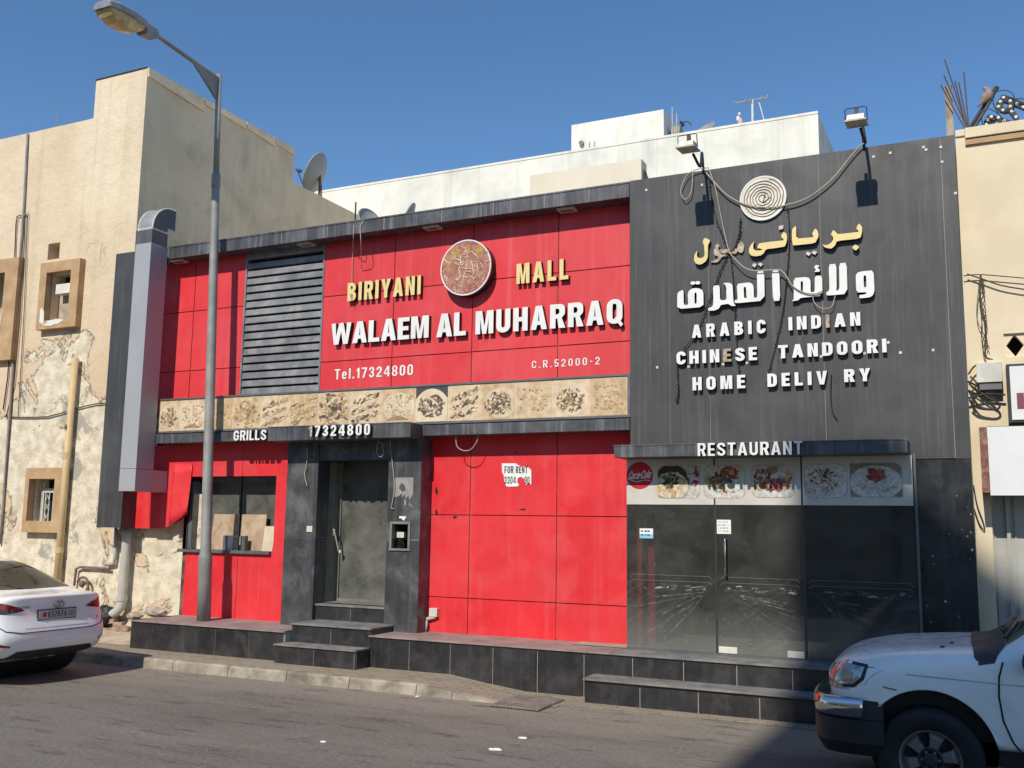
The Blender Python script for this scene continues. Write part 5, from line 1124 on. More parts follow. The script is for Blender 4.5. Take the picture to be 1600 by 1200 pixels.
# low cream wall on the restaurant roof
Yo = 13.2; a, b_, z1 = px(828, 280, Yo), px(1002, 250, Yo), pz(1002, 248, Yo)
mb = MB(); mb.box(a, b_, Yo, Yo+.25, 6.0, z1); tag(mb.build('roof_wall', CREAM2), 'low pale cream wall on the restaurant roof left of the black tower', 'wall')
mb = MB(); q = [atY(u, v, Yo+.1) for u, v in ((1003, 262), (1007, 266), (1009, 273), (1013, 279), (1020, 300), (1003, 300))]; mb.prism([[(p.x, p.z) for p in q]], Yo+.1, Yo+.2); tag(mb.build('broken_block', INK), 'dark broken edge of masonry beside the low cream roof wall', 'rubble')
# ============================================================ ROOFTOP THINGS
def dish(lb, c, r, aim, mast, feed=True, grp='satellite dishes on the roofs'):
    c = Vector(c); aim = Vector(aim).normalized(); t = thing('satellite_dish', lb, 'satellite dish', (c.x, c.y, mast), grp)
    prof = [(r*k/8, -.28*r*(1-(k/8)**2)) for k in range(9)]
    mb = MB(); mb.lathe(prof, c, aim, 40); mb.lathe([(q, h-.012) for q, h in prof], c, aim, 40); mb.lathe([(r-.005, -.014), (r+.012, -.014), (r+.012, .008), (r-.005, .006)], c, aim, 40)
    mb.build('reflector', M('dish_grey', (.3, .31, .31), .6, var=.08), t, smooth=True)
    dn = (Vector((0, 0, -1)) - aim*Vector((0, 0, -1)).dot(aim)).normalized(); foc = c + aim*r*.9 + dn*r*.15
    if feed: mb = MB(); mb.tube([c + dn*r, foc], .014, 6); mb.tube([foc+aim*.03, foc-aim*.1], [.03, .045], 10); mb.build('feed_arm', DARKM, t)
    mb = MB(); mb.tube([c - aim*r*.25, c - aim*r*.35 + Vector((0, 0, -r*.7)), Vector((c.x-aim.x*r*.35, c.y-aim.y*r*.35, mast))], .035, 8); mb.tube([c-aim*r*.28, c-aim*r*.35+Vector((0, 0, -r*.8))+dn*.1], .02, 6); mb.build('mount', RUSTP, t)
    return t
c = atY(492, 271, 17.0); dish('big grey satellite dish on the beige building roof against the sky', c, .47, (-.88, -.26, .4), zl-.1)
c = atY(577, 342, 13.0); dish('small satellite dish at the left peeking over the black roof edge', c, .2, (.75, -.3, .35), 6.1, False)
c = atY(638, 337, 13.4); dish('small satellite dish right of the first one, peeking over the black roof edge', c, .22, (-.75, -.35, .4), 6.1, False)
c = atY(768, 330, 13.6); dish('flat dark satellite dish barely showing over the middle of the black roof edge', c, .33, (-.2, -.45, .9), 6.1, False)
c = atY(1086, 214, 21.0); dish('half hidden satellite dish on the white roof beside the stair room', c, .52, (-.35, -.5, .55), zw-.6)
mb = MB(); p = [atY(u, v, 20.8) for u, v in ((1064, 200), (1066, 192), (1074, 190), (1079, 194), (1079, 196))]; mb.tube(curve(p), .014, 6); tag(mb.build('roof_bracket', DARKM), 'small bent dark bracket above the dish on the white roof', 'bracket')
t = thing('tv_antenna', 'tall roof aerial with a long horizontal boom on the white building', 'antenna', (px(1175, 192, 20.5), 20.5, zw))
p0, p1 = atY(1175.5, 195, 20.5), atY(1175.5, 156, 20.5); mb = MB(); mb.tube([(p0.x, 20.5, zw-.3), p1], .025, 8); mb.tube([atY(1194, 188, 20.5), atY(1186, 160, 20.5)], .012, 6); mb.build('mast', GALV, t)
mb = MB(); a, b_ = atY(1149, 161.5, 20.5), atY(1201, 152.5, 20.5); mb.tube([a, b_], .022, 6)
for k in (0, 2, 3, 5, 6):
    p = a+(b_-a)*(k/6); mb.tube([p+Vector((0, -.12, 0)), p+Vector((0, .12, 0))], .01, 5)
mb.build('boom', STEEL, t)
mb = MB(); c = atY(1157, 192, 19.6); mb.ball(c+Vector((0, 0, -.03)), (.055, .06, .15), 8, 0); mb.ball(c+Vector((-.05, 0, .1)), (.035, .04, .06), 8, 1); mb.ball(c+Vector((-.02, 0, .2)), (.03, .03, .03), 6, 1)
tag(mb.build('cloth_bundle', [PINKC, PAPER], smooth=True), 'small pink and white cloth bundle hanging at the white roof edge', 'cloth')
mb = MB(); p0, p1 = atY(85, 202, 12.6), atY(94, 161, 12.6); mb.tube([p0-Vector((0, 0, .3)), p0+(p1-p0)*.5, p0+(p1-p0)*.85, p1+Vector((.02, 0, 0))], .009, 5); tag(mb.build('aerial', STEEL), 'thin whip aerial on the beige roof at the left', 'antenna')
mb = MB(); p = atY(556, 316, 12.6); mb.tube([p, (p.x, 12.6, 6.1)], .014, 6); tag(mb.build('roof_pole', DARKM), 'short dark pole on the restaurant roof by the small dish', 'pole')
# floodlights on the tower
def flood(lb, u, v, ub, vb):
    c = atY(u, v, 10.75); base = atY(ub, vb, YT-.02)
    t = thing('floodlight', lb, 'floodlight', (base.x, YT, base.z), 'floodlights on arms above the black tower')
    mb = MB(); mb.tube(curve([base+Vector((0, 0, -.02)), base+Vector((0, -.06, .2)), Vector((c.x+.05, 11.1, c.z-.12)), Vector((c.x+.03, 10.86, c.z-.05))], 24), .017, 8); mb.build('arm', DARKM, t, smooth=True)
    mb = MB()        # open box leaning down at the wall
    R_ = Matrix.Rotation(radians(6), 3, 'X')
    def P(x, y, z): return c + R_ @ Vector((x, y, z))
    v = [P(x*a, y*b-.0, z) for (a, b, z) in ((.085, .09, .05), (.09, .10, .0), (.11, .145, -.02), (.11, .145, -.032)) for (x, y) in ((-1, -1), (1, -1), (1, 1), (-1, 1))]
    f = [(3, 2, 1, 0)] + [(i*4+j, i*4+(j+1) % 4, (i+1)*4+(j+1) % 4, (i+1)*4+j) for i in range(3) for j in range(4)] + [(12, 13, 14, 15)]
    mb.add(v, f); mb.build('housing', M('old_aluminium', (.5, .47, .4), .5, .3, var=.2, vs=15), t)
    mb = MB(); mb.tube([P(-.112, 0, -.01), P(-.112, -.02, .13), P(-.09, -.02, .14), P(.09, -.02, .14), P(.112, -.02, .13), P(.112, 0, -.01)], .0055, 6); mb.box(c.x-.02, c.x+.02, c.y+.02, c.y+.06, c.z+.05, c.z+.16); mb.build('bracket', DARKM, t)
flood('floodlight on a bent arm at the left above the white disc of the tower', 1075, 230, 1099, 266)
flood('floodlight on a bent arm at the right above the black tower', 1338, 189, 1350, 228)
for i, (u, d) in enumerate(((285, 'far left under the fascia by the duct'), (481, 'over the louvre'), (677, 'left of the round emblem'), (887, 'over the word MALL'))):
    x_ = px(u, 350, 11.56); t = thing('soffit_light', 'small square recessed light in the roof overhang, '+d, 'light', (x_, 11.55, 6.03), 'soffit lights')
    mb = MB(); wall_holes(mb, 0, 1, 0, 1, 0, [], 0) if False else None
    for (a, b, c, d_) in ((-.12, -.09, -.08, .08), (.09, .12, -.08, .08), (-.09, .09, -.08, -.055), (-.09, .09, .055, .08)): mb.box(x_+a, x_+b, 11.55+c, 11.55+d_, 6.018, 6.045)
    mb.build('frame', BOXW, t); mb = MB(); mb.box(x_-.09, x_+.09, 11.495, 11.605, 6.03, 6.046); mb.build('lens', DUSTD, t)
# ============================================================ CABLES ON THE TOWER AND FACADE
def cable(lb, pts, r, mat, Y=YT-.05, nm='hanging_cable', group='loose cables hanging on the facade', stubs=0, n=40):
    P = curve([atY(p[0], p[1], p[2] if len(p) > 2 else Y) for p in pts], n); mb = MB(); mb.tube(P, r, 6)
    if stubs:
        Rr = random.Random(int(pts[0][0]))
        for i in range(0, len(P)-1):
            if Rr.random() < stubs: d = Vector((Rr.uniform(-1, 1), -.5, Rr.uniform(-.6, .4))).normalized()*.022; mb.tube([P[i], P[i]+d], .0055, 5)
    return tag(mb.build(nm, mat, smooth=True), lb, 'cable', group)
cable('thick pale cable sagging across the white disc between the floodlights', [(1097, 262), (1112, 280), (1135, 304), (1163, 319), (1195, 324), (1225, 321), (1262, 309), (1300, 280), (1328, 246), (1345, 227), (1354, 224)], .0085, CABLEW)
cable('pale cable dropping from the left floodlight over the yellow arabic', [(1107, 262), (1118, 295), (1128, 345), (1138, 389), (1146, 402), (1163, 418), (1180, 423), (1200, 422), (1218, 421)], .0065, CABLEW, YT-.09)
cable('pale cable curling over the large white arabic letters', [(1218, 421), (1226, 428), (1238, 446), (1254, 456), (1272, 459), (1285, 455)], .008, CABLEW, YT-.08)
cable('thin pale wire making a loop under the large white arabic letters', [(1271, 458), (1271, 470), (1280, 480), (1292, 482), (1300, 478), (1305, 462)], .005, CABLEW, YT-.06)
cable('looped pale and dark cable left of the left floodlight', [(1108, 262), (1092, 264), (1075, 272), (1065, 291), (1064, 302), (1070, 312), (1079, 303), (1082, 285), (1082, 268)], .006, CABLEW)
G2 = 'dark strings of dead fairy lights on the tower'
def string(lb, pts): cable(lb, pts, .0055, CABLEB, YT-.03, 'fairy_light_string', G2, .55, 46)
string('dark fairy light string from the left floodlight down to the stripped arabic word', [(1107, 275), (1112, 310), (1120, 345), (1130, 370), (1137, 388)])
string('dark fairy light string slanting past ARABIC to CHINESE', [(1137, 395), (1125, 425), (1108, 470), (1090, 515), (1068, 547)])
string('short dark fairy light string dangling left of CHINESE and HOME', [(1058, 562), (1059, 590), (1060, 615), (1056, 628)])
string('dark fairy light string hanging straight below the stripped arabic word', [(1141, 398), (1146, 440), (1149, 500), (1153, 560), (1156, 585)])
string('long dark fairy light string hanging right of the middle down past DELIV', [(1231, 325), (1233, 350), (1233, 385), (1230, 425), (1224, 480), (1214, 530), (1202, 578), (1199, 602)])
string('dark fairy light string from the round disc to the yellow arabic', [(1157, 340), (1155, 365), (1150, 385), (1141, 392)])
cable('thin dark wire below DELIV hanging down the tower', [(1299, 584), (1298, 620), (1301, 643), (1308, 656)], .006, CABLEB, YT-.02)
cable('left of two pale wires hanging over the black roof edge', [(553, 352, YT-.03), (552, 372, YT-.03), (551, 395, YR-.05), (550, 440, YR-.03), (549, 470, YR-.1)], .006, CABLEW)
cable('right of two pale wires hanging over the black roof edge', [(568, 345, YT-.02), (563, 355, YT-.03), (564, 380, YT-.03), (565, 420, YR-.03)], .006, CABLEW)
cable('coil of pale wire hanging under the entrance canopy', [(592, 687, 11.3), (589, 700, 11.3), (590, 710, 11.3), (595, 714, 11.3), (599, 708, 11.3), (597, 694, 11.3), (592, 690, 11.3)], .005, CABLEW)
cable('pale wire dangling down the right entrance pillar', [(610, 685), (610, 702), (614, 730), (616, 760), (613, 785), (611, 793), (615, 795)], .006, CABLEW, YT-.03)
cable('pale wire dangling down the left entrance pillar', [(480, 700), (480, 715), (478, 730), (476, 742), (480, 760)], .006, CABLEW, YT-.03)
cable('wide pale wire loop hanging under the cornice over the red wall', [(712, 681, 11.45), (714, 697, 11.45), (724, 704, 11.45), (736, 702, 11.45), (745, 690, 11.45), (747, 680, 11.45)], .006, CABLEW)
# ============================================================ THINGS IN THE SERVICE WINDOW
def board(lb, u0, u1, v0, v1, Y, mat, th=.02, lean=.05, nm='leaning_board', cat='board', grp='boards leaning in the service window'):
    x0, x1, z0, z1 = px(u0, v1, Y), px(u1, v1, Y), sz0, pz(u0, v0, Y)
    mb = MB(); mb.add([(x0, Y, z0), (x1, Y, z0), (x1, Y+lean, z1), (x0, Y+lean, z1), (x0, Y+th, z0), (x1, Y+th, z0), (x1, Y+lean+th, z1), (x0, Y+lean+th, z1)], [(0, 1, 2, 3), (5, 4, 7, 6), (1, 5, 6, 2), (4, 0, 3, 7), (3, 2, 6, 7), (0, 4, 5, 1)]); return tag(mb.build(nm, mat), lb, cat, grp)
board('wide stained plywood board leaning in the service window behind the lamp post', 328, 411, 803, 857, YR+.16, WOOD)
board('small pale board at the right end of the service window', 409, 425.5, 822, 857, YR+.1, WOODP)
x0, x1 = px(348, 855, YR+.02), px(382, 855, YR+.02); zt2 = pz(365, 837, YR+.02)
mb = MB(); mb.box(x0, x1, YR+.02, YR+.09, sz0, zt2, 0); mb.box(x0+.09, x0+.19, YR+.016, YR+.02, sz0+.005, zt2-.003, 1); mb.box(x0+.2, x1-.06, YR+.017, YR+.02, sz0+.01, zt2-.01, 2); mb.box(x1-.1, x1-.08, YR+.012, YR+.017, sz0+.08, zt2-.01, 1)
tag(mb.build('metal_box', [FRAMEM, BOXW, DARKM]), 'small grey and white striped box on the service window sill', 'box')
# ============================================================ GRATE, LITTER
gq = [atZ(u, v, .02) for u, v in ((770, 1101), (838, 1111), (880, 1092), (812, 1087))]
gx0, gx1, gy0, gy1 = -4.93, -4.36, 9.84, 10.56
t = thing('drain_grate', 'square iron drain grate at the end of the kerb', 'grate', ((gx0+gx1)/2, (gy0+gy1)/2, .0))
mb = MB(); mb.box(gx0, gx1, gy0, gy1, .0, .012); mb.build('pit', DARKM, t)
mb = MB(); n = 13
for i in range(n):
    a = gx0+(gx1-gx0)*(i+.15)/n; mb.box(a, a+.028, gy0, gy1, .012, .03)
for i in range(15):
    a = gy0+(gy1-gy0)*(i+.15)/15; mb.box(gx0, gx1, a, a+.016, .012, .029)
mb.build('bars', M('grate_iron', (.22, .19, .16), .8, var=.2, vs=8, dust=((.36, .31, .25), .7, 6)), t)
for (u, v, s_, d) in ((774, 1172, .055, 'nearest the bottom edge of the photo'), (817, 1154, .045, 'right of the nearest one'), (652, 1089, .022, 'at the kerb foot'), (505, 1160, .022, 'at the left on the road')):
    c = atZ(u, v, .004); mb = MB(); mb.prism([ell(c.x, 0, s_, s_*.4, 14, .2, .7, int(u))], 0, .02)
    for p in mb.v: y_ = p.y; p.y = c.y + p.z; p.z = .004 + y_*.6
    tag(mb.build('litter', PAPER), 'crumpled white paper scrap on the asphalt, '+d, 'litter', 'paper scraps on the road')
# ============================================================ RIGHT BUILDING
YQ = 11.6
Q = thing('cream_building', 'cream painted building with a grey shutter at the right edge', 'building', (1.5, YQ, 0))
zq = 6.34
bx = rectp(1569, 1615, 520, 557, YQ)
xsh = px(1552, 850, YQ)
mb = MB(); wall_holes(mb, XT1+.004, 6, 0, zq, YQ, [bx, (xsh, 5.5, .0, 3.05)], .3)
mb.quad((XT1+.004, YQ, zq), (6, YQ, zq), (6, YQ+6, zq-.02), (XT1+.004, YQ+6, zq-.02)); mb.build('wall', CREAM, Q)
mb = MB(); mb.box(XT1+.1, 6, YQ-.05, YQ+.001, zq-.09, zq+.03); mb.box(XT1+.004, XT1+.1, YQ-.02, YQ+.001, zq-.05, zq+.03); mb.build('coping', CREAM, Q, bevel=.008)
mb = MB(); mb.box(XT1+.1, 6, YQ-.03, YQ+.0, zq-.16, zq-.10); mb.build('cornice_tan_band', TANSUR, Q)  # tan band projecting just under the coping
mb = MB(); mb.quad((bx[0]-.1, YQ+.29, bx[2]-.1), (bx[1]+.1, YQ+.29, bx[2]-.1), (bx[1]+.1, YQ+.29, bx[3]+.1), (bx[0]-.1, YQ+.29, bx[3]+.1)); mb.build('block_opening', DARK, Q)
mb = MB(); cx = px(1586, 538, YQ); cz = (bx[2]+bx[3])/2-.0; rr = .155
o_ = [(cx+rr*1.15*cos(a), cz+rr*1.0*sin(a)) for a in [pi/8+i*pi/4 for i in range(8)]]; i_ = [(cx+rr*.55*cos(a), cz+rr*.78*sin(a)) for a in [i*pi/2 for i in range(4)]]
mb.prism([o_, i_], YQ+.03, YQ+.12); mb.build('screen_block', CREAM, Q)
mb = MB(); mb.box(xsh, 5.5, YQ+.08, YQ+.1, 0, 3.05)
x_ = xsh+.02
for k in range(30): mb.box(x_+k*.19, x_+k*.19+.012, YQ+.062, YQ+.08, 0, 3.05)
for u in (1580,): xx = px(u, 900, YQ+.05); mb.box(xx-.018, xx+.018, YQ+.02, YQ+.06, 0, 2.6)
mb.build('shutter', SHUT, Q)
t = thing('shop_sign', 'white sign box with maroon lettering at the right edge', 'sign', (.8, 11.3, 3.05))
x0, z0, z1 = px(1574, 610, 11.28), pz(1574, 660, 11.28), pz(1574, 569, 11.28)
mb = MB(); mb.box(x0, 2.2, 11.285, YQ-.02, z0, z1, 0); mb.build('frame', DARKM, t); mb = MB(); mb.box(x0+.03, 2.17, 11.275, 11.285, z0+.025, z1-.025); mb.build('panel', SIGNW, t)
mb = MB(); hx0, hz0_, hz1_ = px(1589, 625, 11.27), pz(1589, 639, 11.27), pz(1589, 614, 11.27)
put_glyph(mb, 'H', .2, hx0, hx0+.19, hz0_, hz1_, 11.272, 11.272, 0, 0); mb.build('sign_letter', SIGNM, t)
t = thing('sign_board', 'blank white board with a rusty edge over the grey shutter', 'sign', (.8, 11.25, 2.3))
x0, x1, z0, z1 = px(1545, 720, 11.2), 2.2, pz(1550, 774, 11.2), pz(1545, 667, 11.2)
mb = MB(); mb.box(x0, x1, 11.2, 11.24, z0, z1); mb.build('panel', SIGNW, t); mb = MB(); mb.box(x0-.075, x0-.002, 11.21, YQ-.01, z0+.03, z1-.0); mb.build('frame', RUSTS, t)
mb = MB(); mb.box(px(1526, 590, 11.45), px(1566, 580, 11.45), 11.45, YQ, pz(1545, 597, 11.45), pz(1545, 566, 11.45), 0); mb.box(px(1530, 600, 11.47), px(1566, 600, 11.47), 11.47, YQ-.005, pz(1545, 609, 11.47), pz(1545, 597.5, 11.47), 1)
tag(mb.build('junction_box', [BOXW, FRAMEM], bevel=.004), 'pale grey junction box with cables beside the black tower', 'junction box')
G3 = 'loose cables on the cream wall'
def rc(lb, pts, r, mat=CABLEBR, Y=YQ-.06, n=40): cable(lb, pts, r, mat, Y, 'hanging_cable', G3, 0, n)
rc('thin brown wire strung straight across the cream wall at the top', [(1505, 431), (1530, 429), (1570, 432), (1605, 435)], .006)
rc('brown wire sagging to the right across the cream wall', [(1511, 428), (1535, 436), (1565, 446), (1605, 453)], .008)
for i in range(5):
    Rr = random.Random(40+i); pts = [(1532+Rr.uniform(-1, 2), 430)] + [(1533+(v-430)*.055+Rr.uniform(-5, 5)*(1 if 445 < v < 545 else .4), v) for v in range(448, 560, 18)] + [(1547+Rr.uniform(-3, 6), 562)]
    rc(['leftmost strand', 'second strand', 'middle strand', 'fourth strand', 'rightmost strand'][i]+' of the tangled vertical wire bundle above the junction box', pts, .0045)
rc('wire bowing out left from the tangled vertical bundle', [(1531, 440), (1527, 470), (1527, 500), (1536, 520), (1546, 545)], .004)
for i, (pts, d) in enumerate((([(1513, 585), (1520, 575), (1526, 570)], 'short upper loop beside the junction box'), ([(1512, 596), (1530, 605), (1553, 622), (1562, 634), (1555, 640), (1530, 638), (1518, 630)], 'big black hanging loop below the junction box'), ([(1514, 600), (1540, 618), (1560, 630)], 'straight brown run below the junction box'), ([(1514, 610), (1522, 625), (1532, 636), (1548, 640)], 'lower black bundle loop'), ([(1516, 588), (1526, 600), (1518, 615), (1522, 632)], 'crossing brown strand near the tower edge'), ([(1513, 622), (1540, 616), (1571, 617)], 'flat black run to the sign box'))):
    rc('thick cable by the sign boxes, '+d, pts, .012 if i in (1, 3, 5) else .009, CABLEB if i in (1, 3, 5) else CABLEBR, YQ-.1)
rc('thin dark wire hanging in a loop beside the end pillar', [(1521, 758), (1527, 790), (1536, 815), (1538, 828), (1530, 818), (1522, 795)], .006, CABLEB, YQ-.03)
# roof clutter of the right building
yy = 12.3
mb = MB(); a = atY(1484, 205, yy); b_ = atY(1483, 134, yy); mb.box(a.x-.035, a.x+.045, yy, yy+.09, 6.2, b_.z); tag(mb.build('wooden_post', WOODG), 'weathered grey wooden post standing among the steel rods', 'post')
for i, (u0, v0, u1, v1, d) in enumerate(((1476, 93, 1512, 203, 'longest, leaning from upper left'), (1475, 118, 1512, 203, 'second from the left'), (1470, 133, 1510, 205, 'lowest leaning one at the left'), (1492, 127, 1511, 203, 'middle one'), (1498, 129, 1513, 203, 'right of the middle one'), (1506, 113, 1514, 203, 'almost upright at the right'))):
    mb = MB(); mb.tube([atY(u0, v0, yy-.1), atY(u1, v1, yy-.05), atY(u1+1, v1+14, yy-.05)], .0075, 6); tag(mb.build('steel_rod', REBARM), 'thin rusty steel rod fanning up from the cream roof, '+d, 'steel rod', 'bundle of steel rods on the roof')
mb = MB(); mb.tube([atY(1515, 203, yy), atY(1558, 136, yy)], .03, 8); mb.tube([atY(1520, 203, yy-.05), atY(1552, 150, yy-.05)], .02, 6); tag(mb.build('steel_bar', DARKM), 'thick dark bar leaning up to the right on the cream roof', 'bar')
yd = yy-.06; c = atY(1540, 150, yd)
mb = MB(); S_ = [(-.115, -.125, .004), (-.07, -.085, .018), (-.03, -.045, .045), (.0, -.01, .06), (.02, .03, .05), (.01, .065, .03), (-.005, .085, .028), (-.025, .095, .02), (-.045, .09, .006)]
mb.tube([c+Vector((x+.015, 0, z)) for x, z, r in S_], [r for *_, r in S_], 12); mb.tube([c+Vector((.02, .0, -.03)), c+Vector((.035, 0, -.075))], .006, 5); tag(mb.build('dove', DOVE, smooth=True), 'small brown dove perched on the leaning dark bar', 'bird')
def marq(lb, out, hole, bulbs, Y):
    f = lambda pts: [(px(1480+x/10, 90+y/10, Y), pz(1480+x/10, 90+y/10, Y)) for x, y in pts]
    o = f(out); t = thing('sign_letter', lb, 'sign letter', (o[0][0], Y, min(p[1] for p in o)), 'old black bulb letters dumped on the roof')
    mb = MB(); mb.prism([o] + ([f(hole)] if hole else []), Y, Y+.06, back=True); mb.build('body', PIPEB, t)
    for bxy in bulbs: p = f([bxy])[0]; mb = MB(); mb.lathe([(0, -.006), (.015, -.005), (.019, 0)], (p[0], Y, p[1]), (0, 1, 0), 12); mb.build('bulb', BULB, t)
marq('black letter R with white bulbs lying tilted on the cream roof', [(865,575),(1060,640),(1200,700),(1260,730),(1260,830),(1200,805),(1060,750),(1040,790),(1050,830),(1125,920),(1090,985),(1060,975),(965,845),(900,860),(830,840),(770,770),(760,720)], [(890,685),(960,710),(925,800),(850,745)], [(880,620),(985,675),(1085,720),(1190,770),(830,685),(800,762),(870,818),(985,760),(1010,838),(1075,925)], 12.1)
marq('second black bulb letter lying lower on the cream roof', [(650,880),(930,960),(1040,1010),(1000,1090),(720,1120),(570,1120),(575,990),(610,920)], [(690,980),(750,975),(740,1010),(670,1010)], [(690,922),(630,970),(610,1045),(800,935),(890,985),(780,1020)], 12.15)
mb = MB()
for p in ([(1553, 146), (1565, 141), (1578, 143), (1585, 152), (1582, 165)], [(1551, 150), (1553, 165), (1562, 180)], [(1534, 175), (1545, 170), (1560, 178), (1570, 190)], [(1536, 195), (1534, 185), (1540, 172)], [(1585, 155), (1595, 154), (1604, 156)], [(1540, 188), (1552, 200)]): mb.tube(curve([atY(u, v, 12.05) for u, v in p]), .006, 5)
tag(mb.build('tangled_wire', CABLEB), 'tangled black wires around the dumped bulb letters', 'wire')
# ============================================================ ACROSS THE STREET (out of the photograph, casts the shade at lower right)
ye = -14.0; xe = -1.97-.03*(11.35-ye); ze = 2.17+.9*(11.4-ye)
O = thing('tall_building', 'tall plain beige block across the street whose shade falls on the pickup', 'building', (8, ye, 0))
mb = MB(); hs = [(xe+.8+2.4*i, xe+2.0+2.4*i, 1.0+3.1*j, 2.6+3.1*j) for i in range(2) for j in range(7)]
k_ = .9*(11.4-ye); mb.prism([[(xe, 0), (xe+6, 0), (xe+6, k_+.9), (xe+3.2, k_+.9), (xe+1.97, k_+1.82), (xe+1.56, k_+2.17), (xe+.95, k_+2.78), (xe, k_+2.85)]], ye, ye-14, back=True); o = mb.build('wall', CREAM2, O, fix=True)
for h in hs: mb = MB(); mb.box(h[0], h[1], ye-.005, ye+.03, h[2], h[3]); mb.build('window', DARKM, O)
TALLB = None
O = thing('added_building_row', 'long low tan row added unseen across the street for reflections and to block low sky', 'building', (-15, ye+2.5, 0))
mb = MB(); mb.box(-60, xe-.3, ye-9, ye+2.5, 0, 10); mb.build('wall', SIDEP, O)  # unseen row, added for glass reflections and to cut sky fill
for i in range(8):
    mb = MB(); mb.box(-38+4*i, -35.4+4*i, ye+2.45, ye+2.51, 0, 2.8); mb.build('door', DARKM, O)
# ============================================================ CARS
def ring_mesh(rings, cap0=True, cap1=True):
    """rings: lists of ten (x, y, z) half-section points, bottom centre to top centre; mirrored in y"""
    mb = MB(); K = len(rings[0]); n = 2*K-2; o = 0
    for r in rings:
        mb.v += [Vector(p) for p in r] + [Vector((p[0], -p[1], p[2])) for p in r[-2:0:-1]]
    for i in range(len(rings)-1):
        for j in range(n):
            jn = (j+1) % n; mb.f.append([i*n+j, i*n+jn, (i+1)*n+jn, (i+1)*n+j]); mb.mi.append(0)
    for i, c in ((0, cap0), (len(rings)-1, cap1)):
        if not c: continue
        b = i*n; L_ = lambda j: b+j; R_ = lambda j: b+(n-j)
        F = [[L_(0), R_(1), L_(1)]] + [[L_(j), R_(j), R_(j+1), L_(j+1)] for j in range(1, K-2)] + [[L_(K-2), R_(K-2), L_(K-1)]]
        mb.f += F if i == 0 else [f[::-1] for f in F]; mb.mi += [0]*len(F)
    return mb
def bake(mb, xf, sub, cutters, name, mat, root, extra=None):
    """subdivide, cut the wheel openings, move into place; returns object and a ray tree in world space"""
    me = bpy.data.meshes.new(name); me.from_pydata([xf(p) for p in mb.v], [], mb.f)
    bm = bmesh.new(); bm.from_mesh(me); bmesh.ops.recalc_face_normals(bm, faces=bm.faces); bm.to_mesh(me); bm.free()
    o = bpy.data.objects.new(name, me); COL.objects.link(o)
    q = o.modifiers.new('s', 'SUBSURF'); q.levels = sub; q.render_levels = sub
    tmp = []
    for c in cutters:
        m2 = bpy.data.meshes.new('cut'); m2.from_pydata(c.v, [], c.f); bm = bmesh.new(); bm.from_mesh(m2); bmesh.ops.recalc_face_normals(bm, faces=bm.faces); bm.to_mesh(m2); bm.free()
        oc = bpy.data.objects.new('cut', m2); COL.objects.link(oc); tmp.append(oc)
        b = o.modifiers.new('b', 'BOOLEAN'); b.object = oc; b.operation = 'DIFFERENCE'; b.solver = 'EXACT'
    bpy.context.view_layer.update()
    dg = bpy.context.evaluated_depsgraph_get(); me2 = bpy.data.meshes.new_from_object(o.evaluated_get(dg))
    for oc in tmp: COL.objects.unlink(oc); bpy.data.objects.remove(oc)
    o.modifiers.clear(); o.data = me2; me2.materials.clear()
    for mt in (mat if isinstance(mat, list) else [mat]): me2.materials.append(mt)
    if extra: extra(me2)
    for p in me2.polygons: p.use_smooth = True
    try: me2.set_sharp_from_angle(angle=radians(38))
    except Exception: pass
    bv = BVHTree.FromPolygons([v.co.copy() for v in me2.vertices], [list(p.vertices) for p in me2.polygons])
    org = ORG[root.name]
    for v in me2.vertices: v.co -= org
    o.parent = root; ORG[o.name] = org
    return o, bv
def patch(bv, loop, origin, ua, va, d, off, name, mat, parent, cuts=5, thick=.006, hole=None):
    """a piece of trim lying on the body: outline in (ua, va) coordinates, dropped along d on to the surface"""
    d = Vector(d).normalized(); ua, va, origin = Vector(ua), Vector(va), Vector(origin)
    tr = tessellate_polygon([[Vector((p[0], p[1], 0)) for p in loop]])
    bm = bmesh.new(); vs = [bm.verts.new((p[0], p[1], 0)) for p in loop]
    for t_ in tr:
        try: bm.faces.new([vs[i] for i in t_])
        except Exception: pass
    for _ in range(cuts):
        es = [e for e in bm.edges if e.calc_length() > .05]
        if not es: break
        bmesh.ops.subdivide_edges(bm, edges=es, cuts=1); bmesh.ops.triangulate(bm, faces=bm.faces)
    mb = MB(); bm.verts.index_update(); last = None
    for v in bm.verts:
        p = origin + ua*v.co.x + va*v.co.y
        h = bv.ray_cast(p, d)
        if h[0] is not None: q = h[0] - d*off; last = (q-p).dot(d)
        else:
            nn_ = bv.find_nearest(p + d*(last if last else 1.0)); q = nn_[0] - d*off
        mb.v.append(q)
    bm.faces.ensure_lookup_table()
    for f in bm.faces: mb.f.append([v.index for v in f.verts]); mb.mi.append(0)
    bm.free()
    o = mb.build(name, mat, parent, smooth=True, fix=True)
    return o
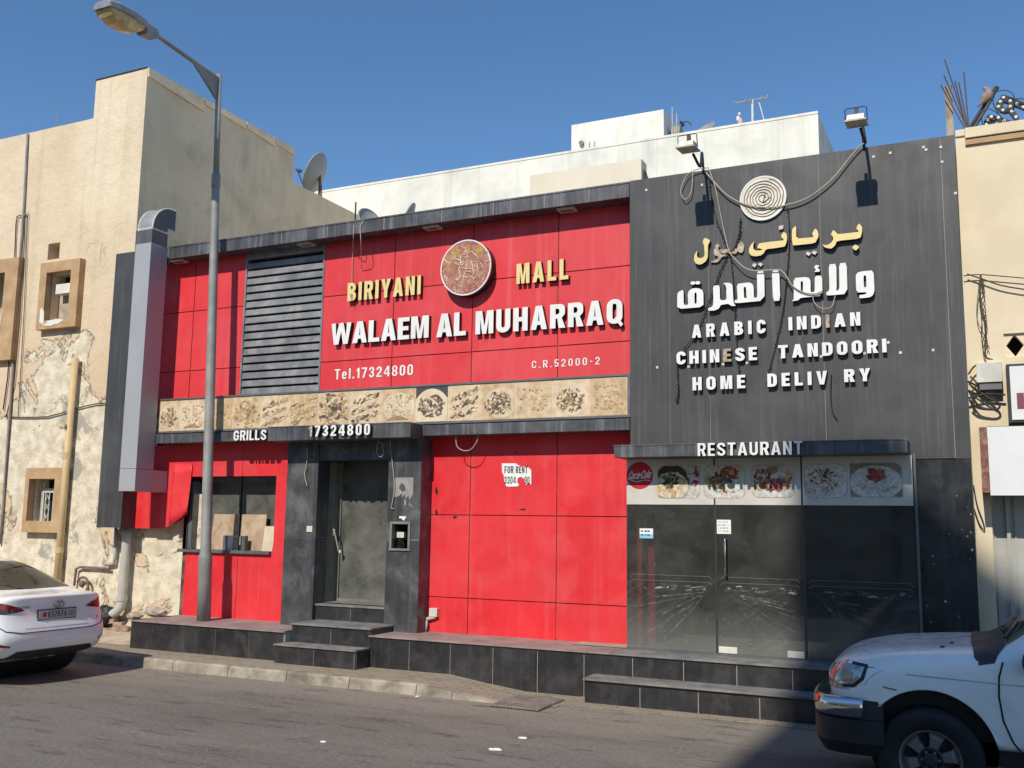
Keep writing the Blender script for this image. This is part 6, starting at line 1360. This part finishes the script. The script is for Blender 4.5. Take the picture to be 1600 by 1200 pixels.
def wheel(parent, c, r, w_, side, spokes, rimr):
    """side: -1 faces -Y"""
    c = Vector(c); ax = Vector((0, side, 0)); h = w_/2
    wm = MB(); wm.lathe([(rimr, -h), (r*.93, -h), (r, -h*.72), (r, h*.72), (r*.93, h), (r*.84, h*1.02), (rimr+.012, h*.95), (rimr, h*.8)], c, ax, 48)
    tw_ = wm.build('wheel', TYRE, parent, smooth=True, fix=True)
    rm = MB(); rm.lathe([(rimr+.004, h*.9), (rimr-.008, h*.86), (rimr-.02, h*.55), (rimr-.03, -h*.2), (0, -h*.2)], c, ax, 40, 0)
    rm.lathe([(rimr-.022, h*.5), (rimr-.022, -h*.19), (.02, -h*.19)], c, ax, 40, 1)
    for k in range(spokes):
        a = 2*pi*k/spokes+.25; e1 = Vector((cos(a), 0, sin(a))); e2 = Vector((-sin(a), 0, cos(a)))
        q = [c + e1*(rimr*.36) + e2*.028, c + e1*(rimr*.36) - e2*.028, c + e1*(rimr*.72) - e2*.04, c + e1*(rimr-.02) - e2*.062, c + e1*(rimr-.02) + e2*.062, c + e1*(rimr*.72) + e2*.04]
        hs = [h*.62, h*.62, h*.66, h*.5, h*.5, h*.66]
        rm.add([p + ax*z for p, z in zip(q, hs)] + [p for p in q], [(0, 1, 2, 3, 4, 5)] + [(i, i+6, (i+1) % 6+6, (i+1) % 6) for i in range(6)], 0)
    rm.lathe([(rimr*.44, h*.1), (rimr*.44, h*.6), (rimr*.36, h*.7), (.05, h*.6), (.05, h*.85), (.03, h*.92), (0, h*.92)], c, ax, 24, 2)
    for k in range(6):
        a = 2*pi*k/6; rm.ball(c + Vector((cos(a), 0, sin(a)))*rimr*.27 + ax*h*.66, .012, 5, 0)
    rm.build('rim', [RIM, DARKM, BLACKP], tw_, fix=True)
    return tw_
def cyl(c, r, y0, y1): return MB().tube([(c[0], y0, c[2]), (c[0], y1, c[2])], r, 40)
# ---------------------------------------------------------------- white sedan, seen from behind
XR, YC = -10.12, 8.64
SX = lambda p: Vector((XR-p[0], YC+p[1], p[2]))
car = thing('parked_sedan', 'white sedan parked at the left edge, seen from behind with its number plate', 'car', (XR-2.2, YC, 0))
row = [(.16, .30), (.13, .30), (.03, .42), (.0, .56), (.035, .67), (.085, .80), (.085, .955), (.06, 1.02), (.13, 1.04), (.3, 1.05)]
wf = [0, .93, .975, 1.0, .99, .975, .95, .9, .62, 0]
rings = []
for yb, dx in ((.42, 0), (.68, .035), (.80, .12), (.855, .34)):
    rings.append([(xo+dx*(1 if 0 < k < 8 else .6), (0 if k in (0, 9) else yb*wf[k]), z) for k, (xo, z) in enumerate(row)])
def st(s, zb, y, z): return [(s, 0, zb), (s, .80, zb), (s, .85, zb+.12)] + [(s, a, b) for a, b in zip(y, z)]
rings += [st(.60, .2, (.865, .862, .85, .815, .70, .48, 0), (.56, .70, .84, .985, 1.055, 1.08, 1.085)),
          st(.95, .18, (.867, .865, .852, .80, .685, .46, 0), (.55, .70, .85, .985, 1.17, 1.235, 1.245)),
          st(1.38, .17, (.867, .865, .852, .80, .60, .40, 0), (.55, .70, .85, .98, 1.35, 1.415, 1.43)),
          st(1.9, .17, (.867, .865, .852, .80, .575, .38, 0), (.55, .70, .85, .97, 1.385, 1.45, 1.465)),
          st(2.55, .17, (.867, .865, .85, .80, .57, .38, 0), (.55, .70, .84, .955, 1.36, 1.43, 1.445)),
          st(3.25, .17, (.867, .86, .845, .80, .68, .46, 0), (.55, .68, .82, .93, 1.0, 1.03, 1.04)),
          st(3.85, .18, (.86, .85, .83, .78, .66, .45, 0), (.52, .64, .77, .86, .91, .935, .94)),
          st(4.22, .2, (.80, .79, .76, .70, .60, .40, 0), (.48, .58, .68, .75, .79, .81, .815)),
          [(4.4, 0, .25), (4.38, .62, .25), (4.4, .66, .33), (4.42, .66, .45), (4.42, .64, .53), (4.4, .62, .6), (4.36, .58, .66), (4.32, .5, .69), (4.3, .35, .70), (4.3, 0, .705)]]
rs = ring_mesh(rings)
cut = []
for s_ in (.93, 3.5):
    for sg in (-1, 1): c_ = SX((s_, sg*.8, .31)); cut.append(cyl(c_, .35, c_.y-.16, c_.y+.2))
body, bv = bake(rs, SX, 3, cut, 'body', WHITEC, car)
for s_ in (.93, 3.5):
    for sg in (-1, 1): wheel(car, SX((s_, sg*.755, .305)), .305, .19, sg, 6, .2)
mb = MB()
for s_ in (.93, 3.5): c_ = SX((s_, 0, .31)); mb.tube([(c_.x, YC-.7, .33), (c_.x, YC+.7, .33)], .345, 24)
mb.box(XR-4.2, XR-.65, YC-.58, YC+.58, .24, .34); mb.build('underbody', BLACKP, car)
BK = dict(origin=(XR+1, YC, 0), ua=(0, 1, 0), va=(0, 0, 1), d=(-1, 0, 0))
mir = lambda l: [(-a, b) for a, b in l][::-1]
tlo = [(.43, .865), (.50, .90), (.64, .945), (.80, .985), (.835, .97), (.845, .86), (.83, .835), (.64, .835)]
tl = patch(bv, tlo, off=.006, name='tail_light', mat=TAILL, parent=car, **BK); tl2 = patch(bv, mir(tlo), off=.006, name='tail_light', mat=TAILL, parent=car, **BK)
tld = [(.47, .862), (.62, .885), (.83, .90), (.838, .86), (.82, .842), (.64, .842)]
patch(bv, tld, off=.01, name='lower_lens', mat=TAILD, parent=tl, **BK); patch(bv, mir(tld), off=.01, name='lower_lens', mat=TAILD, parent=tl2, **BK)
rf = [(.62, .475), (.80, .525), (.835, .535), (.835, .50), (.78, .478), (.62, .458)]
patch(bv, rf, off=.006, name='reflector', mat=TAILL, parent=car, **BK); patch(bv, mir(rf), off=.006, name='reflector', mat=TAILL, parent=car, **BK)
patch(bv, [(-.80, .27), (.80, .27), (.80, .315), (.62, .33), (.52, .405), (-.52, .405), (-.62, .33), (-.80, .315)], off=.008, name='rear_valance', mat=BLACKP, parent=car, **BK)
def onb(y, z, off=.003):
    h = bv.ray_cast(Vector((XR+1, YC+y, z)), Vector((-1, 0, 0))); return h[0] + Vector((off, 0, 0))
def polyb(pts, n=8):
    o = []
    for a, b in zip(pts, pts[1:]):
        for k in range(n): t_ = k/n; o.append(onb(a[0]+(b[0]-a[0])*t_, a[1]+(b[1]-a[1])*t_))
    return o + [onb(*pts[-1])]
mb = MB(); mb.tube(polyb([(.80, .835), (.765, .72), (.68, .645), (.5, .615), (-.5, .615), (-.68, .645), (-.765, .72), (-.80, .835)]), .0055, 6)
mb.build('boot_shut_line', GAP, car)
patch(bv, [(-.40, .70), (.40, .70), (.46, .66), (-.46, .66)], off=.004, name='boot_ledge', mat=WHITEC, parent=car, **BK)
xp = onb(0, .80).x + .012
mb = MB(); mb.box(xp-.02, xp, YC-.275, YC+.275, .735, .865); pt = mb.build('number_plate', BLACKP, car, bevel=.004)
mb = MB(); mb.box(xp, xp+.003, YC-.262, YC+.262, .748, .852); mb.build('plate_face', M('plate_grey', (.5, .49, .45), .5), pt)
mb = MB()
def rear_text(mb, txt, y0, y1, z0, z1, x, bold=.2, tr=.16, mi=0, sl=0):
    L_, W = layout(txt, bold, tr); k = (y1-y0)/W
    T_ = lambda p: Vector((x, p.x + (p.z-z0)*sl, p.z))
    for ch, a, b in L_: put_glyph(mb, ch, bold, y0+a*k, y0+b*k, z0, z1, 0, 0, mi, mi, T_)
rear_text(mb, '637874', YC-.135, YC+.125, .766, .84, xp+.0045, .17, .16)
for k in range(3): mb.box(xp+.003, xp+.0045, YC+.15, YC+.235, .775+k*.024, .787+k*.024, 1)
mb.box(xp+.003, xp+.0045, YC-.205, YC-.16, .775, .83, 2)
for yy_ in (-.245, .245): mb.ball((xp+.003, YC+yy_, .80), .008, 5, 1)
mb.build('plate_number', [INK, DUSTD, COKE], pt)
xb = onb(0, .905).x + .006
mb = MB(); E_ = [(xb, YC+.03+.072*cos(a), .915+.042*sin(a)) for a in [2*pi*k/28 for k in range(29)]]; mb.tube(E_, .008, 6)
mb.tube([(xb, YC-.0, .885), (xb, YC+.022, .945)], .008, 5); mb.tube([(xb, YC+.04, .885), (xb, YC+.062, .945)], .008, 5); mb.tube(curve([(xb, YC+.01, .91), (xb, YC+.03, .914), (xb, YC+.05, .92)]), .007, 5)
mb.build('badge', CHROME, car, smooth=True)
xb2 = onb(-.45, .9).x + .005
mb = MB(); rear_text(mb, 'ACCENT', YC-.585, YC-.37, .888, .915, xb2, .2, .25, 0, .2); mb.build('badge_lettering', FRAMEM, car)
mb = MB(); xs2 = onb(.62, .72).x+.003; mb.prism([[(0, 0), (.03, 0), (.03, .05), (0, .05)]], 0, .001)
for p in mb.v: p.x, p.y, p.z = xs2, YC+.6+p.x, .69+p.z
mb.build('boot_sticker', M('faded_sticker', (.6, .3, .25), .6), car)
TOP = dict(origin=(XR, YC, 3), ua=(-1, 0, 0), va=(0, 1, 0), d=(0, 0, -1))
patch(bv, [(.60, -.60), (.56, -.35), (.55, 0), (.56, .35), (.60, .60), (.70, .665), (1.28, .545), (1.34, .35), (1.36, 0), (1.34, -.35), (1.28, -.545), (.70, -.665)], off=.005, name='rear_window', mat=WINGL, parent=car, cuts=6, **TOP)
patch(bv, [(2.55, -.52), (2.50, 0), (2.55, .52), (3.15, .63), (3.22, 0), (3.15, -.63)], off=.005, name='windscreen', mat=WINGL, parent=car, **TOP)
for sg in (-1, 1):
    SD = dict(origin=(XR, YC+sg*2, 0), ua=(-1, 0, 0), va=(0, 0, 1), d=(0, -sg, 0))
    patch(bv, [(.98, 1.02), (1.42, 1.32), (1.75, 1.345), (1.75, 1.0)], off=.005, name='side_window', mat=WINGL, parent=car, **SD)
    patch(bv, [(1.80, 1.0), (1.80, 1.345), (2.45, 1.32), (2.95, 1.03), (2.95, .985)], off=.005, name='side_window', mat=WINGL, parent=car, **SD)
mb = MB(); c_ = SX((1.42, 0, 1.42)); mb.tube([c_, c_+Vector((.02, 0, .06)), c_+Vector((.11, 0, .16))], [.022, .01, .006], 8); mb.build('roof_aerial', BLACKP, car)
# ---------------------------------------------------------------- white pickup, front half at the right edge
XF, YP = -1.245, 8.66
def PXf(p):
    q = min(1, max(0, (p[2]-.8)/.3)); return Vector((XF+p[0], YP-p[1], p[2]-.05*q*q*(3-2*q)))
tk = thing('parked_pickup', 'silvery white pickup truck in the shade at the lower right corner, front end showing', 'pickup truck', (XF+2.5, YP, 0))
row = [(.14, .48), (.12, .48), (.10, .55), (.085, .64), (.07, .75), (.06, .86), (.09, .955), (.15, 1.025), (.24, 1.075), (.32, 1.09)]
wf = [0, .96, 1, 1, 1, .985, .965, .90, .58, 0]
rings = []
for yb, dx in ((.42, 0), (.66, .04), (.79, .13), (.838, .30)):
    rings.append([(xo+dx*(1 if 0 < k < 8 else .6), (0 if k in (0, 9) else yb*wf[k]), z+(dx*.16 if k > 6 else 0)) for k, (xo, z) in enumerate(row)])
def sp(t_, zb, y, z): return [(t_, 0, zb), (t_, .82, zb), (t_, .845, zb+.08)] + [(t_, a, b) for a, b in zip(y, z)]
rings += [sp(.62, .45, (.852, .855, .85, .822, .74, .50, 0), (.64, .78, .92, 1.05, 1.122, 1.147, 1.155)),
          sp(.90, .42, (.852, .857, .852, .83, .755, .52, 0), (.64, .80, .94, 1.07, 1.14, 1.165, 1.175)),
          sp(1.14, .42, (.852, .857, .852, .838, .77, .54, 0), (.64, .80, .95, 1.085, 1.155, 1.18, 1.19)),
          sp(1.26, .42, (.852, .857, .852, .84, .775, .55, 0), (.64, .80, .95, 1.09, 1.155, 1.185, 1.20)),
          sp(1.60, .42, (.852, .857, .852, .84, .70, .49, 0), (.64, .80, .95, 1.09, 1.42, 1.475, 1.49)),
          sp(1.93, .42, (.852, .857, .852, .838, .625, .43, 0), (.64, .80, .95, 1.09, 1.62, 1.685, 1.70)),
          sp(2.5, .42, (.852, .857, .852, .838, .62, .43, 0), (.64, .80, .95, 1.09, 1.64, 1.705, 1.72)),
          sp(2.95, .42, (.852, .857, .852, .838, .63, .44, 0), (.64, .80, .95, 1.09, 1.60, 1.66, 1.67)),
          sp(3.1, .45, (.852, .857, .852, .84, .79, .6, 0), (.64, .80, .93, 1.04, 1.06, 1.05, 1.05)),
          sp(4.7, .50, (.85, .855, .85, .84, .79, .6, 0), (.64, .80, .93, 1.03, 1.05, 1.04, 1.04)),
          [(4.85, 0, .55), (4.85, .78, .55), (4.85, .80, .6), (4.85, .80, .7), (4.85, .80, .8), (4.85, .80, .9), (4.85, .79, 1.0), (4.85, .75, 1.03), (4.85, .55, 1.03), (4.85, 0, 1.03)]]
rs = ring_mesh(rings); cut = []
for t_ in (.80, 3.75):
    for sg in (-1, 1): c_ = PXf((t_, sg*.8, .385)); cut.append(cyl(c_, .445, c_.y-.22, c_.y+.22))
pb, pv = bake(rs, PXf, 3, cut, 'body', WHITEP, tk)
for t_ in (.80, 3.75):
    for sg in (-1, 1): wheel(tk, PXf((t_, sg*.745, .345)), .352, .235, -sg, 6, .205)
mb = MB()
for t_ in (.80, 3.75): c_ = PXf((t_, 0, .40)); mb.tube([(c_.x, YP-.60, .41), (c_.x, YP+.60, .41)], .44, 28)
mb.box(XF+.3, XF+4.7, YP-.6, YP+.6, .3, .46); mb.build('underbody', BLACKP, tk)
CREASE = M('crease_grey', (.5, .53, .58), .5)
# wheel arch lip
for sg in (-1, 1):
    for t_ in (.80, 3.75):
        c_ = PXf((t_, sg*.85, .385)); A_ = []
        for k in range(25):
            a = radians(14)+radians(124)*k/24; A_.append(Vector((c_.x+.448*cos(a), c_.y+sg*.008, c_.z+.448*sin(a))))
        mb = MB(); mb.tube(A_, .009, 8); mb.build('arch_lip', WHITEP, tk, smooth=True)
# bumper
path = []
for t_, y in ((.50, .85), (.36, .862), (.22, .85), (.10, .80), (.025, .68), (-.01, .45), (-.02, .2), (-.02, 0)): path.append((t_, y))
path = path + [(t_, -y) for t_, y in path[-2::-1]]
def sweep(mb, prof, mi=0, path=path):
    P_ = curve([(t_, y, 0) for t_, y in path], 84); nr = []
    for i, p in enumerate(P_):
        tg = (P_[min(i+1, len(P_)-1)]-P_[max(i-1, 0)]).normalized(); nr.append(Vector((-tg.y, tg.x, 0))*-1)
    if nr[len(nr)//2].x > 0: nr = [-q for q in nr]
    o = len(mb.v); K = len(prof)
    for p, nn_ in zip(P_, nr):
        for (d_, z) in prof: q = p + nn_*d_; mb.v.append(PXf((q.x, q.y, z)))
    for i in range(len(P_)-1):
        for j in range(K-1): mb.f.append([o+i*K+j, o+i*K+j+1, o+(i+1)*K+j+1, o+(i+1)*K+j]); mb.mi.append(mi)
    for i in (0, len(P_)-1): mb.f.append([o+i*K+j for j in range(K)]); mb.mi.append(mi)
mb = MB(); sweep(mb, [(-.10, .715), (-.03, .73), (.0, .735), (.025, .715), (.03, .66), (.02, .60), (-.01, .585)], 0, path[1:-1]); mb.build('chrome_bumper', CHROME, tk, smooth=True, fix=True)
mb = MB(); sweep(mb, [(-.05, .72), (-.012, .715), (-.01, .585), (.022, .58), (.02, .42), (-.03, .33), (-.12, .315), (-.2, .34)], 0); mb.build('lower_bumper', BLACKP, tk, smooth=False, fix=True)
# front: grille and lamps, dropped on along +X; the near lamp wraps to the side
FR = dict(origin=(XF-1, YP, 0), ua=(0, -1, 0), va=(0, 0, 1), d=(1, 0, 0))
patch(pv, [(-.42, .78), (.42, .78), (.44, .93), (-.44, .93)], off=.008, name='grille', mat=DARKM, parent=tk, **FR)
for sg in (-1, 1):
    f_ = (lambda l: l) if sg > 0 else mir
    hl = patch(pv, f_([(.47, .775), (.70, .775), (.80, .78), (.826, .83), (.822, .93), (.80, .955), (.66, .955), (.47, .93)]), off=.007, name='headlight', mat=HEADL, parent=tk, cuts=6, **FR)
    SD = dict(origin=(XF, YP-sg*2, 0), ua=(1, 0, 0), va=(0, 0, 1), d=(0, sg, 0))
    patch(pv, [(.17, .79), (.30, .80), (.37, .86), (.40, .955), (.395, .968), (.20, .985), (.14, .92)], off=.004, name='lamp_trim', mat=BLACKP, parent=hl, cuts=5, **SD)
    patch(pv, [(.16, .81), (.29, .825), (.345, .87), (.375, .948), (.20, .968), (.14, .92)], off=.008, name='corner_lens', mat=HEADL, parent=hl, cuts=5, **SD)
    patch(pv, [(.19, .83), (.27, .84), (.30, .90), (.215, .93)], off=.011, name='indicator', mat=AMBER, parent=hl, cuts=5, **SD)
    # side glass, door line
    patch(pv, [(1.56, 1.09), (1.98, 1.53), (2.46, 1.55), (2.46, 1.08)], off=.005, name='side_window', mat=WINGL, parent=tk, **SD)
    patch(pv, [(1.42, 1.08), (1.48, 1.08), (1.98, 1.57), (1.93, 1.57)], off=.006, name='window_trim', mat=BLACKP, parent=tk, **SD)
    def ons(t_, z, off=.002):
        h = pv.ray_cast(Vector((XF+t_, YP-sg*2, z)), Vector((0, sg, 0))); return (h[0] if h[0] is not None else pv.find_nearest(Vector((XF+t_, YP-sg*.85, z)))[0]) - Vector((0, sg*off, 0))
    def ln(pts, r, nm, mat):
        o = []
        for a, b in zip(pts, pts[1:]):
            for k in range(8): q = k/8; o.append(ons(a[0]+(b[0]-a[0])*q, a[1]+(b[1]-a[1])*q))
        mb = MB(); mb.tube(o, r, 6); return mb.build(nm, mat, tk)
    ln([(1.29, 1.05), (1.262, .95), (1.255, .82), (1.275, .66), (1.33, .52), (1.38, .455), (1.75, .455), (2.6, .455)], .006, 'door_shut_line', GAP)
    ln([(2.5, 1.05), (2.52, .8), (2.48, .46)], .006, 'door_shut_line', GAP)
    ln([(.66, .925), (1.0, .915), (1.36, .905), (2.4, .895)], .005, 'side_crease', CREASE)
    ln([(.33, .715), (.45, .70), (.52, .69)], .004, 'bumper_gap', GAP)
    if sg > 0:
        ln([(.50, .825), (.56, .815), (.60, .81)], .004, 'scratch', DARKM)
    c_ = PXf((1.46, .95*sg, 1.12)); mb = MB(); mb.ball(c_, (.055, .075, .085), 10); mb.tube([c_, PXf((1.52, .84*sg, 1.10))], .025, 8); mb.build('door_mirror', BLACKP, tk, smooth=True)
TP = dict(origin=(XF, YP, 3), ua=(1, 0, 0), va=(0, 1, 0), d=(0, 0, -1))
patch(pv, [(1.11, -.80), (1.09, -.4), (1.08, 0), (1.09, .4), (1.11, .80), (1.14, .835), (1.24, .83), (1.315, .72), (1.285, 0), (1.315, -.72), (1.24, -.83), (1.14, -.835)], off=.007, name='wiper_cowl', mat=M('cowl_grey', (.05, .045, .045), .7, bump=(30, .4)), parent=tk, cuts=6, **TP)
ws = patch(pv, [(1.32, -.72), (1.29, 0), (1.32, .72), (1.87, .56), (1.91, 0), (1.87, -.56)], off=.006, name='windscreen', mat=M('tinted_windscreen', (.045, .075, .07), .05), parent=tk, cuts=6, **TP)
mb = MB()
for y0, y1 in ((-.62, -.05), (.0, .58)):
    P_ = []
    for k in range(9):
        q = k/8; h = pv.ray_cast(Vector((XF+1.31+.09*sin(q*2), YP+y0+(y1-y0)*q, 3)), Vector((0, 0, -1))); P_.append(h[0]+Vector((0, 0, .025)))
    mb.tube(P_, .009, 6)
mb.build('wiper', BLACKP, tk)
for t_, y in ((.90, .60), (.96, .42)):
    h = pv.ray_cast(Vector((XF+t_, YP-y, 3)), Vector((0, 0, -1))); mb = MB(); mb.ball(h[0], (.018, .018, .012), 6); mb.build('washer_jet', BLACKP, tk)
